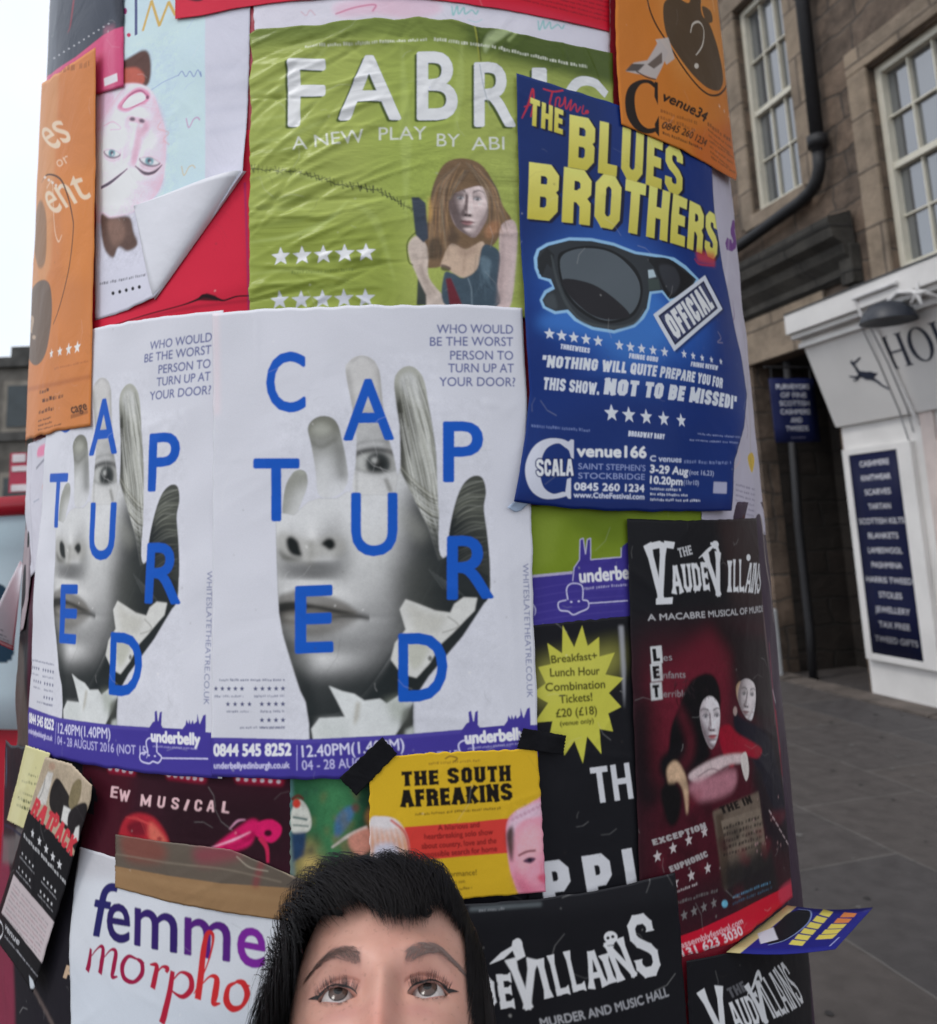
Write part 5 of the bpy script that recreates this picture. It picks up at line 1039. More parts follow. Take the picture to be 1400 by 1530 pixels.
# the venue's big C
A.blob([(848, 664), (836, 657), (815, 656), (797, 664), (785, 680), (779, 700), (781, 720), (790, 736), (806, 745), (826, 745), (844, 740), (838, 735), (822, 738), (808, 730), (802, 715), (801, 700), (806, 680), (815, 668), (830, 663), (842, 670)], (208, 210, 222))
A.fill([(849, 657), (853, 658), (853, 686), (849, 684), (846, 674), (838, 666)], (208, 210, 222)); A.fill([(843, 716), (849, 714), (849, 745), (845, 745), (840, 738)], (208, 210, 222))
A.block('SCALA', 796, 712, 853, 711, 25, (20, 32, 84), .22, .07, bold=1.8); A.block('SCALA', 796, 712, 853, 711, 25, (226, 228, 238), .2, .07)
A.text('venue166', 858, 682, 960, 684, 16, (232, 234, 242), 1, 1.1); A.text("SAINT STEPHEN'S", 860, 701, 959, 704, 8.5, (150, 162, 206), .95, .1); A.text('STOCKBRIDGE', 860, 715, 958, 717, 8.5, (150, 162, 206), .95, .1)
A.text('0845 260 1234', 854, 732, 957, 735, 10.5, (228, 230, 240), 1, .5); A.text('www.CtheFestival.com', 853, 743, 957, 746, 7.5, (216, 220, 236), 1, .4)
A.text('C venues', 966, 689, 1012, 691, 8, (206, 212, 232), 1, .5); A.mini(1016, 691, 1080, 693, 6, (130, 144, 190), .8); A.text('3-29 Aug', 966, 706, 1022, 710, 11, (228, 230, 240), 1, .7); A.text('(not 16,23)', 1024, 709, 1058, 711, 7, (180, 188, 216), 1, .1); A.text('10.20pm', 966, 722, 1014, 725, 10.5, (228, 230, 240), 1, .7); A.text('(1hr10)', 1016, 724, 1038, 725, 7, (180, 188, 216), 1, .1)
A.mini(966, 731, 1012, 733, 4.5, WB, .8); A.mini(966, 739, 1022, 741, 4.5, WB, .8); A.mini(966, 747, 1040, 749, 4.5, WB, .8); A.fill([(1058, 720), (1074, 721), (1073, 738), (1057, 737)], (176, 176, 200), .9, .8); A.pen([(1066, 496), (1071, 506), (1066, 512), (1074, 513)], 2, (150, 140, 160), .8, .6)
M = A.material('blue_print', .28, 1.1, .2, 6, coat=.5)
sheet('poster', 'loose blue poster with big sunglasses and yellow block lettering', 'poster', A, M,
      [(769, 113), (850, 138), (960, 172), (1055, 215)], [(1055, 215), (1062, 320), (1074, 400), (1088, 470), (1100, 530), (1107, 590), (1099, 640), (1085, 690), (1080, 764)], [(762, 750), (790, 754), (850, 760), (930, 764), (1010, 764), (1080, 764)], [(769, 113), (772, 250), (776, 400), (782, 500), (787, 590), (781, 650), (771, 705), (762, 750)], 20.0, 50, 70, wr=.0006, seed=19,
      lifts=[(0, 1, .14, .008), (1, .78, .16, .006), (0, .62, .16, .004), (1, 1, .1, .006)])
# curled lower corner shows its pale back
vs, fs = [], []
for j in range(7):
    for i in range(7):
        x_, y_ = 764 + 21 * i / 6 - 1.5 * j, 750 + i * .5 + (14 - abs(i - 3.4) * 1.6) * j / 6
        a_, h_ = S(x_, y_); vs.append(onDrum(a_, h_, .0185 - .005 * math.sin(j / 6 * math.pi / 2)))
for j in range(6):
    for i in range(6): b = j * 7 + i; fs.append((b, b + 7, b + 8, b + 1))
o = mesh('curled_corner', vs, fs, mat('blue_paper_back', (.42, .52, .68), .4, .1, 30), [x for x in bpy.data.objects if x.get('label', '').startswith('loose blue poster')][0], True)
o.modifiers.new('paper', 'SOLIDIFY').thickness = .0003

# -- orange poster, top right
A = Art([(895, -110), (1140, -110), (1140, 300), (895, 300)], (206, 122, 46))
A.fill([(960, -100), (1140, -100), (1140, 120), (1000, 120)], (222, 150, 78), .6, 24); A.fill([(1020, 200), (1100, 180), (1110, 290), (1040, 270)], (196, 96, 36), .7, 12)
q = lambda *p: Z(740, 0, 3.1875, *p)
A.blob(q((780, 30), (840, 0), (900, 20), (905, -120), (960, -120), (955, 60), (1000, 130), (1040, 260), (1060, 390), (1030, 440), (950, 400), (850, 280), (790, 170)), (86, 68, 50))
A.blob(q((960, 40), (1000, 60), (1010, 110), (980, 110)), (96, 74, 52)); A.pen(q((1000, -60), (1020, 60)), 10, (232, 190, 140), .7, 2)
A.pen(q((690, -120), (705, 20), (740, 120), (800, 220), (870, 330), (950, 430), (1010, 462), (1060, 440), (1090, 370), (1105, 260), (1090, 120), (1060, -60)), [3, 4, 5, 5, 5, 5, 4, 5, 5, 4, 3, 3], (36, 26, 20))
A.pen(q((905, 165), (915, 125), (945, 115), (968, 150), (962, 220), (940, 262), (932, 270)), [3, 4, 4.5, 4.5, 4, 3, 2], (206, 196, 182)); A.oval(*q((935, 322))[0], 3.4, 4, (206, 196, 182))
A.fill(q((740, 200), (800, 190), (830, 290), (790, 320)), (196, 184, 176), .95, 1); A.fill(q((600, 350), (640, 310), (700, 300), (760, 200), (800, 260), (770, 330), (740, 390), (690, 370), (640, 360)), (190, 178, 172), 1, .8); A.fill(q((600, 350), (630, 315), (690, 318), (660, 350)), (64, 54, 50), .9, 1); A.fill(q((700, 320), (770, 260), (770, 310), (730, 340)), (92, 76, 66), .9, 1); A.pen(q((650, 350), (700, 380), (740, 390)), 3, (72, 58, 48), .9, .5)
CB = (38, 28, 22)
A.blob(q((750, 430), (720, 396), (670, 392), (620, 420), (597, 480), (604, 560), (640, 620), (690, 645), (735, 640), (755, 612), (735, 618), (700, 620), (665, 590), (645, 530), (645, 460), (670, 415), (705, 408), (735, 430)), CB); A.fill(q((735, 400), (750, 405), (752, 510), (735, 470)), CB); A.fill(q((738, 600), (758, 560), (758, 660), (742, 640)), CB)
A.text('venue34', *q((765, 486))[0], *q((970, 588))[0], 14, CB, 1, 1.0)
for (a_, b_, h, t_) in (((765, 540), (935, 600), 6, None), ((765, 572), (925, 632), 6, None)): A.mini(*q(a_)[0], *q(b_)[0], h, (150, 84, 36), .9)
A.text('0845 260 1234', *q((768, 618))[0], *q((975, 704))[0], 10, CB, 1, .5); A.mini(*q((775, 645))[0], *q((970, 722))[0], 5, CB, .9)
for k in range(7): A.mini(*q((985 + k * 3, 600 + k * 26))[0], *q((1110 - 10 * (k % 3), 690 + k * 24))[0], 7 if k == 0 else 4, (100, 56, 28), .9)
for k in range(5): A.stars(q((1042 + 22 * k, 512 + 23 * k))[0], q((1042 + 22 * k, 512 + 23 * k))[0], 1, 6, (236, 220, 206), .95)
M = A.material('orange_venue_print', .34, 1.1, .3, 9, coat=.25)
sheet('poster', 'orange poster with a brown bottle at the top right of the drum', 'poster', A, M,
      [(911, -100), (1000, -90), (1085, -60)], [(1085, -60), (1104, 60), (1106, 170), (1088, 272)], [(922, 190), (960, 205), (1010, 226), (1050, 248), (1088, 272)], [(911, -100), (914, 60), (918, 150), (922, 190)], 24.0, 36, 44, wr=.0008, seed=20, lifts=[(1, 1, .2, .004)])

# -- black lettered poster, bottom middle
A = Art([(660, 1280), (1040, 1280), (1040, 1590), (660, 1590)], (27, 27, 31))
A.fill([(660, 1290), (1020, 1280), (1020, 1340), (660, 1370)], (38, 38, 42), .7, 10)
A.block('DE', 716, 1507, 767, 1500, 55, WV, .22, .09, flare=.5, h2=50)
A.block('V', 766, 1504, 810, 1498, 76, WV, .17, flare=.45, h2=70, bold=.5)
A.pen([(776, 1428), (770, 1410), (768, 1400)], [13, 15, 8], WV); A.oval(771, 1408, 7, 10, WV); A.pen([(764, 1412), (748, 1424), (730, 1436)], [5, 9, 1], WV, 1, 0, False)
A.block('I', 812, 1488, 824, 1485, 60, WV, .17, flare=.4); A.block('LL', 829, 1484, 872, 1474, 62, WV, .17, .1, flare=.45); A.block('A', 877, 1474, 905, 1468, 56, WV, .18, flare=.4); A.block('I', 905, 1466, 918, 1462, 44, WV, .28, flare=.5); A.block('N', 919, 1463, 948, 1452, 60, WV, .18, flare=.45); A.block('S', 949, 1460, 986, 1452, 96, WV, .17, flare=.25)
A.oval(908, 1397, 10, 9, WV); A.fill([(903, 1402), (914, 1400), (912, 1412), (905, 1413)], WV); A.oval(904, 1398, 2.4, 2.4, (20, 20, 22)); A.oval(911, 1396, 2.4, 2.4, (20, 20, 22)); A.mini(903, 1410, 914, 1409, 4, (30, 30, 30), .9)
A.text('MURDER AND MUSIC HALL', 806, 1530, 994, 1484, 13, (168, 168, 172), 1, .35)
A.mini(714, 1358, 752, 1355, 5, (150, 150, 154), .7); A.fill([(700, 1352), (806, 1345), (806, 1350), (700, 1358)], (150, 160, 164), .4, 2)
M = A.material('black_lettered_print', .28, 1.15, .22, 8, coat=.4)
sheet('poster', 'black poster lettered in white beside the head, bottom middle of the drum', 'poster', A, M,
      [(650, 1350), (720, 1346), (800, 1340), (900, 1326), (1000, 1300)], [(1000, 1300), (1010, 1380), (1024, 1580)], [(640, 1590), (1024, 1580)], [(650, 1350), (640, 1590)], 20.0, 40, 30, seed=21, lifts=[(1, 0, .2, .003)])

# -- black poster, bottom right corner
A = Art([(1000, 1370), (1235, 1370), (1235, 1610), (1000, 1610)], (26, 26, 30))
A.block('V', 1062, 1560, 1098, 1550, 84, WV, .16, flare=.4); A.block('THE', 1088, 1490, 1112, 1478, 16, (96, 96, 100), .22); A.block('AUDE', 1098, 1540, 1142, 1522, 46, WV, .18, .08, flare=.4); A.block('V', 1130, 1530, 1152, 1522, 64, WV, .17, flare=.4); A.pen([(1134, 1464), (1128, 1452), (1120, 1474), (1112, 1484)], [6, 8, 6, 1], WV); A.block('ILLAINS', 1152, 1520, 1198, 1496, 60, WV, .15, .09, flare=.4, h2=70)
M = A.material('black_corner_print', .28, 1.15, .22, 8, coat=.4)
sheet('poster', 'black poster lettered in white in the bottom right corner of the drum', 'poster', A, M, [(1022, 1434), (1120, 1416), (1202, 1394)], [(1202, 1394), (1214, 1600)], [(1030, 1610), (1214, 1600)], [(1022, 1434), (1030, 1610)], 16.0, 30, 24, seed=22)

# -- plain black sheet behind
A = Art([(420, 1270), (830, 1270), (830, 1420), (420, 1420)], (30, 28, 34))
M = A.material('black_backing_print', .35, 1.1, .3, 9)
sheet('poster', 'plain black sheet under the foot of the yellow poster', 'poster', A, M, [(425, 1280), (825, 1270)], [(825, 1270), (825, 1410)], [(425, 1420), (825, 1410)], [(425, 1280), (425, 1420)], 2.5, 20, 14, seed=41)

# -- black poster low on the left, under the white one
A = Art([(-20, 1080), (150, 1080), (150, 1600), (-20, 1600)], (34, 32, 38))
A.fill([(-20, 1220), (16, 1220), (20, 1560), (-20, 1560)], (140, 52, 76), .8, 8); A.fill([(12, 1240), (50, 1225), (40, 1290), (10, 1290)], (110, 104, 104), .8, 4); A.block('P', 89, 1462, 101, 1466, 20, (196, 168, 140), .25)
A.fill([(-20, 1120), (30, 1120), (24, 1250), (-20, 1250)], (34, 30, 36), .9, 4); A.fill([(-20, 1165), (8, 1165), (10, 1250), (-20, 1260)], (176, 34, 62), .9, 3); A.pen([(16, 1118), (20, 1150), (18, 1176)], [3, 6, 2], (60, 140, 176), .9, 1); A.pen([(8, 1138), (9, 1178)], 4, (190, 150, 140), .8, 1.5)
for k in range(9): A.pen([(24 + 7 * k, 1438 + 14 * k), (46 + 7 * k, 1476 + 14 * k)], 5, (110, 96, 92), .5, 2.5)
A.pen([(14, 1230), (28, 1246), (40, 1262)], 5, (44, 48, 66), .9, 1)
M = A.material('black_low_print', .35, 1.1, .3, 9)
sheet('poster', 'black poster at the lower left of the drum, mostly covered', 'poster', A, M, [(10, 1110), (150, 1135)], [(150, 1135), (150, 1600)], [(-20, 1590), (150, 1600)], [(10, 1110), (-20, 1590)], 3.5, 30, 40, wr=.001, seed=23, extra=lambda U, V, s_, h_: .016 * (1 - U) ** 4)

# -- white poster lettered femme
A = Art([(85, 1240), (480, 1240), (480, 1600), (85, 1600)], (206, 209, 215))
A.fill([(85, 1250), (250, 1280), (250, 1320), (85, 1310)], (160, 150, 152), .35, 8); A.fill([(95, 1440), (300, 1480), (480, 1560), (480, 1600), (95, 1600)], (196, 204, 214), .6, 20)
A.text('f', 132, 1397, 160, 1402, 80, (40, 38, 96), 1, 1.0)
for ch, x0, y0, x1, y1, cl in (('e', 158, 1404, 191, 1410, (44, 34, 92)), ('m', 199, 1412, 262, 1424, (52, 34, 100)), ('m', 274, 1426, 341, 1437, (84, 34, 120)), ('e', 353, 1440, 394, 1447, (120, 40, 146))):
    A.text(ch, x0, y0, x1, y1, 82, cl, 1, 1.3, upv=(.02, -1))
R1, R2, R3 = (150, 26, 66), (172, 34, 58), (196, 46, 50)
def scr(pts, wd, cl): A.pen(pts, [v * 1.3 if v > 3 else v for v in wd], cl)
scr([(134, 1418), (131, 1440), (128, 1452)], [4, 7, 7], R1); scr([(134, 1430), (146, 1416), (152, 1418), (150, 1440), (147, 1456)], [1.5, 3, 6, 7, 7], R1); scr([(153, 1432), (164, 1420), (171, 1424), (168, 1446), (166, 1460), (174, 1460)], [1.5, 3, 6, 7, 5, 2], R1)
scr([(203, 1434), (190, 1430), (181, 1444), (184, 1462), (198, 1468), (210, 1456), (210, 1440), (203, 1434), (214, 1440)], [3, 4, 7, 6, 4, 6, 6, 3, 1.5], R1)
scr([(222, 1442), (232, 1444), (229, 1464), (226, 1478)], [2, 6, 7, 7], R2); scr([(230, 1458), (240, 1446), (248, 1448), (246, 1454)], [1.5, 3, 6, 4], R2)
scr([(256, 1452), (252, 1480), (244, 1516), (240, 1530)], [6, 7, 8, 8], R2); scr([(256, 1466), (268, 1454), (282, 1460), (284, 1478), (272, 1490), (258, 1484), (250, 1474)], [2, 3, 6, 7, 5, 3, 1.5], R2)
scr([(288, 1486), (304, 1452), (314, 1420), (316, 1398), (308, 1396), (302, 1420), (298, 1460), (294, 1494)], [1.5, 2, 3, 4, 5, 7, 8, 8], R3); scr([(298, 1474), (312, 1460), (322, 1464), (320, 1486), (318, 1500), (328, 1500)], [1.5, 3, 7, 8, 6, 2], R3)
scr([(352, 1468), (340, 1476), (337, 1496), (346, 1508), (360, 1504), (368, 1486), (362, 1470), (352, 1468), (372, 1474)], [3, 5, 8, 7, 4, 7, 7, 3, 2], R3)
M = A.material('white_script_print', .33, 1.15, .2, 7, coat=.2)
sheet('poster', 'white poster lettered femme in navy and purple above red script', 'poster', A, M,
      [(117, 1266), (170, 1282), (250, 1306), (340, 1330), (450, 1352)], [(450, 1352), (450, 1600)], [(104, 1580), (280, 1600), (450, 1600)], [(117, 1266), (108, 1330), (102, 1410), (103, 1500), (104, 1580)], 7.5, 40, 30, wr=.0008, seed=24)

# -- flyer with three performers, leaning at the left
A = Art([(-10, 1110), (170, 1110), (170, 1500), (-10, 1500)], (28, 27, 30))
A.fill([(70, 1110), (170, 1120), (165, 1200), (124, 1274), (55, 1205)], (176, 160, 138), 1, 1)
A.blob([(96, 1160), (108, 1172), (122, 1200), (120, 1240), (90, 1210), (86, 1185)], (40, 36, 36), 1, 1); A.fill([(84, 1150), (92, 1152), (80, 1200), (64, 1196)], (200, 196, 190), 1, 1); A.pen([(80, 1160), (76, 1178), (68, 1194)], 2, (70, 66, 66), .8, .8)
A.blob([(120, 1172), (130, 1160), (137, 1166), (134, 1190), (124, 1206), (116, 1198)], (124, 112, 84), 1, 1.2); A.fill([(108, 1200), (120, 1205), (116, 1230), (104, 1222)], (206, 204, 200), 1, 1); A.blob([(118, 1208), (146, 1196), (140, 1250), (128, 1268), (116, 1240)], (38, 34, 36), 1, 1.2); A.fill([(128, 1232), (134, 1228), (132, 1252), (122, 1248)], (206, 204, 200), 1, .8); A.oval(90, 1142, 5, 6, (170, 140, 120), .9, 1.2); A.fill([(138, 1138), (165, 1150), (158, 1162), (140, 1148)], (46, 54, 52), .9, 1.5)
A.block('RAT', 57, 1212, 86, 1238, 26, (196, 60, 70), .24, .08, upv=(.4, -1)); A.block('PACK', 86, 1236, 121, 1276, 28, (196, 60, 70), .24, .08, upv=(.4, -1))
WF = (206, 206, 208)
for i in range(5): A.stars((61 + 10 * i, 1242 + 11.4 * i), (61 + 10 * i, 1242 + 11.4 * i), 1, 8, WF)
A.mini(48, 1246, 110, 1316, 8, (190, 190, 192), .9)
for (x_, y_) in ((46, 1272), (41, 1293), (78, 1309), (73, 1328)):
    for i in range(4): A.stars((x_ + 5.4 * i, y_ + 6 * i), (x_ + 5.4 * i, y_ + 6 * i), 1, 3.6, WF)
    A.mini(x_ - 4, y_ + 5, x_ + 18, y_ + 30, 4, (160, 160, 164), .8)
A.fill([(33, 1303), (94, 1374), (76, 1436), (16, 1360)], (190, 178, 180), 1, .8)
for k in range(9):
    t = k / 8; A.mini(33 - 14 * t, 1318 + 46 * t, 84 - 13 * t, 1378 + 46 * t, 4, (150, 112, 120) if k % 2 else (120, 116, 120), .75)
A.oval(10, 1385, 8, 17, (206, 206, 210)); A.oval(13, 1385, 4.5, 10, (28, 27, 30)); A.text('venue', 20, 1382, 40, 1408, 8, (190, 190, 194), 1, .5, upv=(.3, -1)); A.mini(20, 1396, 50, 1432, 5, (160, 160, 166), .8); A.mini(38, 1418, 70, 1456, 4, (160, 160, 166), .8); A.fill([(56, 1452), (62, 1460), (66, 1472), (58, 1472)], (200, 206, 212), .95, .8)
A.soften(60, 1126, 158, 1215, .8, .08, 2, 6)
M = A.material('performers_flyer_print', .3, 1.1, .2, 8)
sheet('flyer', 'black flyer with three performers in suits, leaning at the lower left', 'flyer', A, M,
      [(80, 1128), (118, 1138), (154, 1168)], [(154, 1168), (152, 1190), (124, 1274), (92, 1378), (62, 1478)], [(2, 1392), (30, 1432), (62, 1478)], [(80, 1128), (56, 1204), (30, 1292), (2, 1392)], 26.0, 24, 40, seed=25, lifts=[(1, 0, .3, .005), (0, 1, .3, .003)])

# -- pale yellow flyer
A = Art([(0, 1100), (95, 1100), (95, 1250), (0, 1250)], (206, 200, 150))
for k, (a_, b_) in enumerate((((50, 1156), (64, 1160)), ((40, 1166), (66, 1172)), ((42, 1184), (58, 1190)), ((34, 1192), (56, 1200)), ((32, 1202), (54, 1210)))): A.mini(*a_, *b_, 5 + (k > 2) * 1.5, (110, 112, 84) if k < 3 else (52, 70, 40), .85)
A.fill([(48, 1120), (60, 1124), (32, 1234), (20, 1228)], (216, 212, 168), .5, 4)
M = A.material('yellow_flyer_print', .38, 1.1, .2, 10)
sheet('flyer', 'small pale yellow flyer tucked under the left white poster', 'flyer', A, M, [(46, 1112), (82, 1124)], [(82, 1124), (66, 1180), (46, 1238)], [(18, 1224), (46, 1238)], [(46, 1112), (34, 1160), (18, 1224)], 20.0, 16, 24, seed=26)

# -- maroon and grey sheets along the left edge
A = Art([(-40, 780), (75, 780), (75, 1150), (-40, 1150)], (30, 26, 30))
A.fill([(40, 860), (58, 830), (60, 1120), (38, 1120)], (70, 18, 40), .9, 4); A.fill([(14, 990), (30, 960), (44, 1120), (14, 1130)], (96, 84, 78), .7, 6); A.fill([(-40, 1030), (12, 1020), (6, 1140), (-40, 1150)], (190, 40, 66), .9, 3)
M = A.material('maroon_edge_print', .4, 1.1, .4, 12)
sheet('poster', 'crumpled maroon and black poster at the left edge of the drum', 'poster', A, M, [(20, 800), (75, 780)], [(75, 780), (64, 960), (56, 1140)], [(-6, 1140), (56, 1145)], [(20, 800), (12, 960), (-6, 1140)], 6.0, 24, 40, wr=.002, seed=27, extra=lambda U, V, s_, h_: .003 * (1 - U) ** 2 * np.abs(np.sin(V * 7)))
A = Art([(20, 640), (90, 640), (90, 870), (20, 870)], (198, 196, 206))
A.blob([(58, 668), (70, 664), (68, 678), (56, 682)], (220, 120, 156), .9, 2); A.pen([(54, 700), (66, 686)], 5, (120, 120, 134), .8, 1); A.pen([(62, 730), (66, 720)], 5, (214, 170, 160), .7, 1.5); A.pen([(50, 750), (58, 745)], 2, (130, 140, 160), .8, 1); A.pen([(46, 660), (46, 740), (50, 860)], 4, (170, 166, 176), .8, 2)
M = A.material('white_edge_print', .4, 1.15, .4, 14)
sheet('poster', 'white poster with pink and grey marks at the left edge of the drum', 'poster', A, M, [(40, 664), (76, 650)], [(76, 650), (68, 750), (56, 850)], [(46, 862), (56, 850)], [(40, 664), (38, 760), (46, 862)], 10.0, 16, 24, wr=.0012, seed=28)
A = Art([(10, 770), (70, 770), (70, 970), (10, 970)], (120, 108, 116))
A.fill([(36, 790), (44, 790), (40, 960), (28, 960)], (176, 160, 164), .7, 3); A.pen([(46, 800), (42, 860), (36, 930)], 3, (110, 96, 104), .6, 2)
M = A.material('grey_edge_print', .45, 1.1, .5, 16)
sheet('poster', 'narrow faded grey poster edge beside the maroon one', 'poster', A, M, [(36, 780), (50, 778)], [(50, 778), (46, 860), (34, 940)], [(20, 955), (34, 940)], [(36, 780), (32, 860), (20, 955)], 8.8, 12, 24, wr=.001, seed=29)

# -- loose pieces in the open air: a flyer stuck out to the right and one hanging off the left edge
def homog(quad):
    q_ = np.array(quad, float); Mx, rhs = [], []
    for (x, y), (u, v) in zip(q_, ((0, 1), (1, 1), (1, 0), (0, 0))):
        Mx += [[x, y, 1, 0, 0, 0, -u * x, -u * y], [0, 0, 0, x, y, 1, -v * x, -v * y]]; rhs += [u, v]
    Hm = np.append(np.linalg.solve(np.array(Mx), np.array(rhs)), 1).reshape(3, 3)
    def m(x, y):
        x = np.asarray(x, float); y = np.asarray(y, float); w_ = Hm[2, 0] * x + Hm[2, 1] * y + Hm[2, 2]
        return (Hm[0, 0] * x + Hm[0, 1] * y + Hm[0, 2]) / w_, (Hm[1, 0] * x + Hm[1, 1] * y + Hm[1, 2]) / w_
    return m
def flat(name, corners, material, thick, parent=None, n=8, sag=0.0):
    a, b, c, d = [np.array(x, float) for x in corners]   # top left, top right, bottom right, bottom left
    nn = np.cross(b - a, d - a); nn /= np.linalg.norm(nn)
    vs, fs, uv = [], [], []
    for j in range(n + 1):
        for i in range(n + 1):
            u, v = i / n, j / n
            vs.append((a * (1 - u) + b * u) * (1 - v) + (d * (1 - u) + c * u) * v + nn * sag * math.sin(math.pi * u)); uv.append((u, 1 - v))
    for j in range(n):
        for i in range(n): k = j * (n + 1) + i; fs.append((k, k + n + 1, k + n + 2, k + 1))
    o = mesh(name, vs, fs, material, parent, True, None, uv)
    so = o.modifiers.new('thickness', 'SOLIDIFY'); so.thickness = thick; so.offset = 0
    return o
qd = [(1176, 1353), (1304, 1356), (1248, 1418), (1081, 1421)]
A = Art(None, (36, 38, 120), 700, homog(qd), (0, 1, 0, 1)); A.k = 3.6
A.fill([(1176, 1353), (1192, 1353), (1104, 1421), (1081, 1421)], (190, 178, 128))
A.blob([(1162, 1378), (1180, 1362), (1206, 1356), (1216, 1362), (1204, 1380), (1180, 1398), (1150, 1404), (1140, 1396)], (26, 28, 34)); A.pen([(1194, 1356), (1214, 1358), (1210, 1374), (1180, 1396), (1150, 1406)], 2.4, (140, 160, 210), .9)
A.fill([(1133, 1391), (1158, 1381), (1166, 1397), (1138, 1405)], (196, 200, 210))
for k in range(6): A.fill([(1182 + 9 * k, 1404 - 8.6 * k), (1188 + 9 * k, 1397 - 8.6 * k), (1208 + 8 * k, 1400 - 8.4 * k), (1202 + 8 * k, 1407 - 8.4 * k)], (216, 204, 96), .95)
for k in range(5): A.fill([(1222 + 9 * k, 1398 - 8 * k), (1228 + 9 * k, 1391 - 8 * k), (1254 + 7 * k, 1392 - 7.4 * k), (1246 + 8 * k, 1399 - 7.8 * k)], (216, 200, 90) if k < 3 else (214, 130, 70), .95)
A.pen([(1241, 1412), (1256, 1398)], 2.4, (170, 176, 220), .9, 0, False)
M = A.material('stuck_flyer_print', .3, 1.1, .1, 8)
dpt = 1.06
sa_, ha_ = S(1081, 1421)
c4 = onDrum(sa_, ha_, .010); dd = float((c4 - CAM) @ fw)
o = flat('flyer', [at(*qd[0], dd + .115), at(*qd[1], dd + .115), at(*qd[2], dd + .005), c4], M, .0006, sag=.004)
tag(o, 'small blue flyer with yellow letters sticking out over the pavement', 'flyer', SHEETS)
qd = [(30, 838), (34, 842), (20, 972), (-26, 950)]
A = Art(None, (206, 204, 210), 700, homog(qd), (0, 1, 0, 1)); A.k = 4
for k in range(4): A.mini(2 + 4 * (3 - k), 921 - 14 * (3 - k) + 2 - 14 * 0, 22 - 1, 926 - 14 * (3 - k), 6, (90, 90, 104), .9)
A.fill([(-30, 910), (28, 932), (20, 972), (-30, 960)], (206, 52, 74)); A.mini(-20, 945, 20, 958, 10, (236, 190, 190), .9); A.pen([(-20, 930), (24, 946)], 3, (236, 190, 196), .9, 0, False)
M = A.material('hanging_flyer_print', .35, 1.1, .1, 8)
e0 = at(30, 838, 1.36)
o = flat('flyer', [at(*qd[0], 1.36), at(*qd[1], 1.35), at(*qd[2], 1.30), at(*qd[3], 1.26)], M, .0006, sag=.003)
tag(o, 'white and red flyer hanging loose off the left edge of the drum', 'flyer', SHEETS)

# -- tape
def tape(label, pts, layer, material, seed):
    T, R_, B_, L_ = (pts[0], pts[1]), (pts[1], pts[2]), (pts[3], pts[2]), (pts[0], pts[3])
    class U: s0, s1, h0, h1 = 0, 1, 0, 1
    o = sheet('tape_strip', label, 'tape', U, material, list(T), list(R_), list(B_), list(L_), layer, 24, 10, .0005, seed=seed, group='tape holding up posters', fw_=(120, 120))
    return o
bt = mat('black_cloth_tape', (.006, .006, .008), .7, .2, 60, .08, 90, 0, .15)
tape('black tape slanting across the top left corner of the yellow poster', [(509, 1160), (572, 1099), (594, 1124), (534, 1186)], 20.5, bt, 31)
tape('black tape over the top right corner of the yellow poster', [(779, 1086), (842, 1097), (838, 1126), (770, 1116)], 20.5, bt, 32)
A = Art([(155, 1235), (475, 1235), (475, 1400), (155, 1400)], (150, 118, 84))
A.fill([(155, 1230), (475, 1230), (475, 1330), (420, 1326), (330, 1320), (250, 1308), (165, 1293), (155, 1293)], (98, 88, 78)); A.blob([(180, 1250), (220, 1246), (250, 1270), (236, 1288), (190, 1284)], (136, 66, 58), .6, 6); A.blob([(290, 1268), (340, 1262), (360, 1280), (300, 1292)], (150, 50, 76), .55, 6); A.pen([(392, 1284), (384, 1310), (380, 1326)], 9, (140, 56, 66), .6, 3)
A.pen([(170, 1276), (260, 1290), (340, 1300), (420, 1318)], 2, (140, 128, 112), .6, 1); A.pen([(352, 1280), (372, 1296), (400, 1302)], 1.6, (180, 170, 152), .7, .6); A.pen([(362, 1276), (400, 1290), (440, 1312)], 2, (176, 160, 136), .7, .6); A.pen([(172, 1304), (300, 1326), (420, 1346)], 5, (164, 132, 96), .5, 3)
M = A.material('parcel_tape_print', .22, 1.1, .35, 14, coat=.6)
o = sheet('tape_strip', 'wide brown parcel tape across the top of the femme poster', 'tape', A, M, [(171, 1247), (250, 1258), (345, 1270), (460, 1318)], [(460, 1318), (440, 1378)], [(172, 1326), (250, 1348), (340, 1364), (440, 1378)], [(171, 1247), (172, 1326)], 9.2, 40, 14, .0008, seed=33, group='tape holding up posters')
# ------------------------------------------------------------------ the drum itself
t = empty('advertising_column', (AX[0], AX[1], 0))
tag(t, 'tall round advertising column painted red, covered in overlapping posters', 'advertising column')
red_paint = mat('red_drum_paint', (.42, .025, .05), .45, .2, 5, .2, 30)
iron = mat('dark_iron', (.03, .03, .034), .5, .3, 8, .2, 60)
b = MB(); b.lathe([(COLR, .28), (COLR, 3.05)], (AX[0], AX[1], 0), 128); b.build('drum', red_paint, t, True)
b = MB(); b.lathe([(0, 0), (COLR + .1, 0), (COLR + .1, .16), (COLR + .06, .2), (COLR + .05, .27), (COLR, .285)], (AX[0], AX[1], 0), 96); b.build('plinth', iron, t, False)
b = MB(); b.lathe([(COLR, 3.03), (COLR + .07, 3.06), (COLR + .09, 3.14), (COLR + .05, 3.18), (COLR * .9, 3.3), (COLR * .6, 3.42), (.12, 3.5), (.05, 3.56), (.0, 3.6)], (AX[0], AX[1], 0), 96); b.build('cap', iron, t, False)

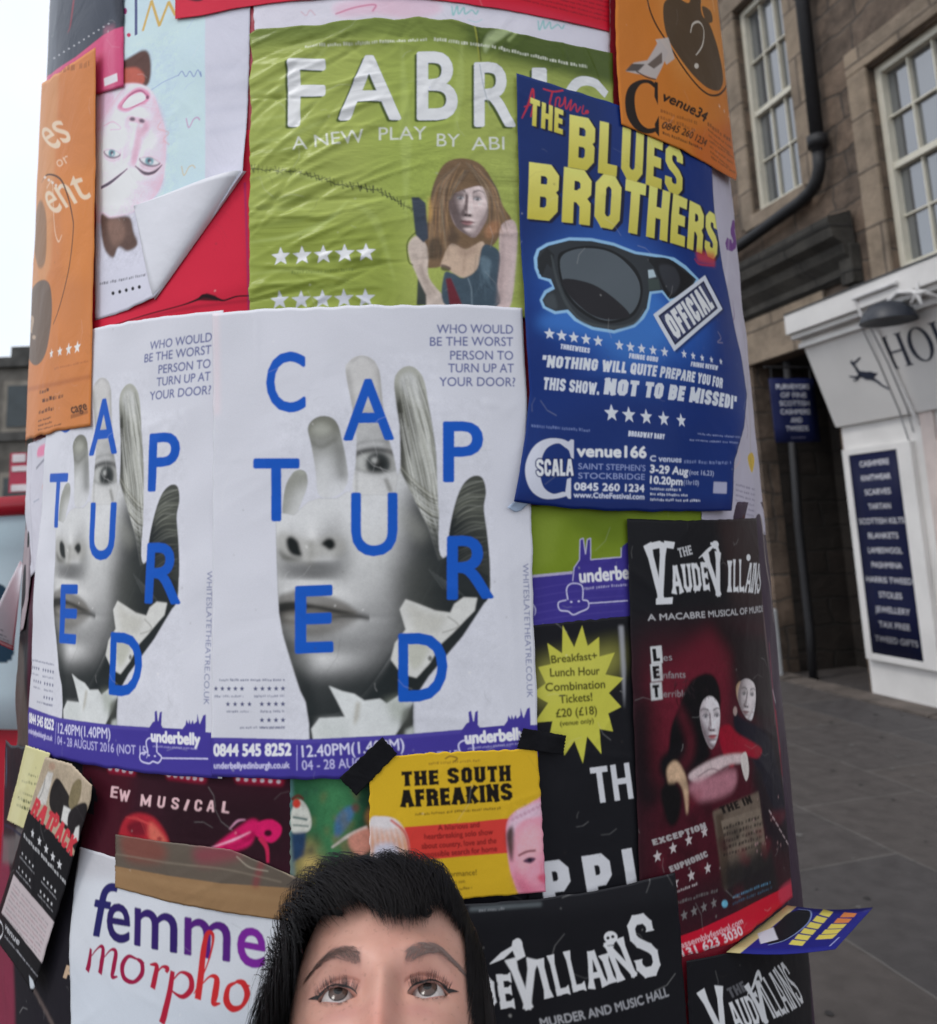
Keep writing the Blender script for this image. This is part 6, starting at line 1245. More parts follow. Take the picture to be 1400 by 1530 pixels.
# ------------------------------------------------------------------ ground
YA = math.radians(-74)
FT = np.array([math.cos(YA), math.sin(YA), 0]); FN = np.array([FT[1], -FT[0], 0]); FB = np.array([3.69, 8.66, 0.])
def fp(u, z, o=0.0): return FB + FT * u + FN * o + np.array([0, 0, z])
def hit(px, py, P0, n):
    d = ray(px, py); return CAM + d * (((P0 - CAM) @ n) / (d @ n))
def uz(px, py, o=0.0):
    P = hit(px, py, FB + FN * o, FN); return float((P - FB) @ FT), float(P[2])
def paving():
    m, t, b = nodes('flagstones')
    co = t.nodes.new('ShaderNodeTexCoord')
    ns = t.nodes.new('ShaderNodeTexNoise'); ns.inputs['Scale'].default_value = 1.3; t.links.new(co.outputs['Object'], ns.inputs['Vector'])
    sc = t.nodes.new('ShaderNodeVectorMath'); sc.operation = 'MULTIPLY_ADD'; sc.inputs[1].default_value = (.05, .05, 0)
    t.links.new(ns.outputs['Color'], sc.inputs[0]); t.links.new(co.outputs['Object'], sc.inputs[2])
    br = t.nodes.new('ShaderNodeTexBrick'); t.links.new(sc.outputs[0], br.inputs['Vector'])
    br.inputs['Color1'].default_value = (.052, .047, .047, 1); br.inputs['Color2'].default_value = (.068, .058, .053, 1); br.inputs['Mortar'].default_value = (.115, .108, .10, 1)
    br.inputs['Scale'].default_value = 1; br.inputs['Brick Width'].default_value = 1.25; br.inputs['Row Height'].default_value = .86; br.inputs['Mortar Size'].default_value = .007; br.inputs['Mortar Smooth'].default_value = .6; br.offset = .37
    n = t.nodes.new('ShaderNodeTexNoise'); n.inputs['Scale'].default_value = 9; n.inputs['Detail'].default_value = 8; t.links.new(co.outputs['Object'], n.inputs['Vector'])
    mr = t.nodes.new('ShaderNodeMapRange'); mr.inputs[1].default_value = .3; mr.inputs[2].default_value = .7; mr.inputs[3].default_value = .82; mr.inputs[4].default_value = 1.18; t.links.new(n.outputs[0], mr.inputs[0])
    n3 = t.nodes.new('ShaderNodeTexNoise'); n3.inputs['Scale'].default_value = 150; n3.inputs['Detail'].default_value = 3; t.links.new(co.outputs['Object'], n3.inputs['Vector'])
    m3 = t.nodes.new('ShaderNodeMapRange'); m3.inputs[1].default_value = .62; m3.inputs[2].default_value = .75; m3.inputs[3].default_value = 1; m3.inputs[4].default_value = 1.7; t.links.new(n3.outputs[0], m3.inputs[0])
    mm = t.nodes.new('ShaderNodeMath'); mm.operation = 'MULTIPLY'; t.links.new(mr.outputs[0], mm.inputs[0]); t.links.new(m3.outputs[0], mm.inputs[1])
    v = t.nodes.new('ShaderNodeVectorMath'); v.operation = 'SCALE'; t.links.new(br.outputs[0], v.inputs[0]); t.links.new(mm.outputs[0], v.inputs[3])
    t.links.new(v.outputs[0], b.inputs['Base Color'])
    rr = t.nodes.new('ShaderNodeMapRange'); rr.inputs[3].default_value = .5; rr.inputs[4].default_value = .8; t.links.new(n.outputs[0], rr.inputs[0]); t.links.new(rr.outputs[0], b.inputs['Roughness'])
    bp = t.nodes.new('ShaderNodeBump'); bp.inputs['Strength'].default_value = .35; bp.inputs['Distance'].default_value = .012
    ad_ = t.nodes.new('ShaderNodeMath'); ad_.operation = 'MULTIPLY_ADD'; ad_.inputs[1].default_value = -.8; t.links.new(br.outputs['Fac'], ad_.inputs[0]); t.links.new(n.outputs[0], ad_.inputs[2])
    t.links.new(ad_.outputs[0], bp.inputs['Height']); t.links.new(bp.outputs[0], b.inputs['Normal'])
    return m
me = bpy.data.meshes.new('pavement')
me.from_pydata([(-70, -16, 0), (30, -16, 0), (30, 45, 0), (-70, 45, 0)], [], [(0, 1, 2, 3)]); me.materials.append(paving())
o = link(bpy.data.objects.new('pavement', me)); o.location = FB; o.rotation_euler = (0, 0, YA); o['kind'] = 'structure'
me = bpy.data.meshes.new('ground'); me.from_pydata([(-300, -300, -.02), (300, -300, -.02), (300, 300, -.02), (-300, 300, -.02)], [], [(0, 1, 2, 3)])
me.materials.append(mat('ground_dark', (.05, .048, .046), .8, .2, .5)); o = link(bpy.data.objects.new('ground', me)); o['kind'] = 'structure'
# gum spots, grit and a few scraps trodden on the slabs
b = MB(); g = random.Random(17)
for k in range(520):
    u_, o_ = g.uniform(-4, 6.5), g.uniform(.3, 6.0); r_ = g.choice([.006, .009, .014, .02]) * g.uniform(.7, 1.3); n_ = 8
    P_ = fp(u_, 0, o_); b.add([tuple(P_ + np.array([r_ * g.uniform(.7, 1.2) * math.cos(q), r_ * g.uniform(.7, 1.2) * math.sin(q), .003])) for q in np.linspace(0, 6.283, n_, endpoint=False)], [tuple(range(n_))], 0 if k % 3 else 1)
o = b.build('gum_spots', [mat('old_gum', (.11, .105, .10), .8), mat('dark_spot', (.022, .02, .02), .8)]); o['kind'] = 'stuff'; o['label'] = 'pale and dark gum spots trodden into the flagstones'; o['category'] = 'gum spots'
# worn kerb strip along the foot of the wall
b = MB()
x = -3.0; g = random.Random(3)
while x < 7:
    L = g.uniform(.35, .8); dz = g.uniform(.012, .03)
    b.hexa([fp(x, -.01, .0), fp(x + L - .012, -.01, .0), fp(x + L - .012, -.01, .24), fp(x, -.01, .24), fp(x, dz + .01, .0), fp(x + L - .012, dz + .01, .0), fp(x + L - .012, dz, .24), fp(x, dz, .24)]); x += L
o = b.build('kerb_setts', mat('kerb_stone', (.10, .082, .07), .8, .4, 4, .5, 40)); o['kind'] = 'structure'

# ------------------------------------------------------------------ stone building on the right
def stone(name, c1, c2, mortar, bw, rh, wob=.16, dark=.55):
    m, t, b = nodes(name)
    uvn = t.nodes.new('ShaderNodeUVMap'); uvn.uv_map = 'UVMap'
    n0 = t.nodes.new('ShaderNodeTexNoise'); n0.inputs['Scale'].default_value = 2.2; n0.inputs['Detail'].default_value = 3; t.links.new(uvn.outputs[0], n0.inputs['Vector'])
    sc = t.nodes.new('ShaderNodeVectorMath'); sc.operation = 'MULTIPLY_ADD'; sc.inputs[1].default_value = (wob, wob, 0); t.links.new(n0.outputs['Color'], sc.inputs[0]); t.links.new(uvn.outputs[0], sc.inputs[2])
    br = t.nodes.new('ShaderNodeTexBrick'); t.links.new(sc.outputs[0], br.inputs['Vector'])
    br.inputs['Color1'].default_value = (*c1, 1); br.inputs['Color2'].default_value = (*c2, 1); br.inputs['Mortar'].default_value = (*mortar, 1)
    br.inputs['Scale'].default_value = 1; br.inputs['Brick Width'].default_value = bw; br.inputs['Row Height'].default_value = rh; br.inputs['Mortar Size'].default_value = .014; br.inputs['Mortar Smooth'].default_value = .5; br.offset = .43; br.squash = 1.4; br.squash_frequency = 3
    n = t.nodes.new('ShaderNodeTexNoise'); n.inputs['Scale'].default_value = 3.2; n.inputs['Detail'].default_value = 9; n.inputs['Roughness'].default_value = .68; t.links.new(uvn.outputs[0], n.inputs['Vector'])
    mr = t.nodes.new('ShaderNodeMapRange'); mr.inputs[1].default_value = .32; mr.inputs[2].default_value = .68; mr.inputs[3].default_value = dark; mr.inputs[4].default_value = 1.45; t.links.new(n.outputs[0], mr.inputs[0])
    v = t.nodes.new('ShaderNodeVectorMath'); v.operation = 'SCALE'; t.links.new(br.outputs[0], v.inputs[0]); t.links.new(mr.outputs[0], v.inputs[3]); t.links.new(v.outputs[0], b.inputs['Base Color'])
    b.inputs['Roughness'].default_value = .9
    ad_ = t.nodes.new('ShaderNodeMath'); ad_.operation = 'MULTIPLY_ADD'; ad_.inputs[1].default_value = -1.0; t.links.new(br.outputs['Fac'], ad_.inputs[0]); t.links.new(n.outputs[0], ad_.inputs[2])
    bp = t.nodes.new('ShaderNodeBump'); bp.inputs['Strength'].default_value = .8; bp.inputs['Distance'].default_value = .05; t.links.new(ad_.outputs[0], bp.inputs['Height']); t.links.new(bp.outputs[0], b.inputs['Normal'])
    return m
rubble = stone('rubble_stone', (.175, .124, .088), (.10, .074, .056), (.085, .07, .058), .62, .30, .22, .42)
ashlar = stone('dressed_stone', (.25, .195, .14), (.19, .15, .112), (.12, .095, .075), .9, .55, .03, .75)
sooty = stone('sooty_stone', (.030, .028, .024), (.055, .050, .042), (.025, .023, .021), .9, .45, .06, .5)
def wall_grid(name, us, zs, holes, o, depth, m, parent):
    us = sorted(set(us) | {h[0] for h in holes} | {h[1] for h in holes}); zs = sorted(set(zs) | {h[2] for h in holes} | {h[3] for h in holes})
    vs, fs, uv = [], [], []
    def quad(p, q_): k = len(vs); vs.extend(p); uv.extend(q_); fs.append((k, k + 1, k + 2, k + 3))
    for a, b_ in zip(us, us[1:]):
        for c, d in zip(zs, zs[1:]):
            if any(h[0] - 1e-6 <= a and b_ <= h[1] + 1e-6 and h[2] - 1e-6 <= c and d <= h[3] + 1e-6 for h in holes): continue
            quad([fp(a, c, o), fp(b_, c, o), fp(b_, d, o), fp(a, d, o)], [(a, c), (b_, c), (b_, d), (a, d)])
    for (a, b_, c, d) in holes:
        i = o - depth
        for (p, q_) in (((a, c), (a, d)), ((b_, d), (b_, c)), ((a, d), (b_, d)), ((b_, c), (a, c))):
            quad([fp(p[0], p[1], o), fp(p[0], p[1], i), fp(q_[0], q_[1], i), fp(q_[0], q_[1], o)], [(p[0], p[1]), (p[0] + depth, p[1]), (q_[0] + depth, q_[1]), (q_[0], q_[1])] if p[0] == q_[0] else [(p[0], p[1]), (p[0], p[1] + depth), (q_[0], q_[1] + depth), (q_[0], q_[1])])
    return mesh(name, vs, fs, m, parent, False, None, uv)
def fbox(b, u0_, u1, z0, z1, o0, o1, m=0): b.hexa([fp(u0_, z0, o0), fp(u1, z0, o0), fp(u1, z0, o1), fp(u0_, z0, o1), fp(u0_, z1, o0), fp(u1, z1, o0), fp(u1, z1, o1), fp(u0_, z1, o1)], m)
def uvbox(o):   # metre UVs for the stone pattern: along the facade and up
    me = o.data; l = me.uv_layers.get('UVMap') or me.uv_layers.new(name='UVMap')
    for lp in me.loops:
        co = np.array(me.vertices[lp.vertex_index].co); w_ = co + (np.array(o.parent.location) * 0 if o.parent else 0)
        l.data[lp.index].uv = (float((w_ - FB) @ FT + (w_ - FB) @ FN * .7), float(w_[2]))
    return o
bt_ = empty('stone_building', tuple(fp(0, 0, -3)))
tag(bt_, 'brown rubble stone building with sash windows above a dark passage', 'building')
W1 = (-1.06, -.16, 5.16, 7.75); W2 = (.93, 2.25, 3.86, 5.92); W3 = (3.6, 4.9, 3.86, 5.92); W1b = (-3.6, -2.7, 5.16, 7.75); AL = (-1.44, -.06, -.02, 3.46)
wall_grid('wall', [-9, 8], [-.02, 13], [W1, W2, W3, W1b, AL], -.03, .22, rubble, bt_)
b = MB(); b.hexa([fp(-9, -.02, -7), fp(8, -.02, -7), fp(8, -.02, -3.2), fp(-9, -.02, -3.2), fp(-9, 13, -7), fp(8, 13, -7), fp(8, 13, -.05), fp(-9, 13, -.05)])
o = b.build('roof', mat('slate', (.05, .052, .058), .7), bt_)
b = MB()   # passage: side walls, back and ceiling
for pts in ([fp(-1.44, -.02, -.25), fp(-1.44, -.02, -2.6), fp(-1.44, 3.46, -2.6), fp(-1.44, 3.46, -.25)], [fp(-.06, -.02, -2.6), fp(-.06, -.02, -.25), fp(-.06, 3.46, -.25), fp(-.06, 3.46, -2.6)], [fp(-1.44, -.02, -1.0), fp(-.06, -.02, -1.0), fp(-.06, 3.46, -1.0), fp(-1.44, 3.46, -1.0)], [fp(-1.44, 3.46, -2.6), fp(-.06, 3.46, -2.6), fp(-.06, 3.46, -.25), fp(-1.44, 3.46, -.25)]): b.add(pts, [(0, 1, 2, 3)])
uvbox(b.build('passage_lining', stone('passage_stone', (.028, .021, .017), (.020, .016, .013), (.016, .013, .011), .55, .28), bt_))  # stone colour darkened to hold the shade inside the passage
b = MB(); fbox(b, -1.9, -.02, 3.46, 3.98, -.031, .012); uvbox(b.build('lintel', ashlar, bt_, bevel=.01))
b = MB(); prof = [(0, 3.98), (.05, 4.02), (.05, 4.1), (.14, 4.2), (.16, 4.3), (.26, 4.36), (.28, 4.46), (.30, 4.5), (.30, 4.56), (.02, 4.64)]
for (u_a, u_b) in ((-5, .52),):
    vs = [fp(u_, z, o_) for u_ in (u_a, u_b) for (o_, z) in prof]; n = len(prof)
    b.add(vs, [(i, i + 1, n + i + 1, n + i) for i in range(n - 1)] + [tuple(range(n, 2 * n))])
uvbox(b.build('string_cornice', sooty, bt_))
b = MB(); fbox(b, .36, .54, 3.9, 4.3, -.03, .1); fbox(b, .4, .52, 3.8, 3.9, -.03, .06); uvbox(b.build('cornice_bracket', sooty, bt_, bevel=.015))
sash_m = mat('cream_sash_paint', (.62, .59, .49), .5, .06, 10, .1, 60)
def glass_mat():
    m, t, b = nodes('window_glass'); b.inputs['Base Color'].default_value = (.075, .085, .095, 1); b.inputs['Roughness'].default_value = .04; b.inputs['Specular IOR Level'].default_value = .9; b.inputs['IOR'].default_value = 2.2
    co = t.nodes.new('ShaderNodeTexCoord'); n = t.nodes.new('ShaderNodeTexNoise'); n.inputs['Scale'].default_value = 1.5; t.links.new(co.outputs['Object'], n.inputs[0])
    bp = t.nodes.new('ShaderNodeBump'); bp.inputs['Strength'].default_value = .06; bp.inputs['Distance'].default_value = .05; t.links.new(n.outputs[0], bp.inputs['Height']); t.links.new(bp.outputs[0], b.inputs['Normal'])
    return m
glass = glass_mat()
net_m = mat('net_curtain', (.36, .37, .35), .9, .12, 3)
def window(w_, cols, rows_lo, rows_up, zmid, surround, curtain=True):
    u0_, u1, z0, z1 = w_
    f = MB(); fr = .07
    fbox(f, u0_, u0_ + fr, z0, z1, -.21, -.10); fbox(f, u1 - fr, u1, z0, z1, -.21, -.10); fbox(f, u0_ + fr, u1 - fr, z0, z0 + .09, -.21, -.09); fbox(f, u0_ + fr, u1 - fr, z1 - fr, z1, -.21, -.10)
    fbox(f, u0_ + fr, u1 - fr, zmid - .03, zmid + .03, -.20, -.115)
    for i in range(1, cols): uu = u0_ + fr + (u1 - u0_ - 2 * fr) * i / cols; fbox(f, uu - .008, uu + .008, z0 + .09, zmid - .03, -.185, -.15); fbox(f, uu - .008, uu + .008, zmid + .03, z1 - fr, -.185, -.135)
    for (a, c, n, oo) in ((z0 + .09, zmid - .03, rows_lo, -.152), (zmid + .03, z1 - fr, rows_up, -.137)):
        for i in range(1, n): zz = a + (c - a) * i / n; fbox(f, u0_ + fr, u1 - fr, zz - .008, zz + .008, -.184, oo)
    fo = f.build('window', sash_m, bt_)
    p = MB(); p.add([fp(u0_, z0, -.18), fp(u1, z0, -.18), fp(u1, z1, -.18), fp(u0_, z1, -.18)], [(0, 1, 2, 3)]); p.build('pane', glass, fo)
    if surround:
        s_ = MB(); fbox(s_, u0_ - .26, u0_ - .001, z0 - .1, z1 + .02, -.031, .012); fbox(s_, u1 + .001, u1 + .26, z0 - .1, z1 + .02, -.031, .012); fbox(s_, u0_ - .26, u1 + .26, z1 + .021, z1 + .27, -.031, .014); uvbox(s_.build('surround', ashlar, fo, bevel=.012))
    s_ = MB(); fbox(s_, u0_ - .14, u1 + .1, z0 - .16, z0 - .001, -.2, .05); uvbox(s_.build('sill', ashlar, fo, bevel=.012))
    return fo
window(W1, 3, 2, 2, 6.4, True); window(W2, 4, 2, 2, 4.9, True); window(W3, 4, 2, 2, 4.9, True); window(W1b, 3, 2, 2, 6.4, True)
# rain pipes
blk = mat('black_iron_paint', (.009, .009, .011), .6, .3, 20, .15, 80)
dp = empty('drainpipe', tuple(fp(.28, 4.6, .1))); tag(dp, 'fat black drainpipe turning under the window left of the cream sash', 'drainpipe')
b = MB(); b.tube([fp(.33, 13, .1), fp(.31, 8, .1), fp(.27, 5.35, .1)], .072, 14); b.build('downpipe', blk, dp, True)
b = MB(); b.tube([fp(.27, 5.36, .1), fp(.255, 5.2, .1), fp(.20, 5.08, .1), fp(.08, 5.0, .1), fp(-.1, 4.96, .1), fp(-1.2, 4.86, .1), fp(-4, 4.7, .1)], .065, 14); b.build('branch_pipe', blk, dp, True)
for zz in (5.4, 7.1, 9.6):
    b = MB(); b.tube([fp(.272 + (zz - 5.35) * .012, zz, .1), fp(.272 + (zz - 5.35) * .012, zz + .12, .1)], .105, 14); b.build('collar', blk, dp, True)
b = MB(); b.tube([fp(-.98, 0, -.08), fp(-.95, .5, -.08), fp(-.98, 1.6, -.1), fp(-.9, 3.4, -.12)], .045, 10); o = b.build('drainpipe', blk, None, True); tag(o, 'thin black pipe running down inside the passage mouth', 'drainpipe')
b = MB(); b.tube([fp(-1.6, 4.05, .05), fp(-1.58, 3.85, .07), fp(-1.55, 3.62, .05)], [.05, .06, .04], 10); o = b.build('alarm_box', mat('purple_black_box', (.02, .015, .03), .4), None, True); tag(o, 'small dark box fixed on the lintel beside the column', 'alarm box')

# ------------------------------------------------------------------ shop front
sf = empty('knitwear_shop', tuple(fp(0, 0, 0))); tag(sf, 'pale grey painted shop front with a leaning name board', 'shop')
white = mat('shop_paint', (.66, .645, .625), .55, .10, 2.2, .12, 30)
greyw = mat('fascia_paint', (.64, .625, .605), .5, .05, 2, .05, 30)
b = MB(); fbox(b, 0, 1.05, -.02, 2.58, -.03, 0); fbox(b, 1.05, 4.4, -.02, .5, -.03, 0); fbox(b, 4.4, 5.2, -.02, 2.58, -.03, 0); fbox(b, 1.05, 4.4, 2.3, 2.58, -.03, 0); fbox(b, 0, .08, -.02, 2.58, -.4, -.031); b.build('wall', white, sf)
b = MB(); fbox(b, 1.05, 1.25, .5, 2.3, -.03, .03); fbox(b, 2.65, 2.8, .5, 2.3, -.03, .03); fbox(b, 1.25, 2.65, .5, .6, -.03, .03); fbox(b, 2.8, 4.4, .5, .6, -.03, .03); fbox(b, 1.05, 1.2, 2.3, 2.58, .0005, .03); b.build('window', mat('pinkish_wood', (.55, .47, .44), .5, .08, 8), sf)
b = MB(); b.add([fp(1.25, .6, -.02), fp(4.4, .6, -.02), fp(4.4, 2.3, -.02), fp(1.25, 2.3, -.02)], [(0, 1, 2, 3)]); b.build('pane', glass, [x for x in sf.children if x.name.startswith('window')][0])
FZ0, FZ1, FO0, FO1 = 2.56, 3.36, .05, .31
b = MB(); b.hexa([fp(-.02, FZ0, -.02), fp(5.3, FZ0, -.02), fp(5.3, FZ0, FO0), fp(-.02, FZ0, FO0), fp(-.02, FZ1, -.02), fp(5.3, FZ1, -.02), fp(5.3, FZ1, FO1), fp(-.02, FZ1, FO1)]); b.build('fascia', greyw, sf)
b = MB()
for (z0, z1, oo) in ((3.361, 3.41, .36), (3.411, 3.45, .33), (3.451, 3.50, .43), (3.501, 3.70, .48)): fbox(b, -.04 - (oo - .33) * .15, 5.32, z0, z1, -.02, oo)
b.build('cornice', white, sf, bevel=.006)
b = MB(); b.hexa([fp(-.06, 3.701, -.02), fp(5.33, 3.701, -.02), fp(5.33, 3.701, .49), fp(-.06, 3.701, .49), fp(-.06, 3.75, -.02), fp(5.33, 3.75, -.02), fp(5.33, 3.715, .49), fp(-.06, 3.715, .49)]); b.build('lead_flashing', mat('lead', (.06, .06, .062), .6), sf)
FP0 = fp(0, FZ0, FO0); FV = fp(0, FZ1, FO1) - FP0; FVL = np.linalg.norm(FV); FV = FV / FVL; FNN = np.cross(FT, FV); FNN = FNN if FNN @ FN > 0 else -FNN
def fas(u, v, d=.003): return FP0 + FT * u + FV * v + FNN * d
def fas_px(px, py):
    P = hit(px, py, FP0, FNN) - FP0; return float(P @ FT), float(P @ FV)
navy = mat('navy_letter_paint', (.018, .024, .045), .4, .1, 20)
def plate(name, polys, parent, m, th=.006):
    b = MB()
    for p in polys:
        n = len(p); a = np.array(p); ar = np.sum(a[:, 0] * np.roll(a[:, 1], -1) - np.roll(a[:, 0], -1) * a[:, 1])
        if ar < 0: p = p[::-1]
        b.add([fas(u, v, .001) for u, v in p] + [fas(u, v, th) for u, v in p], [tuple(range(n, 2 * n))] + [(i, (i + 1) % n, n + (i + 1) % n, n + i) for i in range(n)])
    return b.build(name, m, parent)
def letter(ch, x, y, h, sk=0.0):
    R = lambda a, c, w_, hh: [(x + a * h, y + c * h), (x + (a + w_) * h, y + c * h), (x + (a + w_) * h, y + (c + hh) * h), (x + a * h, y + (c + hh) * h)]
    if ch == 'H': return [R(.07, .03, .13, .94), R(.62, .03, .13, .94), R(.2, .47, .42, .05), R(0, 0, .27, .03), R(0, .97, .27, .03), R(.55, 0, .27, .03), R(.55, .97, .27, .03)]
    if ch == 'O':
        out = []
        for k in range(28):
            a, c = 2 * math.pi * k / 28, 2 * math.pi * (k + 1) / 28
            f = lambda q, r, s_: (x + (.42 + r * math.cos(q)) * h, y + (.5 + s_ * math.sin(q)) * h)
            out.append([f(a, .42, .51), f(c, .42, .51), f(c, .285, .47), f(a, .285, .47)])
        return out
    if ch == 'U':
        out = [R(.07, .3, .13, .67), R(.62, .3, .06, .67), R(0, .97, .27, .03), R(.53, .97, .24, .03)]
        for k in range(12):
            a, c = math.pi + math.pi * k / 12, math.pi + math.pi * (k + 1) / 12
            f = lambda q, r, s_: (x + (.375 + r * math.cos(q)) * h, y + (.3 + s_ * math.sin(q)) * h)
            ri = lambda q: .175 + .07 * (1 + math.cos(q)) / 2
            out.append([f(a, .305, .31), f(c, .305, .31), f(c, ri(c), .25), f(a, ri(a), .25)])
        return out
hx, hv = fas_px(1334, 552); tx_, tv = fas_px(1328, 512); hh = abs(tv - hv)
polys = []
ux = hx
for ch, wd in (('H', .82), ('O', .84), ('U', .78)): polys += letter(ch, ux, hv, .30); ux += (wd + .1) * .30
plate('lettering', polys, sf, navy)
dq = lambda *p: [fas_px(1110 + (900 + (x - 900) * 1.12) / 4.828, 480 + (375 + (y - 375) * 1.3) / 4.828) for x, y in p]
plate('deer_emblem', [dq((795, 300), (815, 320), (835, 345), (850, 362), (838, 378), (818, 345), (800, 325), (790, 318)), dq((812, 312), (850, 285), (856, 290), (822, 322)), dq((838, 378), (850, 362), (890, 366), (930, 366), (950, 380), (944, 400), (925, 412), (895, 410), (860, 396)), dq((850, 382), (820, 392), (784, 388), (784, 394), (822, 402), (862, 396)), dq((842, 384), (826, 410), (810, 414), (812, 420), (832, 416), (856, 394)), dq((930, 400), (960, 410), (1000, 440), (1040, 456), (1038, 464), (992, 446), (955, 422), (925, 412)), dq((940, 372), (962, 372), (958, 384), (946, 388))], sf, navy)
# wires and conduit
wp = mat('white_conduit', (.62, .61, .6), .5)
cn = empty('conduit', tuple(fp(.98, 3.0, .4))); tag(cn, 'white conduit running over the cornice and down the name board', 'conduit')
b = MB(); b.tube([fp(1.5, 3.6, .5), fp(.97, 3.6, .5)], .02, 8); b.build('run', wp, cn)
b = MB(); b.tube([fp(.98, 3.6, .5), fp(1.0, 3.42, .45), fp(1.0, 3.3, .32), fas(1.03, .02, .02), fp(1.03, 2.45, .03)], .016, 8); b.build('drop', wp, cn)
for du in (0, .1):
    b = MB(); b.tube([fp(.86 + du, 3.4, .37), fas(.86 + du, .5, .008), fas(.87 + du, .05, .008), fp(.88 + du * .6, 2.3 + du, .012)], .006, 6); o = b.build('cable', mat('grey_wire', (.2, .2, .21), .6)); tag(o, 'thin grey cable crossing behind the deer emblem' if du == 0 else 'thin grey cable just right of the deer emblem', 'cable')
wl = empty('wall_lamp', tuple(fp(1.42, 3.3, .5))); tag(wl, 'navy dome lamp on a bracket over the shop name', 'wall lamp')
b = MB(); c = fp(1.42, 3.28, .56); b.lathe([(.23, 0), (.225, .02), (.2, .08), (.14, .14), (.06, .17), (.0, .175)], c, 28); b.lathe([(.22, .0), (.0, .06)], c, 28); b.build('shade', mat('navy_enamel', (.018, .022, .032), .45, .1), wl, True)
b = MB(); b.tube([fp(1.42, 3.44, .56), fp(1.55, 3.5, .55), fp(1.75, 3.45, .5), fp(1.8, 3.38, .3)], .018, 8); b.build('arm', wp, wl)
b = MB()
for k in range(5):
    q_ = 2 * math.pi * k / 5; b.tube([fp(1.72, 3.44, .52), fp(1.72 + .1 * math.cos(q_), 3.44 + .1 * math.sin(q_), .52)], [.025, .006], 6)
b.build('star_bracket', wp, wl)
# sign boards
def board(name, label, px, o_, thick, lines, colr, txt, frame=None, tw=.62):
    ps = [uz(*p, o_) for p in px]; ua, ub = (ps[0][0] + ps[3][0]) / 2, (ps[1][0] + ps[2][0]) / 2; zt, zb = (ps[0][1] + ps[1][1]) / 2, (ps[2][1] + ps[3][1]) / 2
    return ua, ub, zt, zb
ua, ub, zt, zb = board('', '', [(1271, 680), (1343, 671), (1378, 987), (1301, 977)], .05, .02, None, None, None)
sb = empty('shop_board', tuple(fp(ua, zb, 0))); tag(sb, 'tall navy board listing knitwear beside the passage', 'sign')
Wd, Hd = ub - ua, zt - zb
A = Art(None, (24, 28, 58), 1, lambda x, y: (np.asarray(x, float), 1000 - np.asarray(y, float)), (0, 320, 0, 1000)); A.k = 1.0
NMS = ('CASHMERE', 'KNITWEAR', 'SCARVES', 'TARTAN', 'SCOTTISH KILTS', 'BLANKETS', 'LAMBSWOOL', 'PASHMINA', 'HARRIS TWEED', 'STOLES', 'JEWELLERY', 'TAX FREE', 'TWEED GIFTS')
for i, s_ in enumerate(NMS):
    wd = min(292, 24 * len(s_)); y_ = 66 + i * 72.5; A.text(s_, 165 - wd / 2, y_, 165 + wd / 2, y_, 27, (196, 196, 200), 1, .5)
M = A.material('knitwear_board_print', .4, 1.0, .05, 5)
flat('panel', [fp(ua, zt, .05), fp(ub, zt, .05), fp(ub, zb, .05), fp(ua, zb, .05)], M, .006, sb, 4)
b = MB()
for (a, c, z0, z1) in ((ua - .085, ua, zb - .06, zt + .06), (ub, ub + .17, zb - .06, zt + .06), (ua, ub, zt, zt + .06), (ua, ub, zb - .06, zb)): fbox(b, a, c, z0, z1, .001, .06)
b.build('frame', white, sb, bevel=.005)
hs = empty('hanging_sign', tuple(fp(-.45, 3.2, .18))); tag(hs, 'navy hanging sign for cashmere and tweeds in the passage mouth', 'sign')
A = Art(None, (30, 36, 74), 1, lambda x, y: (np.asarray(x, float), 640 - np.asarray(y, float)), (0, 500, 0, 640)); A.k = 1.0
for i, s_ in enumerate(('PURVEYORS', 'OF FINE', 'SCOTTISH', 'CASHMERE', 'AND', 'TWEEDS')):
    wd = 42 * len(s_); A.text(s_, 250 - wd / 2, 110 + 84 * i, 250 + wd / 2, 110 + 84 * i, 48, (206, 208, 216), 1, 1)
A.mini(170, 600, 330, 600, 20, (150, 150, 180), .8)
M = A.material('cashmere_sign_print', .4, 1.0, .05, 5)
flat('panel', [fp(-.45, 3.13, .45), fp(-.45, 3.13, -.08), fp(-.45, 2.46, -.08), fp(-.45, 2.46, .45)], M, .025, hs, 4)
b = MB(); b.tube([fp(-.45, 3.25, .5), fp(-.45, 3.25, -.2)], .012, 8)
for oo in (.42, -.05): b.tube([fp(-.45, 3.25, oo), fp(-.45, 3.13, oo)], .006, 6)
b.build('bracket', blk, hs)
b = MB(); fbox(b, -1.36, -1.2, -.01, .72, .12, .2); o = b.build('white_post', mat('dull_white_paint', (.45, .46, .47), .6, .1), None, False, .02); tag(o, 'short flat white post standing by the passage wall', 'bollard')

# ------------------------------------------------------------------ far left: old stone house, sign, red van
def zbox(b, x0, x1, y0, y1, z0, z1, m=0): b.hexa([(x0, y0, z0), (x1, y0, z0), (x1, y1, z0), (x0, y1, z0), (x0, y0, z1), (x1, y0, z1), (x1, y1, z1), (x0, y1, z1)], m)
fb_ = empty('far_house', (-16, 30, 0)); tag(fb_, 'dark old stone house far off at the left', 'building')
old = mat('old_dark_stone', (.13, .12, .105), .9, .5, 1.2, .8, 6); pale = mat('pale_dressing', (.22, .20, .17), .9, .3, 2); darkg = mat('far_glass', (.03, .04, .045), .2, .2, 3)
b = MB(); zbox(b, -24, -10, 30, 38, 0, 8.0); b.build('wall', old, fb_)
b = MB(); zbox(b, -24.2, -9.8, 29.8, 38, 8.0, 8.35); zbox(b, -24.1, -9.9, 29.86, 30, 5.4, 5.7)
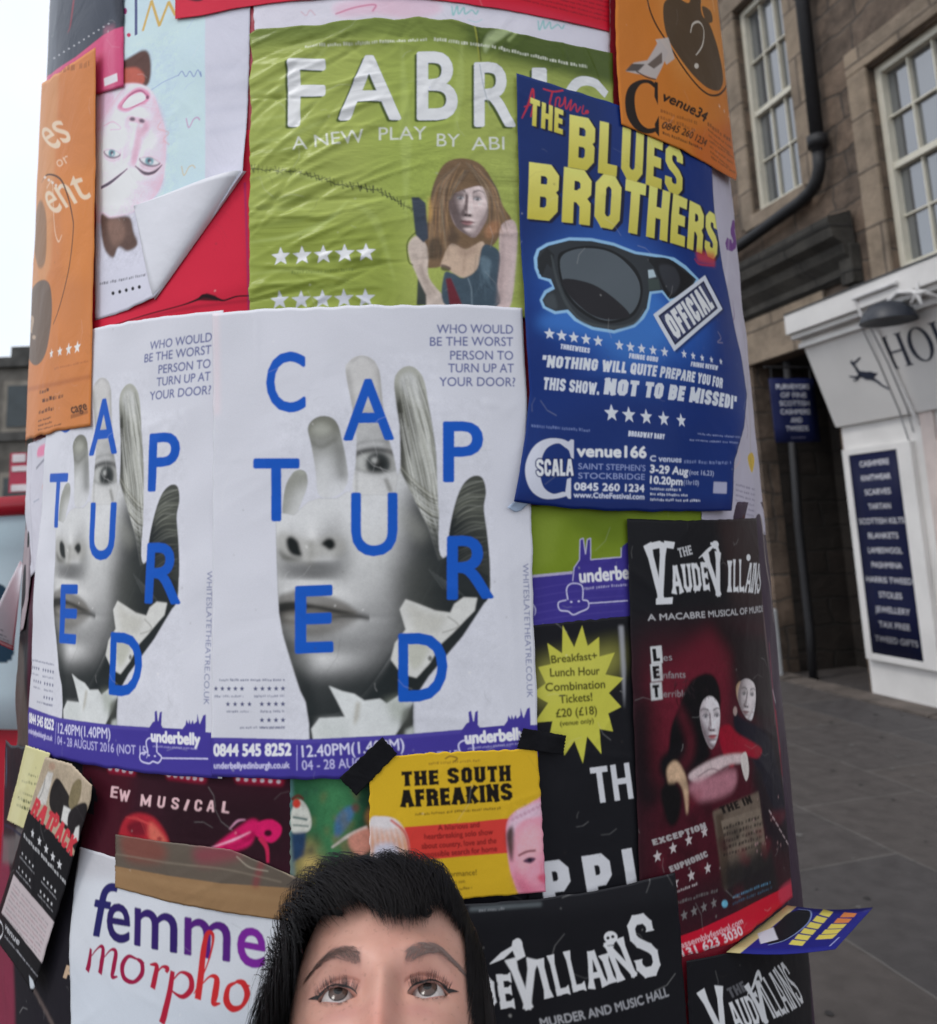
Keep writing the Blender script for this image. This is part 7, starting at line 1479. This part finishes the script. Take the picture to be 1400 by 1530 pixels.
for i in range(9): zbox(b, -24 + i * 1.6, -23.2 + i * 1.6, 29.8, 30.1, 8.35, 8.7)
b.build('cornice', mat('soot_trim', (.07, .068, .064), .9, .4, 2), fb_)
b = MB(); b.add([(-15.2, 31, 8.35), (-11, 31, 8.35), (-11, 37, 8.35), (-15.2, 37, 8.35), (-13.2, 33.5, 12.4)], [(0, 1, 4), (1, 2, 4), (2, 3, 4), (3, 0, 4)]); b.build('roof', mat('dark_slate', (.05, .05, .055), .8), fb_)
for zc in (3.4, 6.6):
    for xc in (-17.4, -15.7, -13.6, -11.8):
        b = MB(); zbox(b, xc - .55, xc + .55, 29.9, 30.05, zc - .9, zc + .9); f = b.build('window', pale, fb_)
        b = MB(); zbox(b, xc - .38, xc + .38, 29.86, 29.95, zc - .72, zc + .72); b.build('pane', darkg, f)
sg = empty('notice_sign', (-2.95, 6.5, 0)); tag(sg, 'red and white notice on a pole beyond the van', 'sign')
p_ = at(34, 700, 6.6)
b = MB(); zbox(b, p_[0] - .10, p_[0] + .3, p_[1], p_[1] + .02, p_[2] - .18, p_[2] + .12); b.build('panel', mat('notice_red', (.42, .03, .07), .5), sg)
b = MB(); zbox(b, p_[0] - .08, p_[0] + .28, p_[1] - .006, p_[1] - .001, p_[2] - .02, p_[2] + .02); zbox(b, p_[0] - .08, p_[0] + .28, p_[1] - .006, p_[1] - .001, p_[2] - .17, p_[2] - .12); zbox(b, p_[0] - .08, p_[0] + .02, p_[1] - .006, p_[1] - .001, p_[2] + .05, p_[2] + .11); b.build('white_band', mat('notice_white', (.7, .68, .7), .5), sg)
b = MB(); b.tube([(p_[0] + .2, p_[1] + .05, 0), (p_[0] + .2, p_[1] + .05, p_[2] + .1)], .03, 10); b.build('pole', mat('grey_pole', (.2, .2, .2), .5), sg)
g = random.Random(9)
def bush(name, c, r, h, n, label):
    b = MB()
    for k in range(n):
        a, e, q_ = g.uniform(0, 6.28), g.uniform(-1, 1), g.random() ** .4; p = np.array([c[0] + r * q_ * math.cos(a) * math.sqrt(1 - e * e), c[1] + r * q_ * math.sin(a) * math.sqrt(1 - e * e), c[2] + h * (.5 + .5 * e * q_)])
        d1, d2 = [np.array([g.gauss(0, 1) for _ in range(3)]) * .09 for _ in (0, 1)]
        b.add([p - d1, p + d2, p + d1, p - d2], [(0, 1, 2, 3)])
    o = b.build(name, mat('dark_leaf', (.03, .05, .028), .6, .5, 1.5)); tag(o, label, 'bush')
bush('bush', (-11.2, 22.5, 0), 2.2, 2.9, 2600, 'dark green bush in front of the far stone house')
vn = empty('red_van', (-2.2, 3.2, 0)); tag(vn, 'red van with a pale lettered panel at the left edge', 'van')
vp0, vp1 = at(60, 760, 2.95), at(-560, 940, 3.5)     # near top right corner, far top left
vd = np.array([vp1[0] - vp0[0], vp1[1] - vp0[1], 0]); VL = np.linalg.norm(vd); vd /= VL; vb = np.array([-vd[1], vd[0], 0]); vb = vb if vb[1] > 0 else -vb
def vpnt(u, z, d=0.0): return np.array([vp0[0], vp0[1], 0]) + vd * u + vb * d + np.array([0, 0, z])
def vbox(b, u0_, u1, z0, z1, d0, d1): b.hexa([vpnt(u0_, z0, d0), vpnt(u1, z0, d0), vpnt(u1, z0, d1), vpnt(u0_, z0, d1), vpnt(u0_, z1, d0), vpnt(u1, z1, d0), vpnt(u1, z1, d1), vpnt(u0_, z1, d1)])
vred = mat('van_red', (.42, .012, .03), .25, .08, 3, 0, 30)
b = MB(); vbox(b, 0, 2.6, .28, 1.86, .02, 1.5); b.build('body', vred, vn, False, .06)
b = MB(); b.tube([vpnt(0, 1.865, 0), vpnt(1.3, 1.86, 0), vpnt(2.6, 1.80, 0)], .035, 10); b.tube([vpnt(0, 1.865, 0), vpnt(-.0, 1.86, 1.4)], .035, 10); b.build('roof_rail', vred, vn, True)
A = Art(None, (206, 230, 238), 1, lambda x, y: (np.asarray(x, float), 300 - np.asarray(y, float)), (0, 1000, 0, 300)); A.k = 1.0
A.text('in', 680, 200, 968, 200, 150, (44, 70, 90), 1, 10); A.fill([(0, 0), (1000, 0), (1000, 60), (0, 80)], (156, 180, 190), .6, 20)
M = A.material('van_panel_print', .2, 1.0, .03, 4)
flat('side_panel', [vpnt(2.5, 1.80, -.004), vpnt(.02, 1.84, -.004), vpnt(.02, 1.14, -.004), vpnt(2.5, 1.12, -.004)], M, .01, vn, 6)
for uu in (.45, 2.1):
    b = MB(); c = vpnt(uu, .3, .0); b.tube([c - vb * .02, c + vb * .2], .3, 24); w_ = b.build('wheel', mat('tyre_rubber', (.02, .02, .02), .8), vn, False, .02)
    b = MB(); b.tube([c - vb * .03, c - vb * .021], .17, 20); b.build('rim', mat('steel_rim', (.4, .4, .42), .3, metal=1), w_)
# ------------------------------------------------------------------ the person in front, head tipped back, eyes rolled up
HE = math.radians(50); HYAW = math.radians(3); HROLL = math.radians(-1)
Nn = np.array([math.sin(HYAW) * math.cos(HE), -math.cos(HYAW) * math.cos(HE), math.sin(HE)])
Xx = np.array([math.cos(HYAW), math.sin(HYAW), 0.]); Uu = np.cross(Nn, Xx) * -1
Uu = Uu if Uu[2] > 0 else -Uu
Xx, Uu = Xx * math.cos(HROLL) + Uu * math.sin(HROLL), Uu * math.cos(HROLL) - Xx * math.sin(HROLL)
HO = at(571.5, 1484, .606) - Nn * .084
def hw(p): p = np.asarray(p, float); return HO + p[..., 0:1] * Xx + p[..., 1:2] * Nn + p[..., 2:3] * Uu
def sm(t): t = np.clip(t, 0, 1); return t * t * (3 - 2 * t)
NE = 2.35
HWE, ZU, ZL = .0142, .0064, .0046
EX_, EY_, EZ_, ER = .0315, .0705, .0, .0126
def Dface(x, z):
    ax = np.abs(x); g = lambda cx, cz, sx_, sz_, a: a * np.exp(-((ax - cx) / sx_) ** 2 - ((z - cz) / sz_) ** 2)
    d = g(.030, .026, .020, .009, .0045) + .003 * np.exp(-(x / .014) ** 2 - ((z - .02) / .012) ** 2)
    d = d + g(.031, .004, .0165, .0125, -.0075) + g(.014, .0, .006, .012, -.005)
    t = np.clip((.014 - z) / .058, 0, 1.0); below = sm((z + .060) / .012)
    d = d + (.004 + .022 * t) * np.exp(-(x / (.0075 + .006 * t)) ** 2) * sm((.022 - z) / .016) * below
    d = d + g(.013, -.044, .007, .008, .009) + g(.046, -.030, .020, .018, .004)
    d = d + .007 * np.exp(-(x / .024) ** 2 - ((z + .075) / .011) ** 2) - .004 * np.exp(-(x / .022) ** 2 - ((z + .0755) / .0022) ** 2) + .009 * np.exp(-(x / .02) ** 2 - ((z + .108) / .014) ** 2)
    return d
def almond(dx_out, dz):    # >0 inside the opening; dx_out runs towards the temple
    q = dx_out / HWE; k = np.clip(1 - q * q, 0, 1)
    zu = ZU * k ** .75 + .0012 * q; zl = -ZL * k ** .9 + .0010 * q
    return np.minimum(zu - dz, dz - zl) * (np.abs(q) < 1) - 1.0 * (np.abs(q) >= 1)
def base_y(x, z):
    a, c = .0745, np.where(z > 0, .116, .120)
    a = a * (1 - .32 * sm(-z / .115)); v = 1 - np.abs(x / a) ** NE - np.abs(z / c) ** NE
    return .093 * np.clip(v, 1e-4, 1) ** (1 / NE)
def front(x, z):
    x, z = np.asarray(x, float), np.asarray(z, float); y = base_y(x, z) + Dface(x, z)
    dx = np.abs(x) - EX_; dz = z - EZ_; rr = (ER + .0014) ** 2 - dx * dx - dz * dz
    ye = EY_ + np.sqrt(np.maximum(rr, 0)); lid = np.where(rr > 0, np.maximum(y, ye), y)
    cr = .0012 * np.exp(-((dz - (.0108 - .05 * 0 - 18 * dx * dx)) / .0011) ** 2) * (np.abs(dx) < .016)
    return np.where(almond(dx, dz) > 0, EY_ - .004, lid - cr)
nA, nB = 520, 340
tt = np.linspace(-1, 1, nA, endpoint=False); az = math.pi * (.22 * tt + .78 * tt ** 3)
ss = np.linspace(-1, 1, nB); el = math.pi / 2 * (.38 * ss + .62 * ss ** 3) * .9999
AZ, EL = np.meshgrid(az, el)
dx, dy, dz = np.sin(AZ) * np.cos(EL), np.cos(AZ) * np.cos(EL), np.sin(EL)
bb = np.where(dy > 0, .093, .100); cc = np.where(dz > 0, .116, .120); aa = .0745 * (1 - .32 * sm(-dz * 1.0)) * np.where(dy < 0, 1.03, 1)
r_ = (np.abs(dx / aa) ** NE + np.abs(dy / bb) ** NE + np.abs(dz / cc) ** NE) ** (-1 / NE)
# neck: a column leaving the skull along the body's own down direction
nd = np.array([0, -math.sin(HE) * .95 + .10, -math.cos(HE)]); nd /= np.linalg.norm(nd)
ca = dx * nd[0] + dy * nd[1] + dz * nd[2]; sa__ = np.sqrt(np.maximum(1 - ca * ca, 1e-9))
rn = np.where(ca > 0, np.minimum(.052 / sa__, .205 / np.maximum(ca, .05)), 0)
r_ = np.maximum(r_, rn)
P = np.stack([dx * r_, dy * r_, dz * r_], -1)
fm = sm((P[..., 1] - .012) / .03) * (np.abs(P[..., 2]) < .125)
yf = front(P[..., 0], P[..., 2]) - base_y(P[..., 0], P[..., 2])
P[..., 1] += np.where(rn > r_ - 1e-9, 0, yf * fm)
ps = empty('person', (float(HO[0]), float(HO[1]) + .05, 0)); tag(ps, 'person with a black pixie cut looking up, cropped below the eyes', 'person')
idx = np.arange(nA * nB).reshape(nB, nA); fs = []
i2 = np.roll(idx, -1, 1)
fs = np.stack([idx[:-1], i2[:-1], i2[1:], idx[1:]], -1).reshape(-1, 4)
m, t, b = nodes('skin')
co = t.nodes.new('ShaderNodeTexCoord'); n = t.nodes.new('ShaderNodeTexNoise'); n.inputs['Scale'].default_value = 28; n.inputs['Detail'].default_value = 6; t.links.new(co.outputs['Object'], n.inputs['Vector'])
rp = t.nodes.new('ShaderNodeValToRGB'); rp.color_ramp.elements[0].position = .3; rp.color_ramp.elements[0].color = (.50, .262, .200, 1); rp.color_ramp.elements[1].position = .72; rp.color_ramp.elements[1].color = (.61, .355, .28, 1)
t.links.new(n.outputs[0], rp.inputs[0])
va = t.nodes.new('ShaderNodeVertexColor'); va.layer_name = 'pigment'; mxc = t.nodes.new('ShaderNodeVectorMath'); mxc.operation = 'MULTIPLY'; t.links.new(rp.outputs[0], mxc.inputs[0]); t.links.new(va.outputs[0], mxc.inputs[1])
fr = t.nodes.new('ShaderNodeTexNoise'); fr.inputs['Scale'].default_value = 260; fr.inputs['Detail'].default_value = 2; t.links.new(co.outputs['Object'], fr.inputs['Vector']); fm_ = t.nodes.new('ShaderNodeMapRange'); fm_.inputs[1].default_value = .62; fm_.inputs[2].default_value = .78; fm_.inputs[3].default_value = 1; fm_.inputs[4].default_value = .72; t.links.new(fr.outputs[0], fm_.inputs[0])
mx2 = t.nodes.new('ShaderNodeVectorMath'); mx2.operation = 'SCALE'; t.links.new(mxc.outputs[0], mx2.inputs[0]); t.links.new(fm_.outputs[0], mx2.inputs[3]); t.links.new(mx2.outputs[0], b.inputs['Base Color']); b.inputs['Roughness'].default_value = .42
b.inputs['Subsurface Weight'].default_value = .15; b.inputs['Subsurface Radius'].default_value = (.01, .004, .002); b.inputs['Subsurface Scale'].default_value = .4; b.inputs['Specular IOR Level'].default_value = .35
n2 = t.nodes.new('ShaderNodeTexNoise'); n2.inputs['Scale'].default_value = 700; n2.inputs['Detail'].default_value = 3; t.links.new(co.outputs['Object'], n2.inputs['Vector'])
bp = t.nodes.new('ShaderNodeBump'); bp.inputs['Strength'].default_value = .12; bp.inputs['Distance'].default_value = .0015; t.links.new(n2.outputs[0], bp.inputs['Height']); t.links.new(bp.outputs[0], b.inputs['Normal'])
skin = m
def local_mesh(name, pts, faces, mats, parent=ps, smooth=True, mi=None): return mesh(name, hw(np.asarray(pts)), faces, mats, parent, smooth, mi)
body = local_mesh('body', P.reshape(-1, 3), fs.tolist(), skin)
body.data.flip_normals()
# skin pigment: flushed nose and cheeks, darker lids and tear troughs
ca_ = body.data.color_attributes.new('pigment', 'FLOAT_COLOR', 'POINT'); pv = P.reshape(-1, 3); fx, fz = np.abs(pv[:, 0]), pv[:, 2]; fr_ = (pv[:, 1] > .02)
gz_ = lambda cx, cz, a, c: np.exp(-((fx - cx) / a) ** 2 - ((fz - cz) / c) ** 2) * fr_
lid_, tr_, fl_ = gz_(EX_, .007, .019, .008), gz_(.026, -.014, .016, .006), gz_(0, -.03, .014, .022) + .6 * gz_(.045, -.04, .02, .016) + .35 * gz_(.006, .032, .012, .02)
col_ = np.ones((len(pv), 4)); col_[:, 0] -= .20 * lid_ + .14 * tr_; col_[:, 1] -= .34 * lid_ + .24 * tr_ + .16 * fl_; col_[:, 2] -= .32 * lid_ + .20 * tr_ + .16 * fl_
br_ = np.exp(-(np.maximum(0, np.abs(fz - (.019 + .007 * np.sin(np.clip((fx - .0155) / .025, 0, 1) * 1.57) - .010 * np.clip((fx - .038) / .018, 0, 2))) - .0022) / .0028) ** 2) * sm((fx - .0135) / .004) * sm((.056 - fx) / .02) * fr_
col_[:, :3] *= (1 - br_[:, None] * np.array([.36, .40, .38])); ca_.data.foreach_set('color', col_.astype(np.float32).ravel())
# eyes: white, iris and pupil rings about the gaze direction
def eye_mat(name, rgb, rough=.12): return mat(name, rgb, rough, .18, 900, 0, 10)
em = [eye_mat('eye_white', (.44, .40, .385)), eye_mat('iris', (.070, .042, .034)), eye_mat('iris_ring', (.03, .022, .02)), eye_mat('pupil', (.004, .004, .004))]
for sgn in (-1, 1):
    gz = np.array([-.02 * sgn, math.cos(math.radians(19)), math.sin(math.radians(19))]); gz /= np.linalg.norm(gz); ga = np.cross(gz, [1, 0, 0]); ga /= np.linalg.norm(ga); gb = np.cross(gz, ga)
    th = np.radians([0, 6, 13.5, 14, 20, 28.5, 29, 32.5, 33, 42, 55, 75, 95, 120, 150, 179.9]); nn_ = 48; vs, fs_, mi = [], [], []
    for a in th:
        rr = ER * (1 + .035 * math.exp(-(a / .42) ** 2))
        for k in range(nn_): q_ = 2 * math.pi * k / nn_; vs.append(np.array([sgn * EX_, EY_, EZ_]) + rr * (gz * math.cos(a) + (ga * math.cos(q_) + gb * math.sin(q_)) * math.sin(a)))
    for i in range(len(th) - 1):
        for k in range(nn_): fs_.append((i * nn_ + k, i * nn_ + (k + 1) % nn_, (i + 1) * nn_ + (k + 1) % nn_, (i + 1) * nn_ + k)); mi.append(3 if th[i + 1] < math.radians(14.1) else 1 if th[i + 1] < math.radians(28.8) else 2 if th[i + 1] < math.radians(33.1) else 0)
    o = local_mesh('eye', vs, fs_, em, mi=mi)
ink = mat('black_eyeliner', (.012, .009, .010), .6, .1, 50)
def ribbons(name, strands, width, material, parent, taper=True):
    """strands: list of (n,3) local paths -> one mesh of tapering crossed strips"""
    V, Fc = [], []
    for s_, wd in zip(strands, width):
        s_ = np.asarray(s_); n = len(s_); tg = np.gradient(s_, axis=0); tg /= np.maximum(np.linalg.norm(tg, axis=1), 1e-9)[:, None]
        out_ = s_ - np.array([0, -.0, -.0]); out_ = out_ / np.maximum(np.linalg.norm(out_, axis=1), 1e-9)[:, None]
        sd_ = np.cross(tg, out_); sd_ /= np.maximum(np.linalg.norm(sd_, axis=1), 1e-9)[:, None]
        w_ = wd * (np.sin(np.linspace(.35, math.pi * .98, n)) ** .6 if taper else np.ones(n)); b0 = len(V)
        for i in range(n): V.append(s_[i] - sd_[i] * w_[i] / 2); V.append(s_[i] + sd_[i] * w_[i] / 2 + out_[i] * w_[i] * .35)
        for i in range(n - 1): k = b0 + 2 * i; Fc.append((k, k + 1, k + 3, k + 2))
    return local_mesh(name, V, Fc, material, parent)
hg = np.random.default_rng(21)
for sgn in (-1, 1):
    q_ = np.linspace(-.98, 1.0, 40); k_ = np.clip(1 - q_ ** 2, 0, 1); zu = ZU * k_ ** .75 + .0012 * q_; xo = EX_ + q_ * HWE
    lo = np.stack([sgn * xo, front(xo, zu + .0012) + .0006, zu - .0002], 1)
    wing = np.array([[sgn * (EX_ + HWE + .0075 * s), float(front(EX_ + HWE + .0075 * s, .0012 + .0030 * s)) + .0007, .0012 + .0030 * s] for s in np.linspace(.15, 1, 8)])
    path = np.vstack([lo, wing]); wv = np.concatenate([np.linspace(.0010, .0030, 40), np.linspace(.0030, .0003, 8)])
    V, Fc = [], []
    for i, (p, w_) in enumerate(zip(path, wv)):
        x_, z_ = abs(p[0]), p[2] + w_
        V += [p, (p[0], float(front(x_, z_)) + .0007, z_)]
    Fc = [(2 * i, 2 * i + 1, 2 * i + 3, 2 * i + 2) for i in range(len(path) - 1)]
    local_mesh('eyeliner', V, Fc, ink)
    st, wd = [], []
    for i in range(80):
        q0 = hg.uniform(-.9, 1.0); k0 = max(0, 1 - q0 * q0); p0 = np.array([sgn * (EX_ + q0 * HWE), 0, ZU * k0 ** .75 + .0012 * q0]); p0[1] = float(front(abs(p0[0]), p0[2] + .001)) + .0005
        L = hg.uniform(.0035, .0058); fan = np.array([sgn * (q0 * .75 + .15) + hg.normal(0, .08), .75, .55]); fan /= np.linalg.norm(fan); u_ = np.linspace(0, 1, 6)[:, None]
        st.append(p0 + fan * L * u_ + np.array([0, -.15, .75]) * L * u_ ** 2 * .8); wd.append(hg.uniform(.0002, .0003))
    for i in range(40):
        q0 = hg.uniform(-.6, .95); k0 = max(0, 1 - q0 * q0); zl = -ZL * k0 ** .9 + .001 * q0; p0 = np.array([sgn * (EX_ + q0 * HWE), float(front(EX_ + q0 * HWE, zl - .0008)) + .0004, zl - .0004])
        L = hg.uniform(.002, .0035); u_ = np.linspace(0, 1, 4)[:, None]; st.append(p0 + np.array([sgn * q0 * .5, .6, -.6]) * L * u_); wd.append(.00022)
    ribbons('eyelashes', st, wd, ink, ps)
    st, wd = [], []
    for i in range(360):
        s_ = hg.uniform(0, 1); xb = .0155 + .040 * s_; zb = .0190 + .0070 * math.sin(min(1, s_ / .62) * math.pi / 2) - .016 * max(0, s_ - .55) ** 1.4 / .45 ** .4
        wdt = .0052 * (1 - .75 * s_ ** 1.5) * (sm(s_ / .08) * .5 + .5); off_ = hg.uniform(-1, 1) * wdt
        L = hg.uniform(.004, .0075); u_ = np.linspace(0, 1, 5); an = (1.0 - 1.15 * min(1, s_ * 1.6)) + (-.5 if off_ > 0 else .25) + hg.normal(0, .12)
        xs = xb + L * u_ * math.cos(an); zs = zb + off_ + L * u_ * math.sin(an) * .8
        st.append(np.stack([sgn * xs, front(np.minimum(xs, .062), zs) + .0005 + .0006 * np.sin(u_ * 3), zs], 1)); wd.append(hg.uniform(.0002, .00034))
    ribbons('eyebrow', st, wd, mat('brow_hair', (.17, .115, .10), .6, .2, 50), ps)
# lower waterline, a wet pink rim
for sgn in (-1, 1):
    q_ = np.linspace(-.97, .97, 30); k_ = np.clip(1 - q_ ** 2, 0, 1); zl = -ZL * k_ ** .9 + .0010 * q_; xo = EX_ + q_ * HWE
    V, Fc = [], []
    for x_, z_ in zip(xo, zl):
        rr = max(0, (ER + .0002) ** 2 - (x_ - EX_) ** 2 - (z_ + .0009) ** 2); V += [(sgn * x_, EY_ + math.sqrt(rr), z_ + .0009), (sgn * x_, float(front(x_, z_ - .0006)) + .0001, z_ - .0005)]
    Fc = [(2 * i, 2 * i + 1, 2 * i + 3, 2 * i + 2) for i in range(29)]
    local_mesh('eyelid_rim', V, Fc, mat('wet_rim', (.42, .2, .17), .2, .1, 80))
# hair: a close cap and some thousands of strands combed forward and to one side
def scalp_r(d):
    dx, dy, dz = d[..., 0], d[..., 1], d[..., 2]
    bb = np.where(dy > 0, .093, .100); cc = np.where(dz > 0, .116, .120); aa = .0745 * np.where(dy < 0, 1.03, 1)
    return (np.abs(dx / aa) ** NE + np.abs(dy / bb) ** NE + np.abs(dz / cc) ** NE) ** (-1 / NE)
def in_hair(p):
    x, y, z = p[..., 0], p[..., 1], p[..., 2]
    return np.where(y > .012, (z > .066 + .0 * x) | ((np.abs(x) > .0665) & (z > -.05) & (y < .05)), z > -.075)
hm, t, b = nodes('black_hair'); b.inputs['Base Color'].default_value = (.0065, .0055, .006, 1); b.inputs['Roughness'].default_value = .55; b.inputs['Specular IOR Level'].default_value = .16
D_ = np.stack([dx, dy, dz], -1); R_ = scalp_r(D_); Ph = D_ * (R_ + .0055 + .0 * R_)[..., None]; keep = in_hair(D_ * R_[..., None])[..., None][..., 0]
st_ = 4; gi = idx[::st_, ::st_]; kk = keep[::st_, ::st_]; g2 = np.roll(gi, -1, 1); k2 = np.roll(kk, -1, 1)
fq = np.stack([gi[:-1], g2[:-1], g2[1:], gi[1:]], -1).reshape(-1, 4); ok = (kk[:-1] & k2[:-1] & k2[1:] & kk[1:]).reshape(-1)
used = np.unique(fq[ok]); rem = -np.ones(nA * nB, int); rem[used] = np.arange(len(used))
hb_v = Ph.reshape(-1, 3)[used]; hb_f = rem[fq[ok]]
def zlim(x): return .0530 + .012 * np.exp(-((x + .024) / .010) ** 2) - .004 * np.exp(-((x - .012) / .02) ** 2) + .013 * np.exp(-((x - .043) / .011) ** 2)
strands, widths = [], []
NS = 24000
for i in range(NS):
    while True:
        d = hg.normal(size=3); d /= np.linalg.norm(d); p = d * scalp_r(d)
        if in_hair(p) and (p[2] > -.06 or p[1] < 0): break
    top = sm((d[2] - .25) / .45); frontal = sm((d[1] + .1) / .5)
    clump = math.sin(d[0] * 23 + 1.3 * math.sin(d[2] * 17)) * .5 + math.sin(d[1] * 31 + d[0] * 11) * .5
    L = (.060 + .030 * top) * hg.uniform(.7, 1.15); n = 9; vol = hg.uniform(.004, .0135) * (.75 + .5 * top) + .0025 * clump
    path = []; stop = False; swirl = hg.normal(0, .10)
    for k in range(n):
        tq = k / (n - 1); rr = float(scalp_r(d)); path.append(d * (rr + .002 + vol * (1 + 1.15 * sm((-d[0] - .12) / .42)) * (1 - .72 * sm((d[0] - .25) / .4)) * (.35 + .65 * math.sin(min(1, tq * 1.5) * math.pi / 2)) - .004 * tq ** 3))
        q = path[-1]
        if q[1] > .03 and abs(q[0]) < .060 and q[2] < zlim(q[0]) + hg.normal(0, .0030): break
        wt = sm((d[2] - .15) / .5)
        sd__ = 1 if d[0] > 0 else -1
        side = np.array([sd__ * .05, .30 if d[1] > -.2 else -.25, -1.0]); tp = np.array([.42 + .25 * clump + swirl, 1.0, -.25])
        if d[1] < -.45: tp = np.array([sd__ * .5 + swirl, .1 if d[2] > .6 else -.8, -.6])
        V_ = tp * wt + side * (1 - wt) + np.array([swirl, 0, 0]) * .5; V_ = V_ - d * (V_ @ d); V_ /= np.linalg.norm(V_) + 1e-9
        d = d + V_ * (L / (n - 1)) / rr; d /= np.linalg.norm(d)
    if len(path) >= 4: strands.append(np.array(path)); widths.append(hg.uniform(.0003, .00065))
# loose wisps: two fringe tips, curls by the temples
def wisp(pts, w_, n=10):
    c_ = catmull(np.array(pts)[:, :2], False, 4); z_ = np.interp(np.linspace(0, 1, len(c_)), np.linspace(0, 1, len(pts)), np.array(pts)[:, 2]); strands.append(np.column_stack([c_, z_])); widths.append(w_)
for k in range(46):
    j = hg.normal(0, .0014, 3); x0 = hg.uniform(-.01, .03)
    xs = np.linspace(x0, x0 + .012, 6) + j[0]; zs = np.linspace(.075, float(zlim(x0 + .012)) - .003 + j[1], 6); strands.append(np.stack([xs, front(xs, zs) + np.linspace(.012, .003, 6) + abs(j[2]), zs], 1)); widths.append(hg.uniform(.0006, .0012))
for k in range(30):
    j = hg.normal(0, .0012, 3); u_ = np.linspace(0, 1, 9); xs = .012 + .022 * u_ + .004 * np.sin(u_ * 3) + j[0]; zs = .064 - .016 * np.sin(u_ * 2.2) + j[1] + .004 * u_; strands.append(np.stack([xs, front(xs, zs) + .004 + abs(j[2]), zs], 1)); widths.append(hg.uniform(.0005, .001))
for k in range(24):
    j = hg.normal(0, .001, 3); u_ = np.linspace(0, 1, 9); xs = -.052 + .020 * u_ + j[0]; zs = .070 - .014 * u_ ** .7 + j[1]; strands.append(np.stack([xs, front(xs, zs) + .005 - .003 * u_ + abs(j[2]), zs], 1)); widths.append(hg.uniform(.0005, .0009))
for sgn in (-1, 1):
    for k in range(620 if sgn < 0 else 360):
        x0 = sgn * hg.uniform(.063, .092 if sgn < 0 else .0705); u_ = np.linspace(0, 1, 10); z0 = hg.uniform(.02, .06); L = hg.uniform(.06, .12); y0 = hg.uniform(-.01, .052)
        xs = x0 + sgn * ((.010 if sgn < 0 else .0015) * np.sin(u_ * 2.6) * hg.uniform(.3, 1.1)) - sgn * .004 * u_ ** 2; cw = hg.uniform(20, 60); ph = hg.uniform(0, 6); strands.append(np.stack([xs + .0032 * np.sin(u_ * cw * .12 + ph), y0 - .01 * u_ + .003 * np.sin(u_ * cw * .1 + ph * 2) + hg.normal(0, .002), z0 - L * u_ + .002 * np.sin(u_ * 7 + ph)], 1)); widths.append(hg.uniform(.0007, .0014))
for k in range(16):
    u_ = np.linspace(0, 1, 12); xs = -.075 - (.012 + .012 * hg.random()) * np.sin(u_ * 2.9) - .003 * u_; zs = .05 - .085 * u_ + hg.normal(0, .004); strands.append(np.stack([xs, .01 + hg.normal(0, .008) + 0 * u_, zs], 1)); widths.append(.0007)
V, Fc = [tuple(v) for v in hb_v], [tuple(int(q) for q in f) for f in hb_f]
ho = ribbons('hair', strands, widths, hm, ps)
# close cap joined into the same mesh
bm = bmesh.new(); bm.from_mesh(ho.data); b0 = [bm.verts.new(tuple(v)) for v in hw(np.array(V))]
for f in Fc: bm.faces.new([b0[q] for q in f])
bm.to_mesh(ho.data); bm.free()
# clothes below the frame: dark jacket, jeans, boots
def loft(name, rings, material, n=40, caps=True):
    vs, fs_ = [], []
    for (cx, cy, z, rx, ry) in rings:
        for k in range(n): q_ = 2 * math.pi * k / n; vs.append((cx + rx * math.cos(q_), cy + ry * math.sin(q_), z))
    for i in range(len(rings) - 1):
        for k in range(n): fs_.append((i * n + k, i * n + (k + 1) % n, (i + 1) * n + (k + 1) % n, (i + 1) * n + k))
    if caps: fs_ += [tuple(range(n))[::-1], tuple(range((len(rings) - 1) * n, len(rings) * n))]
    return mesh(name, vs, fs_, material, ps, True)
nb = hw(nd * .19); bx, by, bz = float(nb[0]), float(nb[1]), float(nb[2])
cloth = mat('dark_jacket', (.02, .022, .03), .85, .3, 30, .3, 200); den = mat('blue_jeans', (.03, .045, .09), .85, .3, 40, .3, 200)
loft('jacket', [(bx, by, bz - .56, .165, .105), (bx, by, bz - .40, .150, .10), (bx, by, bz - .22, .165, .105), (bx, by, bz - .10, .175, .10), (bx, by, bz - .05, .16, .085), (bx, by, bz - .015, .09, .07), (bx, by, bz + .03, .064, .062), (bx, by, bz + .028, .058, .056)], cloth)
for s_ in (-1, 1):
    b = MB(); b.tube([(bx + s_ * .09, by, bz - .085), (bx + s_ * .155, by + .004, bz - .085), (bx + s_ * .20, by + .01, bz - .13), (bx + s_ * .235, by + .02, bz - .34), (bx + s_ * .20, by - .04, bz - .50), (bx + s_ * .15, by - .085, bz - .55)], [.045, .056, .058, .052, .045, .04], 20); b.build('sleeve', cloth, ps, True)
    lz = bz - .54
    b = MB(); b.tube([(bx + s_ * .08, by, lz), (bx + s_ * .088, by, lz - .2), (bx + s_ * .09, by - .01, lz * .5), (bx + s_ * .092, by, .08)], [.088, .08, .06, .05], 20); b.build('trouser_leg', den, ps, True)
    b = MB(); b.tube([(bx + s_ * .092, by + .06, .045), (bx + s_ * .092, by, .05), (bx + s_ * .096, by - .09, .042), (bx + s_ * .098, by - .15, .032)], [.04, .046, .042, .03], 16); b.build('boot', iron, ps, True)
